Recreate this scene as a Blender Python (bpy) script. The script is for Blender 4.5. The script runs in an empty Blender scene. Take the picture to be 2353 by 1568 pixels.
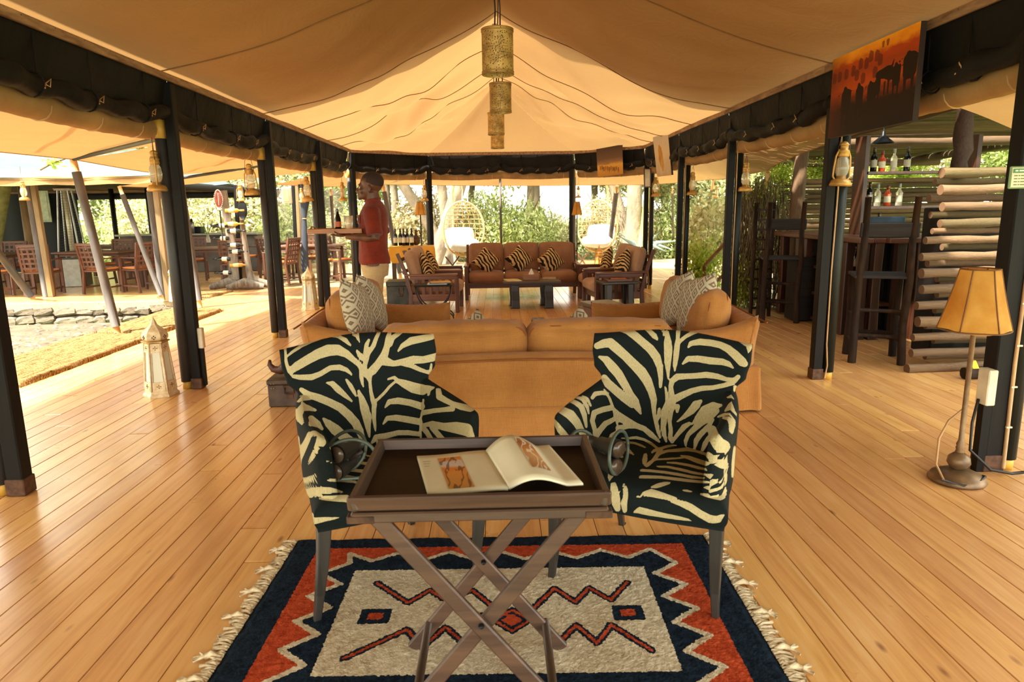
import bpy, bmesh, math, random
import numpy as np
from mathutils import Vector, Matrix
random.seed(7)
sc = bpy.context.scene
COL = sc.collection
PI = math.pi
# ------------------------------------------------------------------ camera
CAM_H = 1.42
FPX = 1569.0
PIT, YAW, ROLL = math.radians(10.9), math.radians(-1.15), -0.0150
cd = bpy.data.cameras.new('camera'); cam = bpy.data.objects.new('camera', cd); COL.objects.link(cam)
cd.sensor_fit = 'HORIZONTAL'; cd.sensor_width = 36.0; cd.lens = 36.0 * FPX / 2353.0
cd.clip_start = 0.05; cd.clip_end = 400
cam.matrix_world = Matrix.Translation((0, 0, CAM_H)) @ Matrix.Rotation(YAW, 4, 'Z') @ Matrix.Rotation(PI/2 - PIT, 4, 'X') @ Matrix.Rotation(ROLL, 4, 'Z')
cd.dof.use_dof = True; cd.dof.focus_distance = 4.6; cd.dof.aperture_fstop = 5.6
sc.camera = cam
# ------------------------------------------------------------------ world, sun, exposure
w = bpy.data.worlds.new('sky'); sc.world = w; w.use_nodes = True
wn = w.node_tree.nodes; wl = w.node_tree.links
bg = wn['Background']; bg.inputs[1].default_value = 4.0
tc = wn.new('ShaderNodeTexCoord'); sx = wn.new('ShaderNodeSeparateXYZ'); cr = wn.new('ShaderNodeValToRGB')
wl.new(tc.outputs['Generated'], sx.inputs[0]); wl.new(sx.outputs[2], cr.inputs[0]); wl.new(cr.outputs[0], bg.inputs[0])
cr.color_ramp.elements[0].position = 0.0; cr.color_ramp.elements[0].color = (0.95, 0.91, 0.78, 1)
cr.color_ramp.elements[1].position = 0.7; cr.color_ramp.elements[1].color = (0.80, 0.86, 0.82, 1)
sd = bpy.data.lights.new('sun', 'SUN'); sun = bpy.data.objects.new('sun', sd); COL.objects.link(sun)
sd.energy = 15.0; sd.color = (1.0, 0.93, 0.80); sd.angle = math.radians(3.0)
sun.rotation_euler = Vector((0.60, 0.42, -0.98)).to_track_quat('-Z', 'Y').to_euler()
sun.location = (-12, -2, 12)
sc.view_settings.view_transform = 'Standard'
try: sc.view_settings.look = 'None'
except Exception: pass
sc.view_settings.exposure = 0.72; sc.view_settings.gamma = 1.0; sc.view_settings.use_curve_mapping = False
sc.cycles.max_bounces = 10; sc.cycles.diffuse_bounces = 6; sc.cycles.glossy_bounces = 4
sc.cycles.transmission_bounces = 8; sc.cycles.transparent_max_bounces = 8
sc.cycles.use_denoising = True; sc.cycles.sample_clamp_indirect = 6.0

# ------------------------------------------------------------------ helpers
def ray(px, py):
    dx, dy = px - 1176.5, py - 784.0
    c, s = math.cos(ROLL), math.sin(ROLL)
    x, y = dx*c + dy*s, dx*s - dy*c
    d = [x/FPX, 1.0, y/FPX]
    c, s = math.cos(-PIT), math.sin(-PIT)
    d = [d[0], d[1]*c - d[2]*s, d[1]*s + d[2]*c]
    c, s = math.cos(YAW), math.sin(YAW)
    return Vector((d[0]*c - d[1]*s, d[0]*s + d[1]*c, d[2]))
def F(px, py, z=0.0):
    d = ray(px, py); t = (z - CAM_H)/d.z; return Vector((d.x*t, d.y*t, z))
def P(px, py, Y):
    d = ray(px, py); t = Y/d.y; return Vector((d.x*t, Y, CAM_H + d.z*t))
def PX(px, py, X):
    d = ray(px, py); t = X/d.x; return Vector((X, d.y*t, CAM_H + d.z*t))
def srgb(h):
    if isinstance(h, str):
        v = [int(h[i:i+2], 16)/255 for i in (0, 2, 4)]
    else: v = [c/255 for c in h]
    return tuple((c/12.92 if c <= 0.04045 else ((c+0.055)/1.055)**2.4) for c in v) + (1.0,)

class NT:
    """tiny node helper"""
    def __init__(s, name):
        s.m = bpy.data.materials.new(name); s.m.use_nodes = True
        s.t = s.m.node_tree; s.n = s.t.nodes; s.b = s.n['Principled BSDF']; s.out = s.n['Material Output']
    def new(s, k, **kw):
        q = s.n.new(k)
        for a, v in kw.items(): setattr(q, a, v)
        return q
    def link(s, a, b): s.t.links.new(a, b)
    def coord(s, kind='Object', scale=(1, 1, 1), rot=(0, 0, 0)):
        t = s.new('ShaderNodeTexCoord'); mp = s.new('ShaderNodeMapping')
        mp.inputs['Scale'].default_value = scale; mp.inputs['Rotation'].default_value = rot
        s.link(t.outputs[kind], mp.inputs[0]); return mp.outputs[0]
    def noise(s, vec, scale=5, detail=4, rough=0.55, dist=0.0):
        q = s.new('ShaderNodeTexNoise'); q.inputs['Scale'].default_value = scale; q.inputs['Detail'].default_value = detail
        q.inputs['Roughness'].default_value = rough; q.inputs['Distortion'].default_value = dist
        if vec is not None: s.link(vec, q.inputs['Vector'])
        return q.outputs[0]
    def ramp(s, fac, stops, interp='LINEAR'):
        q = s.new('ShaderNodeValToRGB'); q.color_ramp.interpolation = interp
        e = q.color_ramp.elements
        while len(e) > 1: e.remove(e[-1])
        e[0].position = stops[0][0]; e[0].color = stops[0][1]
        for p, c in stops[1:]:
            k = e.new(p); k.color = c
        s.link(fac, q.inputs[0]); return q.outputs[0]
    def math(s, op, a, b=None, c=None):
        q = s.new('ShaderNodeMath', operation=op)
        for i, v in enumerate((a, b, c)):
            if v is None: continue
            if isinstance(v, (int, float)): q.inputs[i].default_value = v
            else: s.link(v, q.inputs[i])
        return q.outputs[0]
    def mix(s, fac, a, b, blend='MIX'):
        q = s.new('ShaderNodeMix', data_type='RGBA', blend_type=blend)
        for k, v in ((0, fac), (6, a), (7, b)):
            if isinstance(v, (int, float)): q.inputs[k].default_value = v
            elif isinstance(v, tuple): q.inputs[k].default_value = v
            else: s.link(v, q.inputs[k])
        return q.outputs[2]
    def bump(s, h, strength=0.3, dist=0.01):
        q = s.new('ShaderNodeBump'); q.inputs['Strength'].default_value = strength; q.inputs['Distance'].default_value = dist
        s.link(h, q.inputs['Height']); s.link(q.outputs[0], s.b.inputs['Normal']); return q.outputs[0]
    def attr(s, name):
        q = s.new('ShaderNodeAttribute'); q.attribute_name = name; return q
    def color(s, c):
        if isinstance(c, tuple): s.b.inputs['Base Color'].default_value = c
        else: s.link(c, s.b.inputs['Base Color'])
    def set(s, rough=0.5, metal=0.0, spec=0.5, **kw):
        s.b.inputs['Roughness'].default_value = rough; s.b.inputs['Metallic'].default_value = metal
        s.b.inputs['Specular IOR Level'].default_value = spec
        for k, v in kw.items(): s.b.inputs[k].default_value = v
    def translucent(s, fac, col):
        """cloth that lets light through: principled mixed with a translucent lobe"""
        tr = s.new('ShaderNodeBsdfTranslucent'); mx = s.new('ShaderNodeMixShader'); mx.inputs[0].default_value = fac
        if isinstance(col, tuple): tr.inputs[0].default_value = col
        else: s.link(col, tr.inputs[0])
        s.link(s.b.outputs[0], mx.inputs[1]); s.link(tr.outputs[0], mx.inputs[2]); s.link(mx.outputs[0], s.out.inputs[0])

def mottled(name, c1, c2, scale=6, rough=0.6, metal=0.0, bump=0.15, bscale=None, stretch=(1, 1, 1), spec=0.5, bdist=0.004, rand=False, detail=4):
    k = NT(name); v = k.coord('Object', stretch)
    n = k.noise(v, scale, detail); c = k.ramp(n, [(0.3, c1), (0.7, c2)])
    if rand:
        oi = k.new('ShaderNodeObjectInfo'); hs = k.new('ShaderNodeHueSaturation')
        k.link(k.math('MULTIPLY_ADD', oi.outputs['Random'], 0.5, 0.75), hs.inputs['Value']); k.link(c, hs.inputs['Color']); c = hs.outputs[0]
    k.color(c); k.set(rough, metal, spec)
    if bump: k.bump(k.noise(v, bscale or scale*4, 3), bump, bdist)
    return k.m
def wood(name, c1, c2, rough=0.5, axis=2, scale=1.0, rand=True, spec=0.5, bump=0.2):
    k = NT(name); st = [22*scale]*3; st[axis] = 1.4*scale
    oi = k.new('ShaderNodeObjectInfo')
    t = k.new('ShaderNodeTexCoord'); mp = k.new('ShaderNodeMapping'); mp.inputs['Scale'].default_value = st
    add = k.new('ShaderNodeVectorMath', operation='ADD'); cmb = k.new('ShaderNodeCombineXYZ')
    k.link(k.math('MULTIPLY', oi.outputs['Random'], 17.0), cmb.inputs[0]); k.link(k.math('MULTIPLY', oi.outputs['Random'], 31.0), cmb.inputs[2])
    k.link(t.outputs['Object'], add.inputs[0]); k.link(cmb.outputs[0], add.inputs[1]); k.link(add.outputs[0], mp.inputs[0])
    n = k.noise(mp.outputs[0], 1.0, 6, 0.6, 0.6)
    c = k.ramp(n, [(0.25, c1), (0.75, c2)])
    if rand:
        hs = k.new('ShaderNodeHueSaturation'); k.link(k.math('MULTIPLY_ADD', oi.outputs['Random'], 0.35, 0.82), hs.inputs['Value'])
        k.link(c, hs.inputs['Color']); c = hs.outputs[0]
    k.color(c); k.set(rough, 0, spec)
    if bump: k.bump(n, bump, 0.003)
    return k.m
def plain(name, c, rough=0.5, metal=0.0, spec=0.5, **kw):
    k = NT(name); v = k.coord('Object'); n = k.noise(v, 9, 3)
    c2 = tuple(min(1, a*1.18) for a in c[:3]) + (1,); c1 = tuple(a*0.84 for a in c[:3]) + (1,)
    k.color(k.ramp(n, [(0.3, c1), (0.7, c2)])); k.set(rough, metal, spec, **kw); return k.m

class MB:
    """collects shapes and links them as one mesh object"""
    def __init__(s): s.v = []; s.f = []; s.sm = []
    def add(s, vs, fs, smooth=False, M=None):
        o = len(s.v)
        for q in vs:
            q = Vector(q)
            s.v.append(M @ q if M is not None else q)
        for f in fs: s.f.append([i+o for i in f]); s.sm.append(smooth)
        return s
    def box(s, c, d, rot=None, ch=0.0, M=None):
        hx, hy, hz = d[0]/2, d[1]/2, d[2]/2
        R = Matrix.Identity(3)
        if rot is not None:
            if isinstance(rot, (int, float)): R = Matrix.Rotation(rot, 3, 'Z')
            elif isinstance(rot, tuple): R = (Matrix.Rotation(rot[2], 3, 'Z') @ Matrix.Rotation(rot[1], 3, 'Y') @ Matrix.Rotation(rot[0], 3, 'X'))
            else: R = rot
        c = Vector(c)
        if ch <= 0:
            vs = [Vector((x, y, z)) for z in (-hz, hz) for y in (-hy, hy) for x in (-hx, hx)]
            fs = [(0, 2, 3, 1), (4, 5, 7, 6), (0, 1, 5, 4), (2, 6, 7, 3), (0, 4, 6, 2), (1, 3, 7, 5)]
        else:
            ch = min(ch, hx*.9, hy*.9, hz*.9); vs = []; idx = {}
            for sx_ in (-1, 1):
                for sy in (-1, 1):
                    for sz in (-1, 1):
                        idx[(sx_, sy, sz, 0)] = len(vs); vs.append(Vector((sx_*hx, sy*(hy-ch), sz*(hz-ch))))
                        idx[(sx_, sy, sz, 1)] = len(vs); vs.append(Vector((sx_*(hx-ch), sy*hy, sz*(hz-ch))))
                        idx[(sx_, sy, sz, 2)] = len(vs); vs.append(Vector((sx_*(hx-ch), sy*(hy-ch), sz*hz)))
            I = idx; fs = []
            for q in (-1, 1):
                fs.append([I[(q, -1, -1, 0)], I[(q, 1, -1, 0)], I[(q, 1, 1, 0)], I[(q, -1, 1, 0)]][::q])
                fs.append([I[(-1, q, -1, 1)], I[(-1, q, 1, 1)], I[(1, q, 1, 1)], I[(1, q, -1, 1)]][::q])
                fs.append([I[(-1, -1, q, 2)], I[(1, -1, q, 2)], I[(1, 1, q, 2)], I[(-1, 1, q, 2)]][::q])
            for a in (-1, 1):
                for b in (-1, 1):
                    k = a*b
                    fs.append([I[(a, b, -1, 0)], I[(a, b, -1, 1)], I[(a, b, 1, 1)], I[(a, b, 1, 0)]][::k])
                    fs.append([I[(-1, a, b, 1)], I[(-1, a, b, 2)], I[(1, a, b, 2)], I[(1, a, b, 1)]][::k])
                    fs.append([I[(a, -1, b, 2)], I[(a, -1, b, 0)], I[(a, 1, b, 0)], I[(a, 1, b, 2)]][::k])
                    for e in (-1, 1):
                        fs.append([I[(a, b, e, 0)], I[(a, b, e, 2)], I[(a, b, e, 1)]][::(a*b*e)])
        return s.add([c + R @ v for v in vs], fs, False, M)
    def beam(s, a, b, w_, h_, up=(0, 0, 1), ch=0.0, M=None):
        a, b = Vector(a), Vector(b); y = (b-a); L = y.length; y.normalize()
        up = Vector(up); x = y.cross(up)
        if x.length < 1e-4: x = y.cross(Vector((1, 0, 0)))
        x.normalize(); z = x.cross(y)
        R = Matrix((x, y, z)).transposed()
        return s.box((a+b)/2, (w_, L, h_), R, ch, M)
    def tube(s, pts, r, n=10, cap=True, closed=False, M=None, smooth=True, ry=None, up=None):
        pts = [Vector(p) for p in pts]; m = len(pts)
        rs = r if isinstance(r, (list, tuple)) else [r]*m
        vs = []; prev = None
        for i, p in enumerate(pts):
            if closed: t = pts[(i+1) % m] - pts[i-1]
            else: t = pts[min(i+1, m-1)] - pts[max(i-1, 0)]
            t.normalize()
            if prev is None:
                ref = Vector(up) if up else (Vector((0, 0, 1)) if abs(t.z) < .9 else Vector((1, 0, 0)))
                a = (ref - t*ref.dot(t)).normalized()
            else: a = (prev - t*prev.dot(t)).normalized()
            prev = a; b = t.cross(a)
            rr = rs[i]; r2 = rr*(ry if ry else 1)
            for k in range(n):
                an = 2*PI*k/n; vs.append(p + a*(rr*math.cos(an)) + b*(r2*math.sin(an)))
        fs = []
        for i in range(m if closed else m-1):
            j = (i+1) % m
            for k in range(n): fs.append((i*n+k, j*n+k, j*n+(k+1) % n, i*n+(k+1) % n)[::-1])
        if cap and not closed:
            fs.append([k for k in range(n)][::1]); fs.append([(m-1)*n+k for k in range(n)][::-1])
        return s.add(vs, fs, smooth, M)
    def lathe(s, prof, c=(0, 0, 0), n=20, M=None, smooth=True, ang=0.0, cap=True):
        c = Vector(c); vs = []; fs = []
        for r, z in prof:
            for k in range(n):
                a = ang + 2*PI*k/n; vs.append(c + Vector((r*math.cos(a), r*math.sin(a), z)))
        m = len(prof)
        for i in range(m-1):
            for k in range(n): fs.append((i*n+k, i*n+(k+1) % n, (i+1)*n+(k+1) % n, (i+1)*n+k))
        if cap:
            fs.append([k for k in range(n)][::-1]); fs.append([(m-1)*n+k for k in range(n)])
        return s.add(vs, fs, smooth, M)
    def grid(s, fn, nu, nv, smooth=True, M=None, thick=None):
        vs = [fn(i/nu, j/nv) for j in range(nv+1) for i in range(nu+1)]
        fs = [(j*(nu+1)+i, j*(nu+1)+i+1, (j+1)*(nu+1)+i+1, (j+1)*(nu+1)+i) for j in range(nv) for i in range(nu)]
        return s.add(vs, fs, smooth, M)
    def prism(s, poly, z0, z1, M=None):
        n = len(poly); vs = [Vector((x, y, z0)) for x, y in poly] + [Vector((x, y, z1)) for x, y in poly]
        fs = [list(range(n))[::-1], list(range(n, 2*n))] + [(i, (i+1) % n, n+(i+1) % n, n+i) for i in range(n)]
        return s.add(vs, fs, False, M)
    def ball(s, c, r, n=12, m=8, M=None):
        rx, ry, rz = (r, r, r) if isinstance(r, (int, float)) else r
        c = Vector(c); vs = [c+Vector((0, 0, -rz))]; fs = []
        for j in range(1, m):
            t = PI*j/m
            for i in range(n):
                a = 2*PI*i/n; vs.append(c + Vector((rx*math.sin(t)*math.cos(a), ry*math.sin(t)*math.sin(a), -rz*math.cos(t))))
        vs.append(c+Vector((0, 0, rz))); L = len(vs)-1
        for i in range(n): fs.append((0, 1+(i+1) % n, 1+i)); fs.append((L, L-n+i, L-n+(i+1) % n))
        for j in range(m-2):
            for i in range(n): a = 1+j*n; fs.append((a+i, a+(i+1) % n, a+n+(i+1) % n, a+n+i))
        return s.add(vs, fs, True, M)
    def rbox(s, c, d, r=0.05, n=6, puff=0.0, rot=None, M=None):
        """soft cushion: rounded box, faces puffed outward"""
        R = Matrix.Identity(3)
        if rot is not None:
            R = rot if isinstance(rot, Matrix) else (Matrix.Rotation(rot[2], 3, 'Z') @ Matrix.Rotation(rot[1], 3, 'Y') @ Matrix.Rotation(rot[0], 3, 'X'))
        c = Vector(c); h = [d[0]/2, d[1]/2, d[2]/2]; r = min(r, min(h)*.98)
        pf = puff if isinstance(puff, (tuple, list)) else (puff, puff, puff)
        key = {}; vs = []; fs = []
        def cv(t):      # denser towards the edges
            return math.copysign(abs(t)**0.75, t) if t else 0.0
        def vid(p):
            k = tuple(round(x, 5) for x in p)
            if k in key: return key[k]
            q = Vector([p[i]*h[i] for i in range(3)])
            inner = Vector([max(-(h[i]-r), min(h[i]-r, q[i])) for i in range(3)])
            dlt = q - inner
            if dlt.length > 1e-9: q = inner + dlt.normalized()*min(r, dlt.length if dlt.length < r else r)
            for i in range(3):
                a, b = (i+1) % 3, (i+2) % 3
                q[i] += p[i]*pf[i]*max(0, 1-p[a]**2)*max(0, 1-p[b]**2)
            key[k] = len(vs); vs.append(c + R @ q); return key[k]
        N = n
        for ax in range(3):
            for sg in (-1, 1):
                for i in range(N):
                    for j in range(N):
                        ids = []
                        for (u, v) in ((i, j), (i+1, j), (i+1, j+1), (i, j+1)):
                            p = [0, 0, 0]; p[ax] = sg; p[(ax+1) % 3] = cv(2*u/N-1); p[(ax+2) % 3] = cv(2*v/N-1); ids.append(vid(p))
                        fs.append(ids if sg > 0 else ids[::-1])
        return s.add(vs, fs, True, M)
    def pillow(s, c, w_, h_, t, n=14, rot=None, M=None):
        """throw cushion in the local XZ plane, thickness along Y"""
        R = Matrix.Identity(3)
        if rot is not None: R = rot if isinstance(rot, Matrix) else (Matrix.Rotation(rot[2], 3, 'Z') @ Matrix.Rotation(rot[0], 3, 'X') @ Matrix.Rotation(rot[1], 3, 'Y'))
        c = Vector(c)
        def fn(sg):
            def g(u, v):
                x, z = 2*u-1, 2*v-1
                k = 1 - 0.07*(1-z*z)*abs(x)**3; kz = 1 - 0.07*(1-x*x)*abs(z)**3
                th = t/2*(max(0, 1-abs(x)**2.3)*max(0, 1-abs(z)**2.3))**0.45 + 0.004*(abs(x)<1 and abs(z)<1)
                return c + R @ Vector((x*w_/2*k, sg*th, z*h_/2*kz))
            return g
        o = len(s.v); s.grid(fn(-1), n, n, True, M); s.grid(lambda u, v: fn(1)(1-u, v), n, n, True, M)
        return s
    def build(s, name, mat, parent=None, world=False, bevel=0, weld=False, keep=True):
        me = bpy.data.meshes.new(name)
        vs = s.v
        if parent is not None and world:
            inv = parent.matrix_basis.inverted(); vs = [inv @ v for v in s.v]
        me.from_pydata([tuple(v) for v in vs], [], s.f)
        me.polygons.foreach_set('use_smooth', s.sm)
        me.materials.append(mat); me.update()
        if weld:
            bm = bmesh.new(); bm.from_mesh(me); bmesh.ops.remove_doubles(bm, verts=bm.verts, dist=1e-4); bm.to_mesh(me); bm.free()
        o = bpy.data.objects.new(name, me); COL.objects.link(o)
        if parent is not None: o.parent = parent
        if bevel:
            b = o.modifiers.new('b', 'BEVEL'); b.width = bevel; b.segments = 2; b.limit_method = 'ANGLE'
        return o
def tag(o, label=None, cat=None, group=None, kind=None):
    if label: o['label'] = label
    if cat: o['category'] = cat
    if group: o['group'] = group
    if kind: o['kind'] = kind
    return o
def thing(name, loc=(0, 0, 0), rz=0.0, label=None, cat=None, group=None, kind=None):
    o = bpy.data.objects.new(name, None); COL.objects.link(o); o.empty_display_size = 0.1
    o.location = loc; o.rotation_euler = (0, 0, rz)
    o.matrix_basis = Matrix.Translation(Vector(loc)) @ Matrix.Rotation(rz, 4, 'Z')
    return tag(o, label, cat, group, kind)
KIDS = {}
def copy_tree(src, loc=None, rz=None, label=None, group=None, scale=None):
    def rec(o, par):
        c = o.copy(); COL.objects.link(c); c.parent = par
        for ch in [q for q in COL.objects if q.parent == o]: rec(ch, c)
        return c
    kids = list(o for o in COL.objects)
    c = rec(src, None)
    if loc is not None or rz is not None:
        l = Vector(loc) if loc is not None else src.location
        r = rz if rz is not None else src.rotation_euler.z
        c.matrix_basis = Matrix.Translation(l) @ Matrix.Rotation(r, 4, 'Z') @ (Matrix.Diagonal((*scale, 1)) if scale else Matrix.Identity(4))
    if label: c['label'] = label
    if group: c['group'] = group
    return c
def single(mb, name, mat, loc, label, cat, group=None, rz=0.0, kind=None, world=False):
    """a thing that is one mesh; geometry local to its base unless world"""
    if world:
        L = Vector(loc); mb.v = [v - L for v in mb.v]
    o = mb.build(name, mat); o.location = loc; o.rotation_euler.z = rz
    return tag(o, label, cat, group, kind)
def catenary(a, b, sag, n=10):
    a, b = Vector(a), Vector(b)
    return [a.lerp(b, i/n) - Vector((0, 0, sag*4*(i/n)*(1-i/n))) for i in range(n+1)]
# ------------------------------------------------------------------ materials
def canvas(name, c1, c2, tr, trcol, rough=0.85):
    k = NT(name); v = k.coord('Object')
    n = k.noise(v, 0.7, 5, 0.6); c = k.ramp(n, [(0.3, c1), (0.7, c2)])
    k.color(c); k.set(rough, 0, 0.15)
    k.bump(k.noise(v, 2.2, 6, 0.62, 1.2), 0.35, 0.06)
    k.translucent(tr, trcol); return k.m
M = {}
M['canopy'] = canvas('canopy_canvas', srgb('96704a'), srgb('a67e56'), 0.13, srgb('d2a468'))
M['awning'] = canvas('awning_canvas', srgb('a8865a'), srgb('b69668'), 0.07, srgb('d8ac6c'))
M['shade_fly'] = canvas('shade_fly_canvas', srgb('8a8f78'), srgb('9aa38a'), 0.12, srgb('a08a60'))  # for the added sheet that shades the near canopy
M['mint'] = canvas('mint_canvas', srgb('4c5e56'), srgb('586a60'), 0.05, srgb('8fb09a'))
M['tanroll'] = mottled('tan_roll_canvas', srgb('8e6c44'), srgb('ac8656'), 3, 0.8, bump=0.5, bscale=5, bdist=0.03, spec=0.2)
M['darkroll'] = mottled('dark_flap_canvas', srgb('0c0b0a'), srgb('1c1713'), 3, 0.7, bump=0.6, bscale=4, bdist=0.04, spec=0.2)
M['batten'] = mottled('batten_wood', srgb('6b4a34'), srgb('a98763'), 9, 0.7, stretch=(3, .6, 3))
M['post'] = mottled('post_black', srgb('080605'), srgb('140f0b'), 4, 0.6, stretch=(6, 6, .6), bump=0.2, spec=.2)
M['sleeve'] = mottled('sleeve_grey', srgb('262524'), srgb('3c3a37'), 5, 0.5, stretch=(1, 1, .5), bump=0.1)
M['sleeve_dark'] = mottled('sleeve_dark', srgb('0b0f0c'), srgb('141a14'), 5, 0.5, stretch=(1, 1, .5), bump=0.1, spec=.3)
M['sleeve_weath'] = mottled('sleeve_weathered', srgb('39322d'), srgb('5a5048'), 7, 0.7, stretch=(1, 1, .3), bump=0.3)
M['cream_cap'] = plain('pole_tape_yellow', srgb('c79a3a'), 0.5)
M['pole_wood'] = plain('pole_end_wood', srgb('b98a52'), 0.6)
M['cable'] = plain('cable_beige', srgb('b0895c'), 0.5)
M['cable_black'] = plain('cable_black', srgb('15120f'), 0.5)
M['white_plastic'] = plain('white_plastic', srgb('cfc5a8'), 0.45)
M['brass'] = mottled('aged_brass', srgb('8a6a35'), srgb('caa25c'), 12, 0.4, 0.7, bump=0.1)
M['rust'] = mottled('rusty_iron', srgb('3c2a20'), srgb('6c4d38'), 20, 0.6, 0.6, bump=0.2)
M['iron'] = plain('black_iron', srgb('16181a'), 0.45, 0.6)
def floor_mat(name, c1, c2, c3, rough=0.32):
    k = NT(name); oi = k.new('ShaderNodeObjectInfo')
    t = k.new('ShaderNodeNewGeometry'); mp = k.new('ShaderNodeMapping'); mp.inputs['Scale'].default_value = (24, 1.6, 5)
    add = k.new('ShaderNodeVectorMath', operation='ADD'); cmb = k.new('ShaderNodeCombineXYZ')
    k.link(k.math('MULTIPLY', oi.outputs['Random'], 40.0), cmb.inputs[1]); k.link(k.math('MULTIPLY', oi.outputs['Random'], 13.0), cmb.inputs[0])
    k.link(t.outputs['Position'], add.inputs[0]); k.link(cmb.outputs[0], add.inputs[1]); k.link(add.outputs[0], mp.inputs[0])
    n = k.noise(mp.outputs[0], 1.0, 6, 0.6, 0.8)
    c = k.ramp(n, [(0.2, c1), (0.5, c2), (0.85, c3)])
    big = k.noise(t.outputs['Position'], 0.8, 4, 0.6)
    c = k.mix(k.ramp(big, [(0.35, (0, 0, 0, 1)), (0.75, (1, 1, 1, 1))]), c, k.mix(0.5, c, c1))
    # knots
    v2 = k.new('ShaderNodeMapping'); v2.inputs['Scale'].default_value = (7, 2.6, 3); k.link(add.outputs[0], v2.inputs[0])
    vo = k.new('ShaderNodeTexVoronoi'); vo.inputs['Scale'].default_value = 1.0; k.link(v2.outputs[0], vo.inputs['Vector'])
    kn = k.ramp(vo.outputs['Distance'], [(0.03, (1, 1, 1, 1)), (0.10, (0, 0, 0, 1))])
    c = k.mix(k.math('MULTIPLY', kn, 0.75), c, srgb('6e3a17'))
    hs = k.new('ShaderNodeHueSaturation'); k.link(k.math('MULTIPLY_ADD', oi.outputs['Random'], 0.26, 0.86), hs.inputs['Value'])
    k.link(k.math('MULTIPLY_ADD', oi.outputs['Random'], 0.016, 0.492), hs.inputs['Hue']); k.link(c, hs.inputs['Color'])
    k.color(hs.outputs[0]); k.set(rough, 0, 0.5); k.b.inputs['Coat Weight'].default_value = .6 if rough < .4 else 0; k.b.inputs['Coat Roughness'].default_value = .2
    rr = k.ramp(k.noise(t.outputs['Position'], 3.0, 4), [(0.3, (rough-.06,)*3+(1,)), (0.75, (rough+.14,)*3+(1,))])
    k.link(rr, k.b.inputs['Roughness']); k.bump(n, 0.12, 0.002); return k.m
M['floor'] = floor_mat('floor_boards', srgb('b98248'), srgb('dea866'), srgb('ecc48a'))
M['deck'] = floor_mat('weathered_deck', srgb('8f7350'), srgb('b0946c'), srgb('c4a881'), 0.5)
M['soil'] = mottled('packed_earth', srgb('4c3e2e'), srgb('6c5a44'), 3, 0.95, bump=0.6, bscale=14, bdist=0.02)
M['grass'] = mottled('lawn', srgb('56692c'), srgb('8a9a4c'), 1.2, 0.95, bump=0.8, bscale=40, bdist=0.05)
# ------------------------------------------------------------------ floor of boards
PIT_W = 0.125
def plank_mesh(name, L):
    b = MB(); b.box((0, 0, -0.0125), (0.1225, L, 0.025), ch=0.002)
    me = bpy.data.meshes.new(name); me.from_pydata([tuple(v) for v in b.v], [], b.f); return me
def lay(root, x0, x1, y0, y1, mat, z=0.0, seg=(2.6, 4.2), L=1.0, rnd=None):
    rnd = rnd or random.Random(3); me = plank_mesh('plank', 1.0); me.materials.append(mat)
    n = int(round((x1-x0)/PIT_W)); cnt = 0
    for i in range(n):
        x = x0 + (i+.5)*PIT_W
        ya, yb = (y0(x) if callable(y0) else y0), (y1(x) if callable(y1) else y1)
        if yb - ya < .1: continue
        y = ya; first = True
        while y < yb - .05:
            ln = rnd.uniform(*seg) * (rnd.uniform(.3, 1) if first else 1); first = False
            e = min(yb, y+ln)
            if yb - e < .5: e = yb
            o = bpy.data.objects.new('plank', me); COL.objects.link(o); o.parent = root
            o.location = (x, (y+e)/2, z - rnd.uniform(0, .0015)); o.scale = (1, e-y-.004, 1); cnt += 1
            y = e
    return cnt
floor = thing('floor', kind='structure')
c = lay(floor, -4.95, 3.05, lambda x: 0.95 if -1.6 < x < 1.6 else (1.5 if x > -3.4 else 4.4), lambda x: 13.35 if x < 2.95 else 13.35, M['floor'], seg=(4.0, 6.5))
print('planks', c)
floor2 = thing('floor', kind='structure')
c2 = lay(floor2, 3.05, 5.05, 2.0, 8.6, M['floor'], seg=(2.4, 4.5))
# sub-floor so that the joints read dark
sb = MB(); sb.box((-0.95, 7.1, -.045), (8.02, 12.4, .03)); sb.box((4.05, 5.3, -.045), (2.0, 6.6, .03))
ob = sb.build('floor', plain('joist_dark', srgb('2a1a0e'), 0.9)); ob['kind'] = 'structure'
# pale open deck beyond the tent
deck = thing('floor', kind='structure')
lay(deck, -4.95, 6.0, 13.38, 19.5, M['deck'], z=-.02, seg=(4, 6.2), rnd=random.Random(5))
deckr = thing('floor', kind='structure')
lay(deckr, 3.05, 6.1, 8.62, 13.36, M['deck'], z=-.02, seg=(3, 4.8), rnd=random.Random(6))
sb = MB(); sb.box((.6, 16.4, -.065), (11.2, 6.1, .03)); sb.box((4.55, 11, -.065), (3.0, 4.7, .03))
ob = sb.build('floor', plain('deck_joist', srgb('4a3a28'), 0.9)); ob['kind'] = 'structure'
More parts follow.
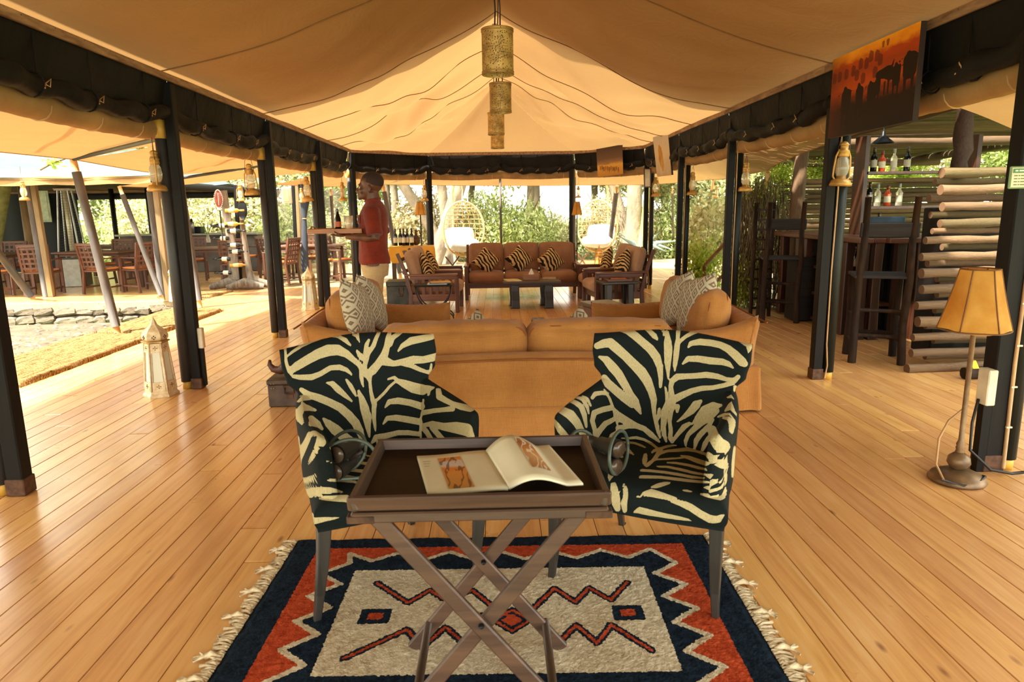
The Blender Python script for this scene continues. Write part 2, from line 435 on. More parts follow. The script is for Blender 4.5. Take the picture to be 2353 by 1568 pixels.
# dining deck at the left, boards run across
ddk = thing('floor', kind='structure')
def lay_x(root, x0, x1, y0, y1, mat, z, seg):
    rnd = random.Random(11); me = plank_mesh('plank', 1.0); me.materials.append(mat)
    n = int(round((y1-y0)/.15))
    for i in range(n):
        y = y0+(i+.5)*.15; x = x0
        while x < x1-.05:
            e = min(x1, x+rnd.uniform(*seg)); e = x1 if x1-e < .6 else e
            o = bpy.data.objects.new('plank', me); COL.objects.link(o); o.parent = root
            o.location = ((x+e)/2, y, z); o.rotation_euler.z = PI/2; o.scale = (1.2, e-x-.004, 1); x = e
lay_x(ddk, -13.5, -4.97, 11.75, 19.7, M['floor'], -.01, (2.5, 5.5))
g = MB()
def gfn(u, v):
    x = -60+120*u; y = -8+110*v; return Vector((x, y, -.42 + .05*math.sin(x*1.1)*math.cos(y*.9)))
g.grid(gfn, 60, 55)
ground = g.build('floor', None or M['grass']); tag(ground, kind='structure')
ge = MB(); ge.grid(lambda u, v: Vector((-14+9.1*u, .5+11.0*v, -.36+.03*math.sin(9*u)*math.sin(13*v))), 20, 24)
tag(ge.build('floor', M['soil']), kind='structure')
# deck edge: fascia board and fieldstone footing under the dining deck
fa = MB(); fa.box((-9.2, 11.72, -.10), (8.6, .04, .15), ch=.004); tag(fa.build('trim_1', M['deck']), kind='structure')
st = thing('stone_footing', (-9.2, 11.75, -.4), 0, 'low rough fieldstone footing under the edge of the dining deck at left', 'stone wall')
stm = mottled('field_stone', srgb('5a4e42'), srgb('84765f'), 5, 0.95, bump=0.6, bscale=16, bdist=0.02, rand=True)
rnd = random.Random(21)
def stone_bm(r):
    b = MB(); b.ball((0, 0, 0), 1.0, 8, 6)
    for v in b.v:
        v *= 1 + r.uniform(-.16, .16); v.x = max(-.72, min(.72, v.x)); v.y = max(-.7, min(.7, v.y)); v.z = max(-.7, min(.7, v.z)); v *= 1+r.uniform(-.05, .05)
    return b
stme = []
for i in range(7):
    q_ = stone_bm(rnd); q_.sm = [False]*len(q_.f); o = q_.build('stone', stm, st); stme.append(o.data); bpy.data.objects.remove(o)
x = -4.3
while x < 4.25:
    wv = rnd.uniform(.10, .22)
    nrow = 1 if rnd.random() < .3 else 2
    zt = 0.0
    for k in range(nrow):
        hh = .30 if nrow == 1 else rnd.uniform(.13, .17)
        o = bpy.data.objects.new('stone', rnd.choice(stme)); COL.objects.link(o); o.parent = st
        o.location = (x+wv+rnd.uniform(-.02, .02), rnd.uniform(-.02, .02), zt+hh/2); o.scale = (wv*1.3, .13, hh*.68)
        o.rotation_euler = (rnd.uniform(-.3, .3), rnd.uniform(-.15, .15), 0); zt += hh
    x += wv*1.75
ms = MB(); ms.box((0, .12, .11), (8.6, .16, .24)); ms.build('mortar', M['soil'], st)

# ------------------------------------------------------------------ canopy
XL, XR, XC = -2.47, 2.55, 0.04
ZE, ZR = 2.46, 3.46
YE = 11.75
_rn = random.Random(4)
SEAMS = [-4.6, -1.2, 1.0, 3.2, 5.35, 7.6, 9.1, 10.3, 11.1]
def wrinkle(x, y):
    t = abs(x-XC)/2.5
    k = 0
    for a, b, p, am in ((2.3, .9, 0, .018), (5.1, -1.3, 1.2, .010), (9.7, 2.2, 2.1, .006), (3.7, 1.9, .5, .012)):
        k += am*math.sin(a*y*(1+.08*math.sin(x*1.7+p)) + b*x*(1.5-t) + p)
    amp = 0.5 + 0.9*min(1, max(0, (y-6.5)/4))
    k += .010*max(0, math.sin(3.1*y+2.2*t*abs(math.sin(y*.7))+1.1*math.sin(x)))**3 - .016*max(0, math.sin(1.9*y-1.6*t+.8))**6
    return k*2.5*amp*math.sin(min(1, t)*PI*.94+.12)
def canz(x, y, s):
    """roof height: s = 0 ridge, 1 eave"""
    base = ZR + (ZE-ZR)*s
    sag = -0.13*math.sin(PI*s)
    # scallop between seams
    sc_ = 0
    for a, b in zip(SEAMS[:-1], SEAMS[1:]):
        if a <= y <= b:
            q = (y-a)/(b-a); sc_ = (b-a)*.028*math.sin(PI*q)
    return base + sag - sc_*math.sin(PI*min(1, s*1.0))*1.2 + wrinkle(x, y)
cn = MB()
for sg, xe in ((-1, XL), (1, XR)):
    def fn(u, v, sg=sg, xe=xe):
        y = -4.5 + (YE+4.5)*v; s = u
        x = XC + (xe-XC)*s
        # hip: the far end pulls the eave corner forward
        return Vector((x, y + (12.1-YE)*s*max(0, (y-9.5)/(YE-9.5)), canz(x, y, s)))
    cn.grid(fn, 44, 250) if sg > 0 else cn.grid(lambda u, v: fn(1-u, v), 44, 250)
# hipped end: side hips and end panel
apex = Vector((XC, YE, canz(XC, YE, 0)))
def hip(a, b, n=22):
    def fn(u, v):
        e = a.lerp(b, u); p = apex.lerp(e, v); p.z -= .10*math.sin(PI*v)*(1-.3*abs(2*u-1)) ; p.z += .012*math.sin(u*14+v*3)*math.sin(PI*v) + .008*math.sin(u*31)*v*(1-v)*2
        return p
    cn.grid(fn, n, 24)
c1 = Vector((XL, 12.1, ZE)); c2_ = Vector((-1.22, 13.05, ZE)); c3 = Vector((1.45, 13.05, ZE)); c4 = Vector((XR, 12.1, ZE))
# close sides up to the hip line using the true edge of the main roof
def side(xe, cc, flip):
    def fn(u, v):
        s = v; a = Vector((XC+(xe-XC)*s, YE+(12.1-YE)*s, canz(XC+(xe-XC)*s, YE, s)))
        b = apex.lerp(cc, v); b.z -= .10*math.sin(PI*v)*.7; b.z += .012*math.sin((0 if flip else 1)*14+v*3)*math.sin(PI*v)
        p = a.lerp(b, u); p.z += .015*math.sin(u*9+v*4)*math.sin(PI*u)*v
        return p
    cn.grid(fn if flip else (lambda u, v: fn(1-u, v)), 20, 24)
hip(c2_, c3); side(XL, c2_, True); side(XR, c3, False)
can = cn.build('ceiling', M['canopy']); tag(can, kind='structure')
# stitched seams
sm = thing('ceiling', kind='structure')
for y in SEAMS[1:]:
    for sg, xe in ((-1, XL), (1, XR)):
        b = MB(); pts = [Vector((XC+(xe-XC)*s, y+(12.1-YE)*s*max(0, (y-9.5)/(YE-9.5)), canz(XC+(xe-XC)*s, y, s)-.009)) for s in [i/44 for i in range(45)]]
        b.tube(pts, .005, 5); b.build('seam', mottled('seam_%.1f' % y, srgb('7c5530'), srgb('8e6438'), 8, .9), sm)
# unseen sheet added above the near roof, only to darken the canopy below
fl = MB()
for sg, xe in ((-1, -2.6), (1, 2.68)):
    fl.grid(lambda u, v, xe=xe: Vector((XC+(xe-XC)*u, -5+12.7*v, 3.85-1.05*u-.08*math.sin(PI*u))), 10, 10)
tag(fl.build('ceiling', M['shade_fly']), kind='structure')

# ------------------------------------------------------------------ eave: battens, flaps, rolls
EP = [Vector((XL, -3, ZE)), Vector((XL, 3.45, ZE)), Vector((XL, 5.57, ZE)), Vector((XL, 7.85, ZE)), Vector((XL, 10.05, ZE)), Vector((XL, 12.1, ZE)),
      Vector((-1.22, 13.05, ZE)), Vector((0.1, 13.05, ZE)), Vector((1.45, 13.05, ZE)), Vector((XR, 12.1, ZE)), Vector((XR, 9.9, ZE)), Vector((XR, 7.8, ZE)), Vector((XR, 5.47, ZE)), Vector((XR, 3.43, ZE)), Vector((XR, -3, ZE))]
cen = Vector((0, 7, 0))
def outw(a, b):
    d = (b-a).normalized(); n = Vector((d.y, -d.x, 0))
    if n.dot((a+b)/2 - cen) < 0: n = -n
    return n
desc = ['nearest left bay', 'left bay by the floor lantern', 'left bay by the loveseat', 'left bay near the waiter', 'far left bay', 'far left corner bay', 'back bay left of centre', 'back bay right of centre', 'far right corner bay', 'far right bay by the pale canvas', 'right bay by the creeper', 'right bay before the bar', 'right bay behind the buffaloes', 'nearest right bay']
for i in range(len(EP)-1):
    a, b = EP[i], EP[i+1]; n = outw(a, b); L = (b-a).length; d = (b-a)/L
    root = thing('rolled_flap', (a+b)/2, 0, 'dark canvas flap rolled up under the eave, ' + desc[i], 'tent flap', 'rolled dark flaps')
    rr = random.Random(i+50)
    ph = rr.uniform(0, 6)
    bt = MB(); bt.beam(a-n*.006+Vector((0, 0, -.015)), b-n*.006+Vector((0, 0, -.015)), .022, .060, ch=.003)
    bt.build('batten', M['batten'], root, world=True)
    for q in range(int(L/.28)):
        p = a + d*(.14+q*.28) - n*.012 + Vector((0, 0, -.005)); nb = MB(); nb.ball(p, .007, 6, 4)
        if q == 0: acc = nb
        else: acc.add(nb.v, nb.f, True)
    acc.build('nail_row', M['iron'], root, world=True)
    def drape(u, v):
        p = a.lerp(b, u) + n*(.02 + .07*v + .016*math.sin(u*L*4+ph)*v + .006*math.sin(u*L*11+ph*2)*v); p.z = ZE+.03 - .35*v; return p
    fb = MB(); fb.grid(drape, 34, 6); fb.build('flap', M['darkroll'], root, world=True)
    rl = MB(); m = 26; pts = []; rs = []
    for q in range(m+1):
        u = q/m; p = a.lerp(b, u) + n*(.065+.012*math.sin(q*.9+ph)); p.z = ZE-.30 - .03*math.sin(PI*u) + .012*math.sin(q*1.3+ph) + .05*(abs(2*u-1)**6)
        pts.append(p); rs.append(.060+.007*math.sin(q*.8+ph*3)+.004*math.sin(q*1.9))
    rl.tube(pts, rs, 10); rl.build('roll', M['darkroll'], root, world=True)
    for u in (.27, .55, .8):
        u += rr.uniform(-.05, .05); p = a.lerp(b, u)+n*.07; p.z = ZE-.30-.03*math.sin(PI*u)
        k = MB(); k.tube([p + Vector((n.x*math.cos(t)*.066, n.y*math.cos(t)*.066, math.sin(t)*.066)) for t in [j*2*PI/12 for j in range(12)]], .006, 5, closed=True)
        k.beam(p+Vector((0, 0, .06))-n*.03, Vector((p.x, p.y, ZE-.03))-n*.035, .012, .006, up=n)
        k.build('tie', M['darkroll'], root, world=True)
        k = MB(); k.tube([p-n*.066, p-n*.09+d*.02+Vector((0, 0, .03)), p-n*.075+d*.03+Vector((0, 0, -.01)), p-n*.07, p-n*.08-d*.025+Vector((0, 0, -.025))], .004, 5)
        k.build('cord', M['cable'], root, world=True)
    # tan roll outside
    root2 = thing('canvas_roll', (a+b)/2+n*.2, 0, 'tan canvas wall rolled outside the eave, ' + desc[i], 'tent wall roll', 'tan canvas rolls')
    zz = .40
    rl = MB(); pts = []; rs = []
    for q in range(m+1):
        u = q/m; p = a.lerp(b, u) + n*.20; p.z = ZE-zz+.01 - .02*math.sin(PI*u) + .010*abs(math.sin(u*PI*4))
        pts.append(p); rs.append(.085 - .012*abs(math.cos(u*PI*4))**12)
    rl.tube(pts, rs, 12); rl.build('roll', M['tanroll'], root2, world=True)
    for u in (.125, .375, .625, .875):
        p = a.lerp(b, u)+n*.20; p.z = ZE-zz-.02*math.sin(PI*u)+.012
        k = MB(); k.tube([p + Vector((n.x*math.cos(t)*.079, n.y*math.cos(t)*.079, math.sin(t)*.079)) for t in [j*2*PI/14 for j in range(14)]], .007, 5, closed=True)
        k.build('strap', M['cable'], root2, world=True)
    fb = MB(); fb.grid(lambda u, v: (a.lerp(b, u) + n*(.13+.04*v) + Vector((0, 0, -.04-.33*v))), 20, 3); fb.build('hem', M['tanroll'], root2, world=True)

# ------------------------------------------------------------------ posts of the lounge tent
def tent_post(x, y, outn, label, htop=2.16, sleeve='sleeve', r=.043, sq=.075, box=False, cable=True):
    root = thing('tent_post', (x, y, 0), math.atan2(outn[1], outn[0]), label, 'post', 'posts around the lounge tent')
    # local +X points outward
    b = MB(); b.box((-.05, 0, 1.2), (sq, sq, 2.42), ch=.006); b.build('square_post', M['post'], root)
    b = MB(); b.box((-.05, 0, .045), (sq+.012, sq+.012, .09), ch=.004); b.build('foot', M['rust'], root)
    b = MB(); b.lathe([(r, .06), (r, htop-.16)], (.045, 0, 0), 16); b.build('sleeve', M[sleeve], root)
    b = MB(); b.lathe([(r*.82, 0.0), (r*.82, .07)], (.045, 0, 0), 12); b.build('pole_foot', M['cream_cap'], root); b = MB(); b.lathe([(r*.9, htop-.17), (r*.9, htop)], (.045, 0, 0), 12); b.build('pole_top', M['cream_cap'], root)
    if cable:
        b = MB(); b.tube([(.005, -.035, 2.3), (.008, -.04, 1.6), (.004, -.036, .9), (.006, -.042, .3), (.02, -.05, .12), (.01, -.04, .01)], .007, 6)
        b.build('cable', M['cable'], root)
    if box:
        b = MB(); b.box((.03, -.09, .47), (.065, .045, .15), ch=.006); b.build('socket_box', M['white_plastic'], root)
    return root
tent_post(-2.56, 3.42, (-1, 0), 'dark square tent post with grey sleeve at the near left edge', r=.05, sq=.085)
p2 = tent_post(-2.55, 5.57, (-1, 0), 'dark tent post with small white box, beside the near floor lantern', box=False)
b = MB(); b.box((.02, 0, .42), (.05, .05, .17), ch=.006); o = b.build('socket_box', M['white_plastic'], p2); o.matrix_basis = Matrix.Identity(4); o.location = (-.12, -.01, 0)
b = MB(); b.beam((-.095, -.01, .02), (-.095, -.01, .34), .04, .035); b.build('conduit', M['post'], p2)
tent_post(-2.55, 7.88, (-1, 0), 'dark tent post behind the left sofa arm')
tent_post(-2.55, 10.05, (-1, 0), 'dark tent post left of the waiter', box=True)
tent_post(-2.5, 12.2, (-.8, .6), 'dark tent post just left of the waiter tray')
tent_post(-1.26, 13.15, (-.5, .9), 'slim dark back post beside the wine bottle table')
tent_post(1.45, 13.15, (.5, .9), 'slim dark back post right of the three seat sofa')
tent_post(2.68, 12.15, (1, 0), 'dark post below the pale painting, behind the right armchairs', sleeve='sleeve_dark')
tent_post(2.68, 9.9, (1, 0), 'dark green post left of the bright climbing plant', sleeve='sleeve_dark')
tent_post(2.68, 7.8, (1, 0), 'dark post before the dense hanging creeper', sleeve='sleeve_dark')
tent_post(2.68, 5.47, (1, 0), 'thick dark post standing alone before the bar', sleeve='sleeve_dark', r=.05, sq=.08)
r1 = tent_post(2.69, 3.46, (1, 0), 'large dark post with cable clips behind the floor lamp', sleeve='sleeve_dark', r=.052, sq=.10, cable=False)
b = MB(); b.tube([(.0, -.055, 2.3), (.002, -.055, 1.8), (-.004, -.055, 1.2), (-.008, -.056, .6), (.0, -.056, .02)], .010, 8); b.build('cable', M['cable'], r1)
for k in range(9):
    b = MB(); b.box((.0, -.06, .25+k*.22), (.03, .012, .008)); b.build('clip', M['white_plastic'], r1)
b = MB(); b.box((-.13, -.04, .47), (.05, .085, .19), ch=.005); b.build('socket_box', M['white_plastic'], r1)
b = MB(); b.beam((-.12, -.03, 0), (-.12, -.03, .40), .045, .045); b.build('conduit', M['post'], r1)
b = MB(); b.tube([(-.16, -.03, .40), (-.2, -.06, .28), (-.18, -.04, .12), (-.1, -.1, .03), (0, -.12, .015), (.08, -.1, .012)], .008, 6); b.build('flex', M['cable_black'], r1)
# slim centre pole at the back
b = MB(); b.lathe([(.022, 0), (.022, 2.05)], n=10); o = single(b, 'tent_pole', M['sleeve_weath'], (.09, 13.6, 0), 'slim round pole behind the middle of the three seat sofa', 'pole')
# ------------------------------------------------------------------ front group: rug, folding table, zebra chairs
def sdf_poly(Pts, segs):
    """Pts (N,2); segs (K,6): x0 y0 r0 x1 y1 r1 -> signed distance to the tapered strokes"""
    out = np.full(len(Pts), 1e9)
    for x0, y0, r0, x1, y1, r1 in segs:
        dx, dy = x1-x0, y1-y0; L = dx*dx+dy*dy+1e-9
        t = np.clip(((Pts[:, 0]-x0)*dx + (Pts[:, 1]-y0)*dy)/L, 0, 1)
        d = np.hypot(Pts[:, 0]-x0-t*dx, Pts[:, 1]-y0-t*dy) - (r0+(r1-r0)*t)
        np.minimum(out, d, out)
    return out
def strokes(lst, ox=0, oy=0, sc_=1.0):
    segs = []
    for pl in lst:
        q = [((x/sc_)+ox, (y/sc_)+oy, w_/2/sc_) for x, y, w_ in pl]
        if len(q) == 1: q = q*2
        for a, b in zip(q[:-1], q[1:]): segs.append((*a, *b))
    return segs
def set_attr(o, name, arr):
    a = o.data.attributes.new(name, 'FLOAT', 'POINT'); a.data.foreach_set('value', np.asarray(arr, dtype=np.float32))
def coords(o):
    n = len(o.data.vertices); a = np.empty(n*3, dtype=np.float32); o.data.vertices.foreach_get('co', a); return a.reshape(-1, 3)

# ---- rug
def sd_rect(p, hx, hy):
    qx, qy = np.abs(p[:, 0])-hx, np.abs(p[:, 1])-hy
    return np.hypot(np.maximum(qx, 0), np.maximum(qy, 0)) + np.minimum(np.maximum(qx, qy), 0)
rug = thing('rug', (-.02, 2.19, 0), math.radians(-1.2), 'navy, red and cream hand woven rug with zigzag pattern under the folding table', 'rug')
b = MB(); NX, NY = 300, 200
hx, hy = .895, .60
rn = np.random.RandomState(2)
nz = rn.rand(NY+1, NX+1)
def rf(u, v):
    i, j = int(round(u*NX)), int(round(v*NY)); e = .004*math.sin(v*37)+.003*math.sin(v*91+1)
    ed = min(1, min(u, 1-u, v, 1-v)*60)
    return Vector(((2*u-1)*(hx+e*(abs(2*u-1)**6)), (2*v-1)*(hy+.004*math.sin(u*43)), .003+.009*ed+.0035*nz[j, i]*ed))
b.grid(rf, NX, NY); ro = b.build('pile', None, rug); ro.data.materials.clear()
p = coords(ro)[:, :2]
zz = []
def zig(a, b_, n, base, amp, horiz):
    out = []
    for k in range(n*2+1):
        t = a + (b_-a)*k/(2*n); s = base + (amp if k % 2 else 0)
        out.append((t, s) if horiz else (s, t))
    return out
top = [(-.70, .385)] + zig(-.66, .66, 6, .455, -.07, True)[0:] + [(.70, .385)]
# closed zigzag polygon, clockwise from the upper left
Z = []
Z += zig(-.63, .63, 6, .455, -.065, True)
Z += [(.61+.10*(k % 2), .455-.035-(k)*.0796) for k in range(1, 11)]
Z += zig(.63, -.63, 6, -.455, .065, True)
Z += [(-.61-.10*(k % 2), -.455+.035+(k)*.0796) for k in range(1, 11)]
def sd_polygon(p, V):
    d = np.full(len(p), 1e9); s = np.ones(len(p)); n = len(V)
    for i in range(n):
        ax, ay = V[i]; bx, by = V[i-1]
        ex, ey = bx-ax, by-ay; wx, wy = p[:, 0]-ax, p[:, 1]-ay
        t = np.clip((wx*ex+wy*ey)/(ex*ex+ey*ey), 0, 1); d = np.minimum(d, (wx-ex*t)**2+(wy-ey*t)**2)
        c1 = p[:, 1] >= ay; c2 = p[:, 1] < by; c3 = ex*wy > ey*wx
        f = (c1 & c2 & c3) | (~c1 & ~c2 & ~c3); s = np.where(f, -s, s)
    return s*np.sqrt(d)
sz = sd_polygon(p, Z); sB = sd_rect(p, .575, .315); sA = sd_rect(p, .775, .50)
m1 = strokes([[(-.47, .22, .01), (-.33, .08, .01), (-.26, .165, .01), (-.19, .09, .01), (-.10, .16, .01), (-.02, .05, .01), (.05, -.02, .01)],
              [(.13, .04, .01), (.21, .165, .01), (.28, .07, .01), (.34, .165, .01), (.41, .08, .01), (.49, .20, .01)],
              [(-.49, -.23, .01), (-.31, -.08, .01), (-.245, -.18, .01), (-.18, -.07, .01), (-.11, -.16, .01)],
              [(.20, -.17, .01), (.27, -.07, .01), (.33, -.17, .01), (.39, -.07, .01), (.50, -.21, .01)]])
dm = sdf_poly(p, m1) + .005
dia = (np.abs(p[:, 0]-.05) + np.abs(p[:, 1]+.035))/1.2
sqs = np.minimum(sd_rect(p-np.array([-.435, 0]), .055, .045), sd_rect(p-np.array([.46, 0]), .055, .045))
sqi = np.minimum(sd_rect(p-np.array([-.435, 0]), .026, .020), sd_rect(p-np.array([.46, 0]), .026, .020))
set_attr(ro, 'red', np.maximum(sA, -sz)); set_attr(ro, 'cream', np.minimum(np.abs(sz)-.011, sB))
set_attr(ro, 'navy2', np.minimum(np.minimum(dm-.016, sqs), dia-.07)); set_attr(ro, 'red2', np.minimum(np.minimum(dm-.006, sqi), np.minimum(dia-.032, np.abs(dia-.052)-.006)))
k = NT('rug_wool'); v = k.coord('Object')
jit = k.math('MULTIPLY', k.math('SUBTRACT', k.noise(v, 95, 2), 0.5), 0.016)
def msk(nm): return k.math('LESS_THAN', k.math('ADD', k.attr(nm).outputs['Fac'], jit), 0.0)
n1 = k.noise(v, 45, 3); n2 = k.noise(v, 4, 4)
navy = k.ramp(n1, [(.3, srgb('0a1420')), (.75, srgb('1c2c3c'))]); red = k.ramp(n1, [(.3, srgb('98351a')), (.75, srgb('c9552f'))])
crm = k.mix(k.ramp(n2, [(.45, (0, 0, 0, 1)), (.75, (.6, .6, .6, 1))]), k.ramp(n1, [(.25, srgb('b3a488')), (.7, srgb('e0d4b8'))]), srgb('a8926c'))
c = k.mix(msk('red'), navy, red); c = k.mix(msk('cream'), c, crm); c = k.mix(msk('navy2'), c, navy); c = k.mix(msk('red2'), c, red)
k.color(c); k.set(0.95, 0, 0.1); k.bump(k.noise(v, 130, 3), 0.7, 0.006); ro.data.materials.append(k.m)
fm = mottled('fringe_cotton', srgb('c9b188'), srgb('e6d6b4'), 60, 0.9, bump=.5)
fr = random.Random(8)
for sg in (-1, 1):
    b = MB(); y = -.59
    while y < .59:
        ln = fr.uniform(.025, .06); a = fr.uniform(-.5, .5)
        x0 = sg*.89; pts = [Vector((x0+sg*ln*t, y+a*ln*t+fr.uniform(-.006, .006), .006+.006*math.sin(PI*t))) for t in (0, .35, .7, 1)]
        b.tube(pts, [.004, .006, .005, .008], 5); y += .0095
    o = b.build('fringe', fm, rug); o['kind'] = 'stuff'
for sg in (-1, 1):
    for y in (-.42, -.29, -.2, .02, .2, .33, .5):
        b = MB(); yy = y+fr.uniform(-.03, .03); x0 = sg*.9
        b.tube([(x0, yy, .008), (x0+sg*.03, yy+.005, .016), (x0+sg*.05, yy, .01)], [.006, .012, .009], 7)
        for q in range(5): a = fr.uniform(-.9, .9); b.tube([(x0+sg*.05, yy, .01), (x0+sg*(.05+.035*math.cos(a)), yy+.035*math.sin(a), .006)], [.006, .004], 5)
        b.build('tassel', fm, rug)

# ---- folding tray table
TW = wood('table_wood', srgb('30201a'), srgb('664a38'), 0.45, axis=0, scale=1.0, rand=False)
TWy = wood('table_wood_long', srgb('2c2018'), srgb('5c4636'), 0.45, axis=1, rand=False)
TD = wood('tray_dark', srgb('150c08'), srgb('24150e'), 0.55, axis=0, rand=False, spec=.2)
tx0, tx1, ty0, ty1, tz = -.382, .272, 1.61, 2.06, .695
tb = thing('folding_table', ((tx0+tx1)/2, (ty0+ty1)/2, 0), 0, 'dark brown folding butler tray table with crossed legs in the foreground', 'table')
cx_, cy_ = (tx0+tx1)/2, (ty0+ty1)/2; W2, D2 = (tx1-tx0)/2, (ty1-ty0)/2
b = MB(); b.box((0, 0, tz-.012), (W2*2-.02, D2*2-.02, .012)); b.build('tray_base', TD, tb)
for sx_, nm in ((-1, 'tray_side'), (1, 'tray_side')):
    b = MB(); b.box((sx_*(W2-.01), 0, tz+.004), (.018, D2*2, .04), rot=(0, sx_*.25, 0), ch=.004); b.build(nm, TWy, tb)
for sy in (-1, 1):
    b = MB(); b.box((0, sy*(D2-.01), tz+.004), (W2*2+.012, .018, .04), rot=(-sy*.25, 0, 0), ch=.004); b.build('tray_side', TW, tb)
for sy in (-1, 1):
    b = MB(); b.box((0, sy*(D2-.018), tz-.036), (W2*2+.0, .026, .028), ch=.004); b.build('rail', TW, tb)
    for sx_ in (-1, 1):
        b = MB(); b.box((sx_*(W2-.025), sy*(D2-.018), tz-.040), (.07, .030, .020), ch=.002); b.build('brass_plate', M['rust'], tb)
def P_(x, y, z): return Vector((x, y, z))
for sy in (-1, 1):
    y1_, y2_ = sy*(D2-.045), sy*(D2-.068)
    for (sx_, yy) in ((1, y1_ if sy < 0 else y2_), (-1, y2_ if sy < 0 else y1_)):
        b = MB(); b.beam((-sx_*.27, yy, tz-.05), (sx_*.245, yy, 0.013), .020, .042, up=(0, 1, 0) if False else (sx_, 0, 1), ch=.004)
        b.build('leg', TW, tb)
    b = MB(); b.tube([(-.005, sy*(D2-.03), .332), (-.005, sy*(D2-.085), .332)], .008, 10); b.build('bolt', M['iron'], tb)
for sx_ in (-1, 1):
    b = MB(); b.tube([(sx_*.19, -D2+.05, .10), (sx_*.19, D2-.05, .10)], .013, 12); b.build('stretcher', TWy, tb)

# ---- open book on the tray
paper = mottled('book_paper', srgb('d6cfae'), srgb('e6e0c4'), 4, 0.6, bump=0.05)
bk = thing('open_book', (-.02, 1.92, tz-.004), 0, 'open picture book with cream pages lying on the tray table', 'book')
A0, A1, B1_, B0 = [F(x, y, tz+.0) for x, y in ((958, 1051), (982, 1135), (1168, 1133), (1115, 1045))]
C0, C1_ = F(1262, 1030, tz+.02), F(1340, 1115, tz+.025)
def page_l(u, v):
    a = A1.lerp(A0, v); c_ = B1_.lerp(B0, v); q = a.lerp(c_, u); q.z = tz + .004 + .010*math.sin(PI*u*.5)**3; return q
b = MB(); b.grid(page_l, 16, 10); o = b.build('left_page', paper, bk, world=True); so = o.modifiers.new('s', 'SOLIDIFY'); so.thickness = .008; so.offset = -1
def page_r(u, v):
    a = B1_.lerp(B0, v); c_ = C1_.lerp(C0, v); q = a.lerp(c_, u)
    q.z = tz + .012 + .050*math.sin(PI*min(1, u*1.25))**1.0*(1-u*.35)*(.55+.45*v) + .018*u; return q
b = MB(); b.grid(page_r, 24, 10); o = b.build('right_page', paper, bk, world=True); so = o.modifiers.new('s', 'SOLIDIFY'); so.thickness = .006; so.offset = -1
def print_mat(name, stops, dark, sc_=30, seed=0.0):
    k = NT(name); v = k.coord('Generated'); sp = k.new('ShaderNodeSeparateXYZ'); k.link(v, sp.inputs[0])
    n = k.noise(v, 3.5, 4, .6, .6)
    f = k.math('ADD', sp.outputs[1], k.math('MULTIPLY', k.math('SUBTRACT', n, .5), .18))
    c = k.ramp(f, stops, 'LINEAR')
    wv = k.new('ShaderNodeTexWave'); wv.inputs['Scale'].default_value = 1.3; wv.inputs['Distortion'].default_value = 9; wv.inputs['Detail'].default_value = 2; wv.inputs['Detail Scale'].default_value = 1.6; wv.inputs['Phase Offset'].default_value = seed
    k.link(v, wv.inputs[0]); mk = k.ramp(wv.outputs[1], [(.80, (0, 0, 0, 1)), (.9, (1, 1, 1, 1))])
    k.color(k.mix(k.math('MULTIPLY', mk, .75), c, dark)); k.set(.6); return k.m
def sub_page(fn, u0, u1, v0, v1, name, mat):
    b = MB(); b.grid(lambda u, v: fn(u0+(u1-u0)*u, v0+(v1-v0)*v)+Vector((0, 0, .0012)), 12, 8); return b.build(name, mat, bk, world=True)
sub_page(page_l, .28, .60, .06, .88, 'printed_picture', print_mat('print_desert', [(0, srgb('b9823a')), (.45, srgb('d08a3a')), (.62, srgb('d27a1e')), (.7, srgb('cfc0b4')), (.86, srgb('c9b6ac')), (.9, srgb('cf7d20'))], srgb('4a2c1c')))
sub_page(page_r, .42, .68, .22, .92, 'printed_picture', print_mat('print_bird', [(0, srgb('a5713f')), (.4, srgb('c79a66')), (.6, srgb('c9823f')), (.85, srgb('8d5730')), (1, srgb('a8703f'))], srgb('e3d3b8'), seed=2.0))
for q in range(3):
    sub_page(page_l, .06, .17-.02*q, .80-.07*q, .815-.07*q, 'text_line', plain('print_grey', srgb('a79f86'), .7))

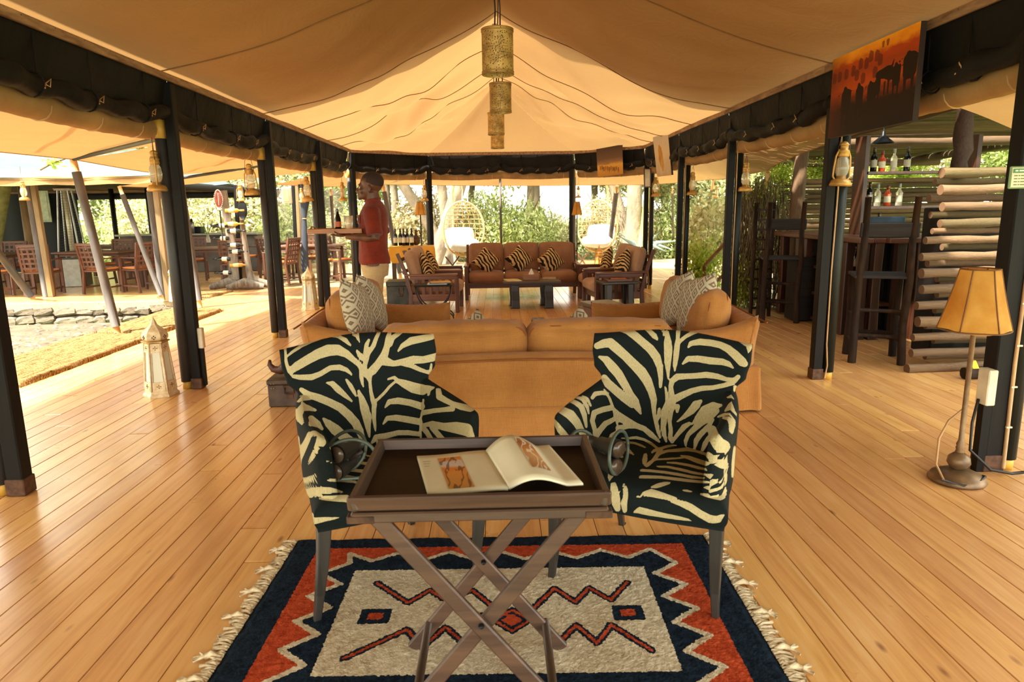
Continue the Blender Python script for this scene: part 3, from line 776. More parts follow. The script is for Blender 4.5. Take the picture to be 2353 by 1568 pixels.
# ---- zebra upholstery
def zebra_traced():
    k = NT('zebra_print'); v = k.coord('Object')
    d = k.math('ADD', k.attr('stripe').outputs['Fac'], k.math('MULTIPLY', k.math('SUBTRACT', k.noise(v, 90, 2), .5), 1.1))
    m_ = k.math('LESS_THAN', d, 0.0)
    ln = k.noise(k.coord('Object', (500, 500, 60)), 1.0, 2)
    edge = k.ramp(k.math('ABSOLUTE', d), [(0.0, (1, 1, 1, 1)), (.9/10, (0, 0, 0, 1))])
    cream = k.ramp(ln, [(.3, srgb('a89870')), (.7, srgb('c4b68c'))]); blk = k.ramp(ln, [(.3, srgb('0a1111')), (.7, srgb('121b1a'))])
    k.color(k.mix(m_, blk, cream)); k.set(.85, 0, .2); k.bump(ln, .25, .001); return k.m
ZEB = zebra_traced()
def zebra_proc(name, scale=5.0, cream1='c7a878', cream2='dcc090', dark='1c1814', dist=5.0, off=0.0, rot=(0, 0, 0), coord='Object', thr=.5):
    k = NT(name); v = k.coord(coord, (1, 1, 1), rot)
    ad = k.new('ShaderNodeVectorMath', operation='ADD'); oi = k.new('ShaderNodeObjectInfo')
    cb = k.new('ShaderNodeCombineXYZ'); k.link(k.math('MULTIPLY', oi.outputs['Random'], 9.0), cb.inputs[0]); k.link(k.math('MULTIPLY', oi.outputs['Random'], 5.0), cb.inputs[2])
    k.link(v, ad.inputs[0]); k.link(cb.outputs[0], ad.inputs[1])
    wv = k.new('ShaderNodeTexWave'); wv.bands_direction = 'DIAGONAL'; wv.inputs['Scale'].default_value = scale; wv.inputs['Distortion'].default_value = dist
    wv.inputs['Detail'].default_value = 1.0; wv.inputs['Detail Scale'].default_value = 1.1; wv.inputs['Phase Offset'].default_value = off
    k.link(ad.outputs[0], wv.inputs[0])
    m_ = k.ramp(wv.outputs[1], [(thr-.03, (0, 0, 0, 1)), (thr+.03, (1, 1, 1, 1))])
    k.color(k.mix(m_, srgb(dark), k.ramp(k.noise(v, 20, 2), [(.3, srgb(cream1)), (.7, srgb(cream2))]))); k.set(.85, 0, .2); return k.m
L1 = [[(60,220,30),(70,300,18),(75,400,25),(100,480,30),(140,550,14)],[(60,225,36),(130,210,20),(250,190,12),(330,190,10),(380,165,8)],
[(80,350,10),(140,300,22),(230,240,26),(330,195,24),(430,160,22),(520,140,16),(600,145,30),(670,185,40),(720,235,16)],
[(120,490,60),(190,440,80),(290,380,85),(400,320,95),(500,285,110),(590,280,100),(680,320,70),(750,380,50),(810,430,45),(850,490,60)],
[(850,490,60),(900,530,75),(915,600,25),(925,700,28),(945,790,40)],[(945,810,30),(1000,770,22),(1060,710,22),(1110,650,22),(1160,605,20)],
[(960,820,45),(955,880,40),(955,960,35),(965,1040,24),(970,1090,10)],[(830,490,40),(830,560,36),(840,620,20),(850,650,8)],
[(150,545,30),(210,555,45),(330,555,55),(420,520,45),(520,460,45),(610,455,50),(680,480,36),(735,530,14)],[(480,610,10),(540,620,50),(600,680,60),(670,740,40),(740,800,10)],
[(680,580,18),(720,640,38),(755,700,32),(780,750,10)],[(785,290,20),(810,330,40),(830,385,12)],[(740,125,14),(785,140,30),(800,180,20),(810,205,6)],[(795,110,14),(795,150,20)],
[(905,180,20),(880,230,34),(875,300,45),(875,360,60),(870,430,30),(860,480,40)],[(1010,95,26),(975,170,34),(950,240,38),(900,310,40),(880,350,50)],
[(1115,90,24),(1100,160,50),(1085,250,55),(1060,330,70),(1000,420,70),(940,490,80),(900,520,60)],[(1110,220,60),(1140,160,46),(1220,105,34),(1260,80,20),(1340,72,8)],
[(1195,295,10),(1240,240,40),(1330,190,70),(1450,165,65),(1530,150,55),(1590,125,40)],[(1060,390,90),(1150,420,50),(1250,400,60),(1350,380,75),(1450,380,65),(1540,360,70),(1590,330,40)],
[(1250,420,40),(1330,440,40),(1420,480,36),(1520,515,24)],[(1530,425,16),(1520,500,24)],[(1095,575,14),(1160,555,24),(1190,590,40),(1260,620,75),(1350,660,100),(1440,680,100),(1510,665,50),(1555,660,14)],
[(1065,860,8),(1110,800,46),(1200,790,60),(1320,810,60),(1430,845,65)],[(1045,1025,8),(1090,965,40),(1180,960,55),(1300,980,60),(1410,1000,60)],
[(935,1210,20),(980,1160,60),(1080,1140,50),(1200,1110,45),(1300,1110,45),(1410,1125,40)],[(1450,780,14),(1440,900,14),(1425,960,14),(1420,1080,16),(1425,1160,14)],[(1500,730,20),(1515,690,10)],
[(1600,680,45),(1610,750,60),(1680,790,50),(1740,820,45),(1830,850,60),(1930,870,60)],[(1450,910,45),(1550,890,40),(1650,880,40),(1740,870,50)],
[(1440,1050,50),(1480,1100,45),(1530,1180,40)],[(1450,1035,30),(1540,1020,50),(1650,1050,70),(1780,1060,110),(1880,1080,120),(1940,1150,50)],[(1540,1060,50),(1600,1130,50),(1650,1180,40)],
[(230,680,40),(300,730,60),(400,760,70),(520,810,70),(620,860,75),(700,930,80),(770,1010,80),(810,1090,75),(840,1170,50),(850,1230,14)],[(230,765,50),(310,755,50)],
[(800,685,14),(830,760,50),(860,860,85),(885,960,80),(895,1050,50),(910,1150,14)],[(450,970,20),(500,1020,70),(570,1080,100),(640,1140,90),(720,1200,90),(800,1240,60)],
[(200,800,30),(240,820,30)],[(190,910,50),(220,870,50),(290,860,50),(370,885,20)],[(190,900,60),(215,960,80),(250,1000,70),(300,1040,55),(320,1100,40),(290,1180,50),(250,1260,60),(225,1350,36)],
[(330,960,40),(390,1020,60),(440,1075,20)],[(360,1030,14),(390,1100,36),(400,1180,36),(375,1280,46),(330,1370,40),(295,1430,10)],[(430,1160,50),(445,1210,60),(430,1250,20)],[(540,1260,50),(560,1290,30)],
[(150,960,20),(165,1050,20)],[(195,1150,22),(205,1250,14)],[(215,1350,30),(210,1500,26)]]
L2 = [[(740,260,14),(950,255,22),(1150,250,12)],[(1080,300,10),(1290,350,16)],[(950,350,16),(1100,365,24),(1220,385,10)],[(560,430,20),(650,450,20)],[(900,430,14),(1060,445,36),(1260,475,40)],
[(500,545,16),(560,550,14)],[(900,570,40),(1040,580,40),(1220,600,50)],[(500,640,26),(560,645,20)],[(760,665,24),(900,675,34),(1050,700,30),(1150,725,16)],[(510,720,20),(640,740,40),(800,745,36),(1000,765,30),(1120,790,26)],
[(170,740,70),(250,730,70),(340,690,60),(385,650,30)],[(190,840,20),(300,790,20),(420,750,26)],[(230,930,70),(330,930,120),(480,910,110),(640,905,80),(760,920,40),(860,940,8)],[(300,1000,50),(420,990,50)],
[(440,1040,20),(600,1040,70),(760,1040,100),(900,1040,110),(960,1090,50),(960,1180,24)],[(130,850,60),(140,950,60),(170,1040,60)],[(220,1270,60),(290,1330,140),(300,1420,110),(430,1400,90),(560,1380,60),(700,1365,30),(820,1360,6)],
[(1300,500,40),(1500,520,30)],[(1250,640,40),(1500,680,30)],[(1250,760,40),(1500,800,36)],[(1300,900,60),(1600,960,60)],[(1200,1200,60),(1500,1240,80)]]
R1 = [[(495,90,34),(560,85,34),(640,70,34),(730,65,60),(800,90,70),(870,140,75),(950,210,75),(1020,270,80),(1080,350,80),(1115,450,60),(1125,560,40),(1122,650,24)],
[(490,240,60),(560,215,80),(620,210,90),(690,270,90),(770,340,85),(850,420,90),(930,500,100),(990,590,90),(1030,690,70),(1055,780,60),(1055,860,40),(1060,930,30)],
[(510,350,20),(580,380,70),(640,450,90),(700,520,85),(760,620,75),(820,720,60),(860,800,90),(900,870,50),(925,920,14)],[(560,560,60),(600,620,80),(680,690,80),(760,760,80),(840,820,80)],
[(960,60,20),(1010,90,40),(1060,140,50),(1095,180,14)],[(1125,65,18),(1150,90,24),(1155,135,10)],[(1190,90,20),(1195,200,70),(1200,300,78),(1195,400,60),(1198,500,30),(1200,575,10)],
[(1300,90,40),(1295,170,30),(1290,230,50),(1280,330,50),(1268,420,40),(1265,490,12)],[(1300,210,30),(1370,150,30),(1440,110,36),(1500,90,30),(1540,80,14)],
[(1590,95,10),(1700,120,30),(1830,130,30),(1900,160,50),(1980,210,60),(2020,240,40)],[(1395,260,10),(1430,215,44),(1520,200,60),(1620,210,60),(1720,230,60),(1800,270,70),(1870,330,80),(1940,400,85),(1965,420,60)],
[(2010,260,50),(2005,310,10)],[(1340,425,10),(1400,370,50),(1500,370,60),(1620,390,65),(1740,400,60),(1800,420,50),(1850,460,12)],
[(1900,550,40),(1860,590,50),(1780,575,36),(1690,545,50),(1580,530,55),(1480,540,50),(1380,545,50),(1290,550,60),(1240,590,50),(1225,650,40),(1235,720,45),(1240,790,70)],
[(1850,610,40),(1740,640,40),(1640,660,40),(1540,665,46),(1440,690,50),(1350,730,60),(1270,770,70)],[(1170,650,12),(1185,730,24),(1190,800,30),(1170,880,60),(1160,960,60),(1150,1050,46),(1160,1130,36),(1180,1200,14)],
[(1240,790,70),(1210,840,40),(1180,900,40)],[(1110,870,20),(1105,950,30),(1080,980,40)],[(1060,930,30),(1080,1010,36),(1100,1100,30),(1120,1160,14)],[(1290,850,50),(1290,900,20)],
[(1260,830,30),(1230,900,34),(1215,1000,30),(1225,1080,36),(1220,1160,40),(1240,1200,30)],[(1240,1200,24),(1300,1120,36),(1360,1050,50),(1410,1020,34)],[(1290,1000,8),(1360,950,36),(1430,890,70),(1480,830,80),(1525,795,30)],
[(1440,1025,10),(1500,960,60),(1570,890,100),(1650,850,90),(1730,835,20)],[(1680,890,60),(1600,970,60),(1530,1010,60),(1450,1080,50),(1400,1130,36),(1375,1190,34),(1375,1245,10)],
[(1650,980,20),(1590,1060,46),(1520,1130,50),(1480,1190,46),(1465,1260,20)],[(1600,1160,30),(1570,1220,46),(1540,1290,24)],[(660,880,30),(700,950,90),(780,990,70),(880,1040,50),(960,1070,46),(1030,1130,50),(1110,1200,16)],
[(700,1065,50),(800,1045,40),(880,1040,50)],[(560,680,14),(610,760,20),(650,860,18),(680,980,18),(700,1070,10)],[(440,760,30),(470,720,40),(540,710,36),(590,720,30)],
[(60,850,50),(130,880,70),(220,930,90),(280,1000,80),(330,1090,60),(370,1190,50)],[(180,780,20),(260,800,40),(330,850,50),(360,930,46),(380,1050,20)],[(260,750,14),(340,770,30),(390,850,30),(405,920,10)],
[(330,735,10),(390,770,24),(425,840,14)],[(60,980,14),(100,1060,60),(160,1130,60),(220,1200,40)],[(65,1140,20),(90,1190,50)],[(630,860,50),(540,880,50),(460,910,50),(440,990,40),(465,1080,40),(480,1130,60)],
[(650,980,40),(570,1020,50),(520,1080,50),(480,1140,50),(450,1210,30)],[(680,1100,14),(640,1140,46),(600,1190,14)],[(1770,890,14),(1820,850,60),(1850,810,40)],[(1790,760,10),(1850,740,36)],
[(1700,950,16),(1780,920,20),(1880,930,20)],[(1750,960,20),(1830,970,40),(1860,1010,40),(1830,1080,50),(1840,1100,40)],[(1640,1080,80),(1660,1160,110),(1710,1230,130),(1760,1250,120)],
[(1600,1330,50),(1650,1380,70),(1720,1420,80),(1770,1440,70)],[(1865,1250,20),(1850,1400,24),(1845,1550,24)],[(1780,1350,20),(1775,1450,24)],[(1870,650,30),(1865,690,20)]]
R2 = [[(510,180,10),(620,180,24),(730,170,36),(850,200,30),(960,260,30),(1060,340,24)],[(260,235,10),(400,225,20),(560,240,20),(700,250,24),(810,290,24),(880,325,8)],
[(90,290,20),(200,310,36),(320,360,40),(420,410,50),(520,460,30)],[(110,420,30),(240,500,60),(340,570,100),(380,650,100),(350,730,80),(320,810,30)],[(530,330,20),(610,360,50),(700,435,10)],
[(870,430,50),(860,510,70),(850,570,40)],[(960,395,24),(1000,360,24),(1080,340,30),(1200,300,30),(1340,285,8)],[(1090,350,60),(1050,430,60),(1000,490,40),(940,560,34),(890,600,24)],
[(1100,400,40),(1200,370,30),(1350,360,40),(1500,345,50),(1620,370,30),(1770,420,30)],[(1030,500,14),(1200,490,20),(1350,480,16),(1500,460,20)],[(1400,440,10),(1520,470,50),(1650,520,60),(1780,560,60)],
[(1180,545,10),(1320,550,24),(1500,580,30),(1650,620,34),(1790,650,20)],[(1040,605,16),(1200,610,24),(1400,650,34),(1600,700,30),(1790,730,20)],[(800,660,30),(950,670,30),(1150,690,30),(1350,720,34),(1550,760,34),(1750,780,20)],
[(790,760,40),(900,760,40),(1100,765,34),(1300,790,36),(1500,815,36),(1700,835,30),(1950,845,12)],[(950,915,10),(1060,890,60),(1170,860,50),(1240,850,14)],[(1740,915,10),(1840,930,60),(1900,960,40),(1960,940,40),(2040,900,40)],
[(1690,1015,14),(1800,1040,50),(1900,1060,60),(2000,1080,60),(2060,1040,60),(2070,950,40)],[(750,1060,30),(850,1020,70),(960,1000,110),(1100,1040,100),(1250,1090,90),(1400,1150,90),(1550,1220,100),(1700,1320,100),(1850,1400,110),(1960,1400,100),(2040,1330,30)],
[(700,1290,20),(780,1260,90),(900,1290,90),(1050,1320,70),(1200,1350,60),(1350,1375,50),(1480,1400,30),(1580,1415,8)],[(1420,960,10),(1500,970,26),(1580,990,10)],
[(390,880,80),(400,960,110),(420,1060,120),(430,1160,120),(450,1240,80)],[(550,880,40),(570,960,70),(575,1060,60),(560,1160,60),(560,1270,60)],[(1800,680,20),(1840,750,60),(1900,800,50),(2020,830,40)],[(2070,700,50),(2080,850,20)],
[(-100,600,60),(100,700,60)],[(-100,800,60),(150,950,60)],[(-100,1100,80),(200,1180,80)]]
SEG_L = np.array(strokes(L1, 640, 740, 4.3565) + strokes(L2, 670, 1000, 7.126))
SEG_R = np.array(strokes(R1, 1260, 740, 4.356) + strokes(R2, 1350, 980, 6.533))
def proj(Wp):
    """world points -> photograph pixels (used once to lay the printed cloth pattern on the upholstery)"""
    q = Wp - np.array([0, 0, CAM_H]); c, s = math.cos(-YAW), math.sin(-YAW)
    x = q[:, 0]*c - q[:, 1]*s; y = q[:, 0]*s + q[:, 1]*c; z = q[:, 2]
    c, s = math.cos(PIT), math.sin(PIT); y2 = y*c - z*s; z2 = y*s + z*c
    u, v = x/y2*FPX, z2/y2*FPX
    c, s = math.cos(ROLL), math.sin(ROLL)
    return np.stack([1176.5 + u*c + v*s, 784 + u*s - v*c], 1)
def stripe(o, root, segs):
    co = coords(o).astype(float); Mx = np.array(root.matrix_basis)
    Wp = co @ Mx[:3, :3].T + Mx[:3, 3]
    set_attr(o, 'stripe', sdf_poly(proj(Wp), segs) - .7)
def slab(fn, nrm, T, nu, nv, eu=8, ev=8, vlow=True):
    """closed padded slab around the middle surface fn(u,v) (u,v in 0..1), normal nrm(u,v)"""
    b = MB()
    def th(u, v):
        a = abs(2*u-1); k = max(0, 1-a**eu)**.5
        c = (2*v-1) if vlow else max(0, 2*v-1); return T/2*k*max(0, 1-abs(c)**ev)**.5
    def f1(u, v): return fn(u, v) + nrm(u, v)*th(u, v)
    def f2(u, v): return fn(1-u, v) - nrm(1-u, v)*th(1-u, v)
    b.grid(f1, nu, nv); b.grid(f2, nu//2, nv//2); return b
def zebra_chair(c, rz, label, segs, ldx=0.0):
    root = thing('zebra_armchair', (c[0], c[1], 0), rz, label, 'chair', 'zebra print armchairs')
    # back
    def hw(z):
        pts = [(.38, .225), (.55, .235), (.66, .25), (.72, .275), (.77, .312), (.84, .325), (.96, .325)]
        for (a, wa), (b_, wb) in zip(pts[:-1], pts[1:]):
            if z <= b_: t = max(0, (z-a)/(b_-a)); t = t*t*(3-2*t); return wa+(wb-wa)*t
        return pts[-1][1]
    def ly(z): return .225 + .05*(z-.4) + .30*max(0, z-.5)**2
    def bf(u, v):
        z = .40 + .508*v; a = 2*u-1; z2 = z + (.010*math.cos(a*PI) - .006*a*a)*v**4
        return Vector((a*hw(z), ly(z) - .060*abs(a)**2.4, z2))
    nb = lambda u, v: Vector(((2*u-1)*.18, -1, .12)).normalized()
    b = slab(bf, nb, .075, 84, 90, 10, 12); o = b.build('backrest', ZEB, root, weld=True); stripe(o, root, segs)
    # arms
    for sg in (-1, 1):
        def af(u, v, sg=sg):      # u: back to front, v: low to high
            z = .35 + (.70-.03*u + .035*(1-u)**4 - .35)*v
            x = .238 + .030*u + .022*v*v*(.35+.65*u) + .022*math.sin(PI*u)
            y = .235 - .505*u + .012*v
            return Vector((sg*x, y, z))
        na = lambda u, v, sg=sg: Vector((-sg, -.14, .10)).normalized()
        b = slab(af, na, .070, 60, 50, 9, 7)
        if sg > 0: pass
        o = b.build('armrest', ZEB, root, weld=True); stripe(o, root, segs)
    # seat
    b = MB(); n = 60
    def topf(u, v):
        a = 2*u-1; y = -.285 + .52*v; hwid = .335 - .075*v
        e = max(0, 1-abs(a)**10)**.5*max(0, 1-abs(2*v-1)**10)**.5
        return Vector((a*hwid, y - .02*(1-a*a)*(1-v), .425 + .030*e + .022*(1-a*a)*math.sin(PI*min(1, v*1.1))))
    b.grid(topf, n, n)
    ring = [topf(i/n, 0) for i in range(n+1)] + [topf(1, j/n) for j in range(1, n+1)] + [topf(1-i/n, 1) for i in range(1, n+1)] + [topf(0, 1-j/n) for j in range(1, n)]
    K = 10; vs = []; m = len(ring)
    for q in range(K+1):
        for p_ in ring:
            t = q/K; f_ = 1 + .03*math.sin(PI*min(1, t*1.2)) - .02*t; vs.append(Vector((p_.x*f_, p_.y*f_, p_.z + (.345-.425)*t)))
    fs = [(q*m+(i+1) % m, q*m+i, (q+1)*m+i, (q+1)*m+(i+1) % m) for q in range(K) for i in range(m)] + [[K*m+i for i in range(m)]]
    b.add(vs, fs, True); o = b.build('seat', ZEB, root, weld=True); stripe(o, root, segs)
    lm = M['chairleg']
    for sg in (-1, 1):
        b = MB(); b.tube([(sg*.300, -.245, .355), (sg*.302+ldx*.3, -.25, .22), (sg*.305+ldx*.7, -.252, .10), (sg*.312+ldx, -.262, .0)], [.033, .028, .022, .017], 4, smooth=False, up=(1, 1, 0)); b.build('leg', lm, root, bevel=.004)
        b = MB(); b.tube([(sg*.20, .215, .34), (sg*.20, .23, .2), (sg*.205, .27, .08), (sg*.21, .31, .0)], [.028, .025, .02, .017], 4, smooth=False, up=(1, 1, 0)); b.build('leg', lm, root, bevel=.004)
    return root
M['chairleg'] = wood('chair_leg_wood', srgb('1c1916'), srgb('3a342d'), 0.4, axis=2, rand=False)
zl = zebra_chair((-.463, 2.58), math.radians(27), 'zebra print armchair left of the folding table, turned to the right', SEG_L, -.04)
zr = zebra_chair((.587, 2.52), math.radians(-28), 'zebra print armchair right of the folding table, turned to the left', SEG_R)

# ---- binoculars with looped straps on the seats
def binoculars(loc, rz, label, dark):
    root = thing('binoculars', loc, rz, label, 'binoculars')
    bm_ = M['bino']
    for sx_ in (-1, 1):
        b = MB(); a0 = Vector((.006*sx_, -.075, .068+sx_*.033)); a1 = Vector((.0, .075, .068+sx_*.021))
        b.tube([a0, a0.lerp(a1, .32), a0.lerp(a1, .36), a0.lerp(a1, .62), a0.lerp(a1, .66), a1], [.033, .032, .027, .026, .019, .020], 18); b.build('barrel', bm_, root)
        b = MB(); b.lathe([(.029, 0), (.029, .003)], n=18, M=Matrix.Translation(a0+Vector((0, -.002, 0))) @ Matrix.Rotation(PI/2, 4, 'X')); b.build('lens', M['lens'], root)
    b = MB(); b.box((0, .0, .068), (.02, .05, .04), ch=.005); b.tube([(.02, -.03, .068), (.02, .05, .068)], .009, 10); b.build('bridge', bm_, root)
    pass
    for r_, cx2, cz, ph, tl in ((.072, -.045, .075, .3, .35), (.080, .035, .085, 1.4, -.45)):
        b = MB(); pts = []
        for q in range(33):
            t = 2*PI*q/32; pts.append(Vector((cx2 + r_*math.cos(t), .01 + tl*.12 + .045*math.sin(t+ph), cz + r_*.92*math.sin(t) - .012)))
        for p_ in pts: p_.z = max(.006, p_.z)
        b.tube(pts, .0065, 7); b.build('strap', M['strap'], root)
    return root
M['bino'] = mottled('binocular_rubber', srgb('211e1c'), srgb('3a3430'), 20, 0.45, bump=.2)
M['lens'] = plain('lens_glass', srgb('4a3a2e'), 0.2)
M['strap'] = plain('strap_webbing', srgb('4c564c'), 0.4)
binoculars((-.55, 2.36, .485), math.radians(-22), 'black binoculars with looped strap lying on the left zebra armchair seat', True)
binoculars((.37, 2.33, .49), math.radians(30), 'black binoculars with looped strap lying on the right zebra armchair seat', True)
# ------------------------------------------------------------------ slip-covered sofas
def suede(name, c1, c2, rough=.85):
    k = NT(name); v = k.coord('Object'); n = k.noise(v, 3.0, 5, .6)
    l1 = k.noise(k.coord('Object', (260, 260, 14)), 1, 2); l2 = k.noise(k.coord('Object', (14, 14, 260)), 1, 2)
    f = k.math('ADD', k.math('MULTIPLY', n, .6), k.math('MULTIPLY', k.math('ADD', l1, l2), .2))
    k.color(k.ramp(f, [(.34, c1), (.66, c2)])); k.set(rough, 0, .15); k.b.inputs['Sheen Weight'].default_value = .15
    k.bump(k.math('ADD', l1, k.noise(v, 9, 4, .6, 1.0)), .45, .006); return k.m
SOFA = suede('sofa_linen', srgb('98642f'), srgb('be8648'))
SOFAP = plain('sofa_piping', srgb('8a5020'), .8)
def cushion(root, name, c, d, r, puff, mat, rot=None, piping=True, n=14, wr=0.0, seed=0):
    b = MB(); b.rbox(c, d, r, n, puff, rot)
    if wr:
        rr = random.Random(seed); ph = [rr.uniform(0, 6) for _ in range(6)]
        for v in b.v:
            v += Vector((math.sin(v.z*38+ph[0])*math.sin(v.y*21+ph[1]), math.sin(v.x*31+ph[2])*math.sin(v.z*27+ph[3]), math.sin(v.x*33+ph[4])*math.sin(v.y*41+ph[5])))*wr
    o = b.build(name, mat, root)
    if piping:
        R = Matrix.Identity(3) if rot is None else (Matrix.Rotation(rot[2], 3, 'Z') @ Matrix.Rotation(rot[1], 3, 'Y') @ Matrix.Rotation(rot[0], 3, 'X'))
        ax = min(range(3), key=lambda i: d[i]); a, b_ = [i for i in range(3) if i != ax]
        for sg in (-1, 1):
            pts = []
            for q in range(48):
                t = 2*PI*q/48; ct, st_ = math.cos(t), math.sin(t); e = .22
                p = [0, 0, 0]; p[a] = math.copysign(abs(ct)**e, ct)*(d[a]/2-r*.12); p[b_] = math.copysign(abs(st_)**e, st_)*(d[b_]/2-r*.12); p[ax] = sg*(d[ax]/2-r*.55)
                pts.append(Vector(c) + R @ Vector(p))
            k = MB(); k.tube(pts, .0055, 5, closed=True); k.build('piping', SOFAP, o)
    return o
def slip_sofa(loc, rz, W, D, label, nback=2, seatz=.40, backz=.66, armz=.58, cush=None, seed=1, topz=.80):
    root = thing('slipcover_sofa', loc, rz, label, 'sofa', 'orange brown slip-covered sofas'); hw = W/2
    # base with loose skirt
    b = MB(); N = 120
    per = []
    def rp(t):
        L = 2*(W+D); q = t*L
        for (x0, y0), (x1, y1) in (((-hw, -D/2), (hw, -D/2)), ((hw, -D/2), (hw, D/2)), ((hw, D/2), (-hw, D/2)), ((-hw, D/2), (-hw, -D/2))):
            l = abs(x1-x0)+abs(y1-y0)
            if q <= l: return x0+(x1-x0)*q/l, y0+(y1-y0)*q/l, ((y1-y0)/l, -(x1-x0)/l), min(q, l-q)
            q -= l
        return -hw, -D/2, (0, -1), 0
    def sk(u, v):
        x, y, n, e = rp(min(.99999, u)); cor = math.exp(-(e/.05)**2)
        w_ = (1-v)**1.6*(.012*math.sin(u*130+seed)+.006*math.sin(u*47)) + (1-v)*(.035*cor+.012)
        if abs(n[0])+abs(n[1]) == 0: n = (0, -1)
        return Vector((x+n[0]*w_, y+n[1]*w_, .012 + .30*v))
    b.grid(sk, 260, 10); b.box((0, 0, .26), (W-.01, D-.01, .12)); b.build('skirt', SOFA, root)
    # seat deck and cushions
    nb = 2
    cw = (W-.34)/nb
    for i in range(nb):
        cushion(root, 'seat_cushion', (-hw+.17+cw*(i+.5), -.10, seatz-.055), (cw-.01, D-.26, .15), .05, (.0, .0, .02), SOFA, n=10, seed=seed+i)
    # back panel, slightly curved with rolled top
    def bp(u, v):
        a = 2*u-1; z = .30 + (backz-.30)*v; return Vector((a*(hw-.005+.035*v*v), D/2-.09+.035*v*v+.0*a, z+.012*math.cos(a*PI)*v))
    s_ = slab(bp, lambda u, v: Vector((0, -1, .0)), .15, 40, 20, 14, 8, vlow=False); s_.build('back', SOFA, root, weld=True)
    k = MB(); k.tube([bp(i/30, .93)+Vector((0, .078, -.006)) for i in range(31)], .006, 5); k.build('seam', SOFAP, root)
    for sg in (-1, 1):
        def ap(u, v, sg=sg):
            y = D/2-.02 - (D-.02)*u; z = .26 + (armz + (backz-armz)*max(0, 1-u*3)**1.5 - .26)*v
            return Vector((sg*(hw-.085+.05*v*v), y, z + .01*math.sin(u*7)))
        s_ = slab(ap, lambda u, v, sg=sg: Vector((-sg, 0, .0)), .15, 40, 18, 14, 6, vlow=False); s_.build('armrest', SOFA, root, weld=True)
        for uu in (1.0,):
            k = MB(); k.tube([ap(.985, v/12)+Vector((sg*.068, -.004, 0)) for v in range(13)], .006, 5); k.build('piping', SOFAP, root)
    cw = (W-.30)/nback
    for i in range(nback):
        z0 = seatz+.02; h_ = topz-z0
        cushion(root, 'back_cushion', (-hw+.15+cw*(i+.5), D/2-.28, z0+h_/2), (cw-.008, .20, h_), .07, (.012, .055, .02), SOFA, rot=(-.14, (i-.5)*.03, 0), n=20, wr=.0050, seed=seed*7+i)
    return root
s_mid = slip_sofa((.17, 4.17, 0), math.radians(180), 2.02, .92, 'orange brown sofa seen from behind, between the two zebra armchairs', seed=1, topz=.765, backz=.62, armz=.56)
s_left = slip_sofa((-.93, 5.55, 0), math.radians(90), 1.52, .98, 'orange brown loveseat at left facing right, in front of the waiter', seed=2, topz=.83, backz=.66)
s_right = slip_sofa((1.33, 5.35, 0), math.radians(-90), 1.52, .98, 'orange brown loveseat at right facing left, with its pleated skirt showing', seed=3, topz=.83, backz=.68)
# diamond and zebra throw cushions
def diamond_mat():
    k = NT('diamond_weave'); t = k.new('ShaderNodeTexCoord'); sp = k.new('ShaderNodeSeparateXYZ'); k.link(t.outputs['Object'], sp.inputs[0])
    p = k.math('FRACT', k.math('MULTIPLY', k.math('ADD', k.math('MULTIPLY', sp.outputs[0], 1.35), sp.outputs[2]), 8.4)); q = k.math('FRACT', k.math('MULTIPLY', k.math('SUBTRACT', k.math('MULTIPLY', sp.outputs[0], 1.35), sp.outputs[2]), 8.4))
    d = k.math('MAXIMUM', k.math('ABSOLUTE', k.math('SUBTRACT', p, .5)), k.math('ABSOLUTE', k.math('SUBTRACT', q, .5)))
    f = k.math('FRACT', k.math('MULTIPLY', d, 4.0)); f = k.math('ADD', f, k.math('MULTIPLY', k.math('SUBTRACT', k.noise(k.coord('Object'), 120, 2), .5), .25))
    k.color(k.mix(k.ramp(f, [(.46, (0, 0, 0, 1)), (.54, (1, 1, 1, 1))]), srgb('7c6a56'), srgb('bdb49a'))); k.set(.9, 0, .1)
    k.bump(f, .3, .002); return k.m
DIA = diamond_mat()
Z1 = zebra_proc('zebra_velvet', 8.5, 'a8814f', 'cba470', '17120e', 4.5, rot=(0, .5, 0))
def throw(loc, rot, sz, mat, label, grp, t=.16):
    b = MB(); b.pillow((0, 0, 0), sz, sz, t, 18); o = b.build('throw_cushion', mat, weld=True); o.location = loc; o.rotation_euler = rot
    return tag(o, label, 'cushion', grp)
R_ = math.radians
g1 = 'diamond weave cushions'
throw(P(822, 712, 5.05), (R_(-14), R_(14), R_(80)), .42, DIA, 'diamond pattern cushion at the near end of the left loveseat', g1)
throw(P(855, 700, 5.45), (R_(-18), R_(22), R_(80)), .42, DIA, 'diamond pattern cushion behind another, left loveseat, nearest the waiter', g1)
throw(P(1600, 700, 5.0), (R_(-14), R_(-14), R_(-74)), .43, DIA, 'diamond pattern cushion nearer the camera on the right loveseat', g1)
throw(P(1556, 692, 5.38), (R_(-18), R_(-20), R_(-80)), .42, DIA, 'diamond pattern cushion farther back on the right loveseat', g1)
throw(P(1092, 790, 4.5), (R_(16), R_(40), R_(186)), .34, DIA, 'diamond cushion peeking over the middle sofa, left of its centre', g1)
throw(P(1328, 786, 4.5), (R_(16), R_(42), R_(176)), .35, DIA, 'diamond cushion peeking over the middle sofa, right of its centre', g1)

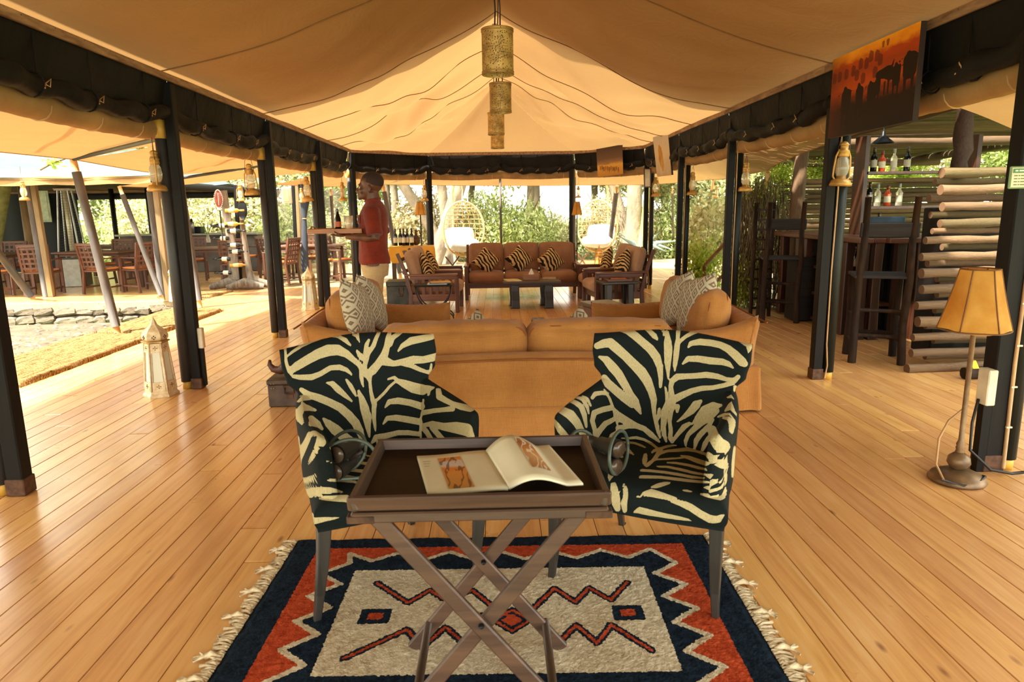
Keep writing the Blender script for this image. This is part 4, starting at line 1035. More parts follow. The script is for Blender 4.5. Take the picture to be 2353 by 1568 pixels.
# ---- low table between the sofas, hidden but for the booklet on it
TWd = wood('dark_plank', srgb('1c1410'), srgb('3c2b20'), .5, axis=0, rand=True)
t0 = thing('low_table', (.33, 5.45, 0), 0, 'low dark wooden table in the middle of the three sofas', 'table')
b = MB(); b.box((0, 0, .40), (.62, .62, .05), ch=.006); b.build('tabletop', TWd, t0)
for sx_ in (-1, 1):
    for sy in (-1, 1): b = MB(); b.box((sx_*.25, sy*.25, .19), (.07, .07, .375), ch=.006); b.build('leg', TWd, t0)
mn = thing('menu_stand', (.32, 5.4, .426), R_(12), 'small folded menu card standing on the low table, top just visible', 'menu')
for sg, cc in ((-1, '4a5054'), (1, '3c3a38')):
    b = MB(); b.box((0, sg*.025, .07), (.10, .004, .14), rot=(sg*.25, 0, 0)); b.build('card', mottled('menu_print_%s' % cc, srgb(cc), srgb('8a8678'), 25, .5), mn)
# stump side table by the right sofa arm
b = MB(); b.lathe([(.17, 0), (.15, .08), (.14, .3), (.15, .50)], n=9, smooth=False)
sp_ = thing('stump_table', (.98, 6.38, 0), .3, 'square wooden block side table with dark top at the right sofa arm', 'table')
b = MB(); b.box((0, 0, .26), (.26, .28, .50), ch=.012); b.build('body', wood('stump_wood', srgb('4a2412'), srgb('7a4526'), .5, axis=2), sp_)
b = MB(); b.box((0, 0, .53), (.32, .34, .035), ch=.008); b.build('tabletop', plain('block_top', srgb('3a332c'), .35), sp_)

# ---- metal trunks and carved animal
def trunk(name, loc, rz, W, D, H, label, c1, c2):
    r = thing(name, loc, rz, label, 'trunk'); m_ = mottled(name+'_tin_'+c1, srgb(c1), srgb(c2), 8, .5, .3, bump=.25)
    b = MB(); b.box((0, 0, H*.41), (W, D, H*.80), ch=.006); b.build('body', m_, r)
    b = MB(); b.box((0, 0, H*.905), (W+.012, D+.012, H*.19), ch=.008); b.build('lid', m_, r)
    for sx_ in (-1, 1):
        k = MB()
        for sy2 in (.86, .70):
            for dx in (0, .018):
                k.ball((sx_*(W/2-.03)-sx_*dx, -D/2-.006, H*sy2), .0045, 6, 4)
        k.build('rivets', M['brass'], r)['kind'] = 'stuff'
        for xx in (-1, 1):
            pass
    k = MB(); k.box((0, -D/2-.004, H*.74), (.09, .006, .018), ch=.002); k.build('hasp', M['rust'], r)
    k = MB(); k.tube([(-.032, -D/2-.010, H*.72), (-.034, -D/2-.014, H*.52), (-.02, -D/2-.014, H*.49), (.02, -D/2-.014, H*.49), (.034, -D/2-.014, H*.52), (.032, -D/2-.010, H*.72)], .0045, 6); k.build('handle', M['rust'], r)
    k = MB(); k.box((0, -D/2-.002, H*.44), (.05, .004, .05), ch=.001); k.build('lock_plate', M['rust'], r)
    return r
trunk('trunk', (-1.56, 5.06, 0), R_(2), .32, .24, .21, 'small brown tin trunk on the floor left of the zebra chair', '3a2d26', '5c493c')
trunk('trunk', (-1.48, 10.6, 0), R_(3), .44, .42, .37, 'grey metal trunk behind the waiter, beside the left wooden armchair', '2c3130', '4b504b')
an = thing('carved_armadillo', (-1.52, 5.05, .212), 0, 'carved dark wooden armadillo figure with scaly back on the small tin trunk', 'carving')
cm = mottled('carved_wood', srgb('2c160e'), srgb('5a3020'), 14, .5, bump=.4)
b = MB(); b.tube([(-.20, 0, .125), (-.205, 0, .09), (-.18, 0, .055), (-.13, 0, .045), (-.06, 0, .085), (0, 0, .115), (.07, 0, .11), (.13, 0, .07), (.19, 0, .04)], [.010, .018, .026, .034, .058, .068, .062, .04, .012], 14); b.build('body', cm, an)
k = MB()
for i in range(7):
    for j in range(7):
        a = -1.2+j*.4; x = -.10+i*.026; zc = .065+.05*(i/6); rr = .052+.012*(i/6)
        k.ball((x, rr*math.sin(a), zc+rr*math.cos(a)), (.011, .009, .008), 5, 4)
k.build('scales', mottled('scale_wood', srgb('5a4030'), srgb('9a8068'), 20, .5), an)['kind'] = 'stuff'
for x, y in ((-.05, .035), (-.05, -.035), (.07, .035), (.07, -.035)):
    b = MB(); b.tube([(x, y, .07), (x-.005, y*1.2, .03), (x-.02, y*1.3, .008)], [.022, .018, .014], 8); b.build('leg', cm, an)
b = MB(); b.tube([(-.035, 0, .165), (-.04, 0, .19), (-.025, 0, .205), (-.015, 0, .18)], .007, 6); b.build('ear', cm, an)

# ---- wooden lounge group at the back
LW = wood('lounge_wood', srgb('3e1d0e'), srgb('703f22'), .42, axis=0, rand=True)
LWv = wood('lounge_wood_upright', srgb('3a1b0d'), srgb('6a3b20'), .42, axis=2, rand=True)
CORD = suede('cushion_suede', srgb('85624a'), srgb('ab8868'))
def lounge_seat(name, loc, rz, W, n, label, cat, grp, mats=(None, None)):
    root = thing(name, loc, rz, label, cat, grp); hw = W/2; D = .80; cm_ = mats[0] or CORD
    for sg in (-1, 1):
        x = sg*(hw-.025)
        b = MB(); b.box((x, -D/2+.03, .26), (.055, .055, .52), ch=.005); b.build('leg', LWv, root)
        b = MB(); b.tube([(x, D/2-.10, .0), (x, D/2-.12, .28), (x, D/2-.05, .58), (x, D/2+.05, .84)], [.038, .036, .034, .03], 4, smooth=False, up=(1, 1, 0)); b.build('leg', LWv, root)
        b = MB(); b.box((x, -.02, .535), (.085, D-.06, .028), ch=.006); b.build('armrest', LW if 0 else wood('arm_wood', srgb('452110'), srgb('784628'), .35, axis=1) if 'arm_wood' not in bpy.data.materials else bpy.data.materials['arm_wood'], root)
        b = MB(); b.box((x, -.03, .495), (.028, D-.16, .05), ch=.003); b.build('rail', bpy.data.materials['arm_wood'], root)
        b = MB(); b.box((x, -.03, .215), (.028, D-.16, .10), ch=.003); b.build('rail', bpy.data.materials['arm_wood'], root)
        for q in range(6):
            b = MB(); b.box((x, -D/2+.12+q*.095, .37), (.016, .045, .23), ch=.002); b.build('slat', LWv, root)
    b = MB(); b.box((0, -D/2+.05, .23), (W-.07, .03, .09), ch=.003); b.build('front_rail', LW, root)
    b = MB(); b.box((0, D/2-.13, .23), (W-.07, .03, .09), ch=.003); b.build('back_rail', LW, root)
    for q in range(3):
        b = MB(); b.box((0, D/2-.06+q*.045, .40+q*.17), (W-.08, .02, .05), rot=(-.25, 0, 0), ch=.003); b.build('back_slat', LW, root)
    cw = (W-.10)/n
    for i in range(n):
        xx = -hw+.05+cw*(i+.5)
        cushion(root, 'seat_cushion', (xx, -.06, .345), (cw-.008, D-.08, .16), .065, (.004, .02, .02), cm_, piping=False, n=10)
        cushion(root, 'back_cushion', (xx, D/2-.155, .625), (cw-.008, .15, .50), .06, (.006, .03, .01), cm_, rot=(-.26, 0, 0), piping=False, n=10)
    return root
SUE = suede('sofa_suede_rust', srgb('75503a'), srgb('966c50'))
lounge_seat('three_seat_sofa', (.41, 11.30, 0), 0, 1.86, 3, 'wooden framed three seat sofa with brown suede cushions at the far end', 'sofa', None, (SUE,))
ga = 'wooden lounge armchairs'
lounge_seat('lounge_armchair', (-.93, 9.93, 0), R_(88), .70, 1, 'slatted wooden armchair with tan cushions, nearest on the left', 'chair', ga)
lounge_seat('lounge_armchair', (-.95, 10.69, 0), R_(90), .70, 1, 'slatted wooden armchair behind the left one, mostly hidden', 'chair', ga)
lounge_seat('lounge_armchair', (1.70, 9.80, 0), R_(-82), .70, 1, 'slatted wooden armchair with tan cushions, nearest on the right', 'chair', ga)
lounge_seat('lounge_armchair', (1.72, 10.57, 0), R_(-86), .70, 1, 'slatted wooden armchair behind the right one', 'chair', ga)
g2 = 'zebra print throw cushions'
for (px, py, Y, lab, tl) in ((1118, 600, 11.12, 'zebra cushion at the left end of the three seat sofa', 40), (1194, 596, 11.12, 'zebra cushion in the middle of the three seat sofa', 47), (1266, 600, 11.12, 'zebra cushion at the right end of the three seat sofa', 50)):
    throw(P(px, py, Y), (R_(-20), R_(tl), 0), .36, Z1, lab, g2, .13)
throw((-1.00, 9.88, .60), (R_(-20), R_(25), R_(78)), .38, Z1, 'zebra cushion leaning in the nearest left wooden armchair', g2, .14)
throw((-.98, 10.5, .60), (R_(-22), R_(30), R_(80)), .38, Z1, 'zebra cushion in the hidden left wooden armchair', g2, .14)
throw((1.78, 9.72, .62), (R_(-20), R_(-28), R_(-72)), .38, Z1, 'zebra cushion leaning in the nearest right wooden armchair', g2, .14)
throw((1.66, 10.4, .60), (R_(-20), R_(-35), R_(-78)), .38, Z1, 'zebra cushion in the farther right wooden armchair', g2, .14)

# coffee table of dark planks
BLK = wood('ebonised_wood', srgb('0e0d0c'), srgb('2a2522'), .35, axis=2, rand=True)
ct = thing('coffee_table', (.50, 10.05, 0), 0, 'dark plank coffee table on block legs before the three seat sofa', 'table')
PLK = wood('old_plank', srgb('2a201a'), srgb('54443a'), .3, axis=0)
for i in range(4):
    b = MB(); b.box((0, -.21+i*.14, .385), (.84-.02*(i % 2), .135, .035), ch=.006); b.build('plank', PLK, ct)
b = MB(); b.box((0, 0, .355), (.66, .44, .025)); b.build('frame', BLK, ct)
for x, y in ((-.24, -.13), (.25, -.16), (.2, .16), (-.26, .15)):
    b = MB(); b.tube([(x, y, 0), (x+.004, y, .12), (x-.004, y, .25), (x, y, .345)], [.088, .080, .084, .078], 4, smooth=False, up=(1, 1, 0)); b.build('leg', BLK, ct, bevel=.012)
tbx = thing('tissue_box', (.50, 10.02, .403), R_(-8), 'wooden tissue box with white tissue on the coffee table', 'box')
b = MB(); b.box((0, 0, .04), (.24, .13, .08), ch=.004); b.build('body', wood('tissue_wood', srgb('6a3f22'), srgb('946038'), .4, axis=0), tbx)
b = MB(); b.lathe([(.045, 0), (.04, .02), (.022, .05), (.012, .075), (.002, .085)], (0, 0, .078), 7, smooth=False, cap=False); b.build('tissue', plain('tissue_paper', srgb('c9c2b4'), .9), tbx)
b = MB(); b.box((0, 0, .006), (.21, .28, .012), ch=.002); single(b, 'magazine', mottled('mag_cover', srgb('b79a6a'), srgb('d8c8a0'), 9, .4), (.22, 9.95, .403), 'pale magazine at the left end of the coffee table', 'magazine', rz=.2)
b = MB(); b.box((0, 0, .008), (.20, .26, .016), ch=.002); single(b, 'magazine', mottled('mag_cover2', srgb('6a5a48'), srgb('a08a66'), 9, .4), (.77, 10.12, .403), 'brown booklet at the right end of the coffee table', 'magazine', rz=-.1)

# left folding metal table with curved legs
mt = thing('metal_side_table', (-.86, 9.15, 0), R_(3), 'small folding metal side table with curved legs by the left armchair', 'table')
b = MB(); b.box((0, 0, .445), (.50, .30, .025), ch=.004); b.build('tray', M['iron'], mt)
for sy in (-1, 1):
    for sx_ in (-1, 1):
        pts = [Vector((sx_*(.23*math.cos(t)), sy*.12, .43 - .30*math.sin(t))) for t in [PI/2*i/10 for i in range(11)]]
        pts2 = [Vector((-sx_*(.26*math.sin(t)), sy*.12, .13*math.cos(t) + .0)) for t in [PI/2*i/10 for i in range(1, 11)]]
        b = MB(); b.tube(pts+pts2, .008, 6); b.build('leg', M['iron'], mt)
b = MB(); b.tube([(0, -.12, .13), (0, .12, .13)], .009, 6); b.build('crossbar', M['iron'], mt)
for i, (cc, c2x) in enumerate((('c9bfa4', 'ded6ba'), ('234a86', '3f6fb0'), ('a9772c', 'c7a04a'))):
    b = MB(); b.box((0, 0, .005), (.26, .20, .010), ch=.001)
    single(b, 'magazine', mottled('cover_%d' % i, srgb(cc), srgb(c2x), 12, .4), (-.80+.02*i, 9.14, .458+.0105*i), ['cream magazine, lowest on the metal side table', 'blue magazine in the middle on the metal side table', 'ochre magazine, topmost on the metal side table'][i], 'magazine', rz=.1*i)
# right black table with a tray of books
rt = thing('black_side_table', (1.62, 9.20, 0), R_(8), 'black block-legged side table by the right armchair', 'table')
b = MB(); b.box((0, 0, .435), (.50, .34, .035), ch=.008); b.build('tabletop', BLK, rt)
for x in (-.15, .15):
    for y in (-.1, .1): b = MB(); b.tube([(x, y, 0), (x+.003, y, .2), (x, y, .42)], [.062, .055, .06], 4, smooth=False, up=(1, 1, 0)); b.build('leg', BLK, rt, bevel=.008)
b = MB(); b.box((0, 0, .07), (.3, .04, .05), ch=.004); b.build('stretcher', BLK, rt)
tr = thing('wooden_tray', (1.63, 9.19, .4535), R_(6), 'small wooden tray on the black side table', 'tray')
b = MB(); b.box((0, 0, .006), (.32, .22, .012)); b.build('base', LW, tr)
for s1 in (-1, 1):
    b = MB(); b.box((0, s1*.11, .016), (.34, .012, .032), ch=.003); b.build('rim', LW, tr); b = MB(); b.box((s1*.165, 0, .016), (.012, .22, .032), ch=.003); b.build('rim', LW, tr)
b = MB(); b.box((0, 0, .009), (.20, .15, .018), ch=.002); single(b, 'notebook', plain('red_cover', srgb('a3421f'), .4), (1.64, 9.18, .4668), 'rust red notebook lying in the wooden tray', 'book')
# ------------------------------------------------------------------ pendant lamps under the ridge
def punched():
    k = NT('punched_brass'); v = k.coord('Object', (1, 1, 1)); sp = k.new('ShaderNodeSeparateXYZ'); k.link(v, sp.inputs[0])
    vo = k.new('ShaderNodeTexVoronoi'); vo.inputs['Scale'].default_value = 75; k.link(v, vo.inputs['Vector'])
    ho = k.ramp(vo.outputs['Distance'], [(.20, (0, 0, 0, 1)), (.30, (1, 1, 1, 1))])
    ag = k.noise(v, 14, 4)
    c = k.ramp(ag, [(.3, srgb('9a7640')), (.6, srgb('d0aa64')), (.8, srgb('ecd08c'))])
    k.color(k.mix(ho, srgb('2c1a0c'), c)); k.set(.5, .35, .5); k.bump(ho, .6, .004); return k.m
PB = punched()
def pendant(x, y, zt, zb, r, label, tilt=0.0):
    root = thing('pendant_lamp', (x, y, (zt+zb)/2), .3, label, 'lamp', 'pierced brass pendant lamps'); h = (zt-zb)/2
    b = MB(); n = 40; b.lathe([(r, -h), (r, h)], n=n, cap=False); b.lathe([(r-.004, h), (r-.004, -h)], n=n, cap=False)
    b.lathe([(r, h), (r*.3, h+.004)], n=n, cap=False); b.build('shade', PB, root)
    for zz in (-h+.004, h-.004, -h+.018, h-.018):
        b = MB(); b.tube([(r*math.cos(t)*1.01, r*math.sin(t)*1.01, zz) for t in [2*PI*q/40 for q in range(40)]], .004, 6, closed=True); b.build('rim', M['brass'], root)
    # sunburst of raised studs facing the room
    k = MB()
    for ring, cnt in ((.018, 8), (.036, 14), (.054, 20), (.068, 24)):
        for q in range(cnt):
            a = 2*PI*q/cnt; sx_, sz_ = ring*math.cos(a), ring*math.sin(a)*1.15
            th = -PI/2 - .3 + sx_/r; k.ball(((r+.001)*math.cos(th), (r+.001)*math.sin(th), sz_), .0045, 5, 4)
    if r > .09: k.build('sunburst', M['brass'], root)['kind'] = 'stuff'
    top = ZR - .02 - zb - h + .0
    k = MB(); k.tube([(-.018, 0, h), (-.012, 0, h+.12), (-.022, 0, h+.3), (0, 0, top+.03)], .005, 6); k.build('cord', M['cable_black'], root)
    k = MB(); k.tube([(.02, 0, h), (.022, 0, h+.13), (.012, 0, h+.3), (.004, 0, top+.03)], .005, 6); k.build('cord', M['rust'], root)
    return root
pendant(.03, 4.85, 2.60, 2.31, .105, 'largest and nearest pierced brass pendant lamp with sunburst pattern')
pendant(.06, 6.6, 2.56, 2.30, .10, 'second pierced brass pendant lamp from the camera')
pendant(.02, 8.6, 2.57, 2.31, .10, 'third pierced brass pendant lamp, half hidden behind the second')
pendant(.04, 10.6, 2.58, 2.32, .10, 'farthest pierced brass pendant lamp, lowest in the row')
b = MB(); b.box((0, 0, 0), (.05, .025, .02), ch=.004); single(b, 'ceiling_hook', plain('hook_wood', srgb('c89a6a')), (.02, 7.4, ZR-.20), 'small pale block hook on the ridge between two pendant lamps', 'hook')

# ------------------------------------------------------------------ hurricane lanterns
GL = NT('lamp_glass'); GL.color(srgb('e8dcc0')); GL.set(.15, 0, .5); GL.b.inputs['Transmission Weight'].default_value = .6; GL.b.inputs['Alpha'].default_value = .75
def hurricane():
    root = thing('hurricane_lantern', (0, 0, 0), 0, 'x', 'lantern', 'hanging hurricane lanterns')
    m_ = mottled('lantern_brass', srgb('946a2c'), srgb('cc9c4e'), 10, .4, .35, bump=.1)
    b = MB(); b.lathe([(.075, 0), (.080, .012), (.070, .04), (.060, .05), (.035, .056), (.035, .075)], n=24); b.build('tank', m_, root)
    b = MB(); b.lathe([(.032, .072), (.046, .10), (.050, .14), (.044, .19), (.032, .215)], n=20, cap=False); b.build('glass', GL.m, root)
    b = MB(); b.lathe([(.036, .215), (.040, .225), (.036, .25), (.042, .255), (.030, .27), (.028, .30), (.036, .305), (.02, .325), (.004, .33)], n=20); b.build('chimney', m_, root)
    for sg in (-1, 1):
        b = MB(); b.tube([(sg*.045, 0, .04), (sg*.068, 0, .07), (sg*.066, 0, .14), (sg*.058, 0, .22), (sg*.036, 0, .27)], .007, 8); b.build('side_tube', m_, root)
    b = MB(); b.tube([(.05*math.cos(t), .05*math.sin(t), .10+.07*(t/(2*PI))) for t in [2*PI*q/20 for q in range(21)]], .002, 4); b.build('guard_wire', m_, root)
    b = MB(); b.tube([(-.05, 0, .25), (-.035, 0, .36), (0, 0, .40), (.035, 0, .36), (.05, 0, .25)], .0025, 5); b.build('bail', M['rust'], root)
    b = MB(); b.tube([(0, 0, .40), (.01, 0, .45), (-.012, 0, .50), (.0, 0, .56)], .0025, 5); b.build('wire', M['rust'], root)
    return root
HL = hurricane(); first = True
for (px, pt, pb, Y, lab) in ((362, 345, 440, 5.50, 'large hurricane lantern hanging left of the second left post'), (580, 376, 449, 7.80, 'hurricane lantern left of the post behind the wine rack'), (708, 405, 463, 9.95, 'hurricane lantern hanging left of the third left post'),
        (788, 418, 462, 12.1, 'hurricane lantern hanging just left of the waiter head'), (57, 415, 461, 11.6, 'hurricane lantern at the far left by the dining tent'), (553, 424, 463, 13.0, 'hurricane lantern on the post with the red shield'),
        (694, 432, 466, 13.3, 'small hurricane lantern behind the third left post'), (976, 424, 462, 13.0, 'hurricane lantern on the slim back left post'),
        (1930, 325, 428, 5.40, 'large hurricane lantern hanging under the buffalo painting'), (1712, 372, 440, 7.70, 'hurricane lantern right of the creeper post'), (1590, 395, 449, 9.85, 'hurricane lantern right of the dark green post'),
        (1507, 407, 452, 12.0, 'hurricane lantern left of the pale painting'), (1645, 427, 455, 14.5, 'small hurricane lantern far off on a post outside at right'), (1329, 427, 455, 13.4, 'small hurricane lantern on the back right post')):
    a = P(px, pb, Y); t_ = P(px, pt, Y); s_ = (t_.z-a.z)/.33
    o = HL if first else copy_tree(HL)
    first = False; o.location = a; o.rotation_euler = (0, .05*math.sin(px), px*.7); o.scale = (s_, s_, s_); o['label'] = lab

# ------------------------------------------------------------------ tall floor lanterns (pierced white metal)
def floor_lantern(loc, rz, H, label, c1, c2, glassc, name='floor_lantern'):
    root = thing(name, loc, rz, label, 'lantern', 'tall floor lanterns'); s = H/.62
    m_ = mottled('lantern_metal_'+c1, srgb(c1), srgb(c2), 30, .5, .1, bump=.3)
    gm = mottled('lantern_pane_'+glassc, srgb(glassc), srgb(glassc), 4, .3, bump=0)
    n = 6
    def hexl(prof, nm, mm, par=root, cap=True): b = MB(); b.lathe([(r*s, z*s) for r, z in prof], n=n, smooth=False, cap=cap); return b.build(nm, mm, par)
    hexl([(.132, 0), (.132, .015), (.118, .03), (.115, .05)], 'base', m_)
    hexl([(.107, .05), (.075, .42)], 'glass', gm)
    for q in range(n):
        a = 2*PI*q/n; c_, s1 = math.cos(a), math.sin(a)
        b = MB(); b.tube([(c_*.112*s, s1*.112*s, .045*s), (c_*.080*s, s1*.080*s, .43*s)], .008*s, 5); b.build('frame_bar', m_, root)
        a2 = a+PI/n; c3, s3 = math.cos(a2), math.sin(a2)
        for zz, rr, hh, wf in ((.085, .1005, .07, .85), (.385, .0745, .07, .85)):
            cc = Vector((c3*rr*s*.905, s3*rr*s*.905, zz*s)); rt_ = Matrix.Rotation(a2, 3, 'Z')
            b = MB(); b.box(cc + rt_ @ Vector((.006*s, 0, 0)), (.004*s, rr*s*wf*1.05, hh*s), rt_ @ Matrix.Rotation(-.087, 3, 'Y')); b.build('fret_panel', m_, root)
            k = MB()
            for dx, dz in ((0, .012), (0, -.012), (.012, 0), (-.012, 0), (0, 0)):
                p = cc + rt_ @ Vector((.0085*s, dx*s, dz*s)); k.ball(p, .0045*s, 5, 4)
            k.build('piercing', plain('pierce_shadow', srgb('6a5232')), root)['kind'] = 'stuff'
        # arched pane border
        k = MB(); pts = []
        for t in range(13):
            an = PI*t/12; pts.append((math.cos(an)*.028, .345+math.sin(an)*.02))
        pts = [(.036, .12)] + [(x*1.0, z) for x, z in pts] + [(-.036, .12)]
        P3 = []
        for x, z in pts:
            rr = (.107-.032*(z-.05)/.37)*.872+.001; P3.append(Vector((c3*rr*s, s3*rr*s, z*s)) + Matrix.Rotation(a2, 3, 'Z') @ Vector((0, x*s, 0)))
        k.tube(P3, .003*s, 4); k.build('pane_border', m_, root)
    hexl([(.092, .425), (.104, .430), (.104, .437), (.092, .442)], 'collar', M['brass'] if c1 != 'a06a2a' else m_)
    hexl([(.080, .44), (.094, .455), (.096, .48), (.082, .512), (.052, .540), (.028, .560), (.014, .595), (.004, .62), (.001, .632)], 'dome', m_)
    k = MB()
    for q in range(n):
        a2 = 2*PI*(q+.5)/n
        for dx, dz in ((0, .011), (0, -.011), (.011, 0), (-.011, 0)):
            k.ball(Vector((math.cos(a2)*.084*s, math.sin(a2)*.084*s, (.47+dz)*s)) + Matrix.Rotation(a2, 3, 'Z') @ Vector((0, dx*s, 0)), .0055*s, 5, 4)
    k.build('piercing', plain('pierce_dark', srgb('5a3c1c')), root)['kind'] = 'stuff'
    return root
floor_lantern((-2.72, 5.38, 0), .35, .63, 'tall white pierced metal floor lantern on the boards at left, nearest one', 'c4a878', 'e8d8b4', 'd9dcc6')
a = P(707, 613, 10.2); floor_lantern((a.x, 10.2, 0), .2, a.z, 'tall white floor lantern between two posts behind the left loveseat', 'c9b080', 'ead9b0', 'cfd8c8')
floor_lantern((-5.38, 11.5, 0), .1, .62, 'tall white floor lantern at the corner of the dining deck', 'c9b080', 'ead9b0', 'd4dac8')
a = F(1347, 618); floor_lantern((a.x, 14.3, 0), .3, .66, 'amber floor lantern on the sunlit deck behind the right armchairs', 'a06a2a', 'd29a48', 'e0a850')

# ------------------------------------------------------------------ lamps with parchment shades
def parchment():
    k = NT('parchment'); v = k.coord('Object'); c = k.ramp(k.noise(v, 9, 5), [(.3, srgb('b9822f')), (.7, srgb('dfae56'))])
    k.color(c); k.set(.7, 0, .2); k.translucent(.4, srgb('d99a3c')); return k.m
PAR = parchment(); ST = plain('shade_stitch', srgb('6e4522'), .8)
def shade(root, z0, z1, r0, r1, n=6, ang=0.3):
    b = MB(); m = n*8
    def rr(q, r): a = 2*PI*q/m; f = (q % 8)/8; return r*(1-.06*math.sin(PI*f))
    vs = []; fs = []
    K = 8
    for j in range(K+1):
        t = j/K; r = r0+(r1-r0)*t + (-.05*math.sin(PI*t))*(r0-r1)
        for q in range(m): a = 2*PI*q/m+ang; R2 = rr(q, r); vs.append((R2*math.cos(a), R2*math.sin(a), z0+(z1-z0)*t + (.008*math.sin(q*PI/8) if j == 0 else 0)))
    for j in range(K):
        for q in range(m): fs.append((j*m+q, j*m+(q+1) % m, (j+1)*m+(q+1) % m, (j+1)*m+q))
    b.add(vs, fs, True); o = b.build('lamp_shade', PAR, root)
    for q in range(n):
        a = 2*PI*q/n+ang; pts = [((r0+(r1-r0)*t - .05*math.sin(PI*t)*(r0-r1))*1.005*math.cos(a), (r0+(r1-r0)*t - .05*math.sin(PI*t)*(r0-r1))*1.005*math.sin(a), z0+(z1-z0)*t) for t in [i/8 for i in range(9)]]
        k = MB(); k.tube(pts, .0035, 5); k.build('stitching', ST, o)
    for zz, r in ((z0, r0), (z1, r1)):
        k = MB(); k.tube([(rr(q, r)*math.cos(2*PI*q/m+ang), rr(q, r)*math.sin(2*PI*q/m+ang), zz) for q in range(m)], .004, 5, closed=True); k.build('binding', ST, o)
    return o
fl_ = thing('floor_lamp', (2.37, 3.30, 0), .3, 'floor lamp with yellow parchment shade beside the nearest right post', 'lamp')
cb = mottled('lamp_base_metal', srgb('54402c'), srgb('8a6d4c'), 12, .4, .4, bump=.2)
b = MB(); b.lathe([(.128, 0), (.135, .012), (.120, .035), (.07, .058), (.03, .066)], n=32); b.build('base', cb, fl_)
b = MB(); b.lathe([(.018, .062), (.040, .075), (.055, .10), (.050, .13), (.026, .152)], n=24); b.build('ball', cb, fl_)
b = MB(); b.lathe([(.018, .15), (.022, .16), (.018, .17), (.022, .18), (.018, .19), (.021, .20), (.013, .22), (.012, .80), (.018, .81), (.018, .84)], n=16); b.build('pole', cb, fl_)
shade(fl_, .80, 1.10, .16, .085)
b = MB(); b.tube([(-.12, -.03, .02), (-.13, .02, .10), (-.08, .06, .22), (.0, .08, .30), (.10, .06, .38)], .006, 6); b.build('flex', M['cable'], fl_)
b = MB(); b.tube([(-.13, -.02, .03), (-.08, -.10, .022), (0, -.115, .030), (.08, -.09, .045), (.11, -.05, .03)], .006, 6); b.build('flex', M['cable_black'], fl_)
for px, X0, Y, lab in ((965, 0, 12.85, 'lamp with small yellow shade on a thin stand by the back left post'), (1326, 0, 12.9, 'lamp with small yellow shade at the back right post')):
    tp, bt_ = P(px, 464, Y), P(px, 494, Y)
    l2 = thing('stand_lamp', (tp.x, Y, 0), 0, lab, 'lamp', 'small yellow shaded lamps')
    b = MB(); b.lathe([(.10, 0), (.10, .012), (.03, .03), (.012, .04), (.010, tp.z)], n=16); b.build('stand', M['iron'], l2)
    shade(l2, bt_.z, tp.z, .105, .055)

# ------------------------------------------------------------------ pictures hung along the right eave
def picture(cor, th, mat, label, nrm):
    """cor: TL, TR, BR, BL seen from the room"""
    c = sum(cor, Vector())/4; root = thing('canvas_picture', c, 0, label, 'picture')
    b = MB(); n = Vector(nrm).normalized(); q = [v for v in cor] + [v + n*th for v in cor]
    b.add(q[:4], [(3, 2, 1, 0)]); o = b.build('print', mat, root, world=True)
    b = MB(); b.add(q, [(4, 5, 6, 7), (0, 1, 5, 4), (1, 2, 6, 5), (2, 3, 7, 6), (3, 0, 4, 7)]); b.build('stretcher_frame', M['pic_edge'], root, world=True)
    return root, o
M['pic_edge'] = plain('picture_edge', srgb('2a160c'), .7)
def uvgrid_picture(cor, n_, nu, nv, th, mat, label, nrm, fields):
    c = sum(cor, Vector())/4; root = thing('canvas_picture', c, 0, label, 'picture'); n = Vector(nrm).normalized()
    b = MB(); b.grid(lambda u, v: cor[3].lerp(cor[2], u).lerp(cor[0].lerp(cor[1], u), v), nu, nv, smooth=False)
    o = b.build('print', mat, root, world=True)
    uv = np.array([[i/nu, j/nv] for j in range(nv+1) for i in range(nu+1)])
    for nm, fn in fields.items(): set_attr(o, nm, fn(uv))
    set_attr(o, 'pu', uv[:, 0]); set_attr(o, 'pv', uv[:, 1])
    q = [v for v in cor] + [v + n*th for v in cor]
    b = MB(); b.add(q, [(4, 5, 6, 7), (0, 1, 5, 4), (1, 2, 6, 5), (2, 3, 7, 6), (3, 0, 4, 7)]); b.build('stretcher_frame', M['pic_edge'], root, world=True)
    return root
# herd silhouettes in picture coordinates (u right, v up), strokes: body, head, legs
def beast(u, v, h, w_, legs=True, horn=False):
    L = [[(u, v, w_), (u, v-h*.45, w_*.95)]]
    if legs:
        for dx in (-.3, .25): L.append([(u+dx*w_, v-h*.4, w_*.28), (u+dx*w_*.9, v-h*1.0, w_*.14)])
    L.append([(u-w_*.1, v+h*.12, w_*.5), (u-w_*.15, v+h*.2, w_*.3)])
    if horn: L.append([(u-w_*.5, v+h*.10, .008), (u-w_*.8, v+h*.03, .010), (u-w_*.7, v-h*.08, .006)]); L.append([(u+w_*.4, v+h*.10, .008), (u+w_*.75, v+h*.03, .010)])
    return L
herd = []
for a in ((.22, .50, .40, .13, True, True), (.39, .50, .38, .095, True, False), (.53, .50, .26, .09, True, True), (.60, .53, .26, .07, True, False), (.80, .60, .30, .085, True, True), (.93, .66, .32, .14, True, True)): herd += beast(*a)
herd += [[(.62, .60, .10), (.70, .60, .14), (.745, .56, .12)], [(.68, .5, .02), (.68, .36, .014)], [(.72, .5, .02), (.72, .36, .014)], [(.75, .66, .02), (.765, .72, .006)]]
far = []
for i, (u, v) in enumerate(((.04, .78), (.11, .78), (.20, .78), (.29, .79), (.38, .84), (.45, .82), (.50, .88), (.57, .86), (.61, .80), (.42, .66), (.34, .72), (.56, .68))): far += beast(u, v, .16, .055, False)
far += [[(.63, .95, .03), (.63, .90, .02)], [(.68, .95, .035), (.68, .90, .02)]]
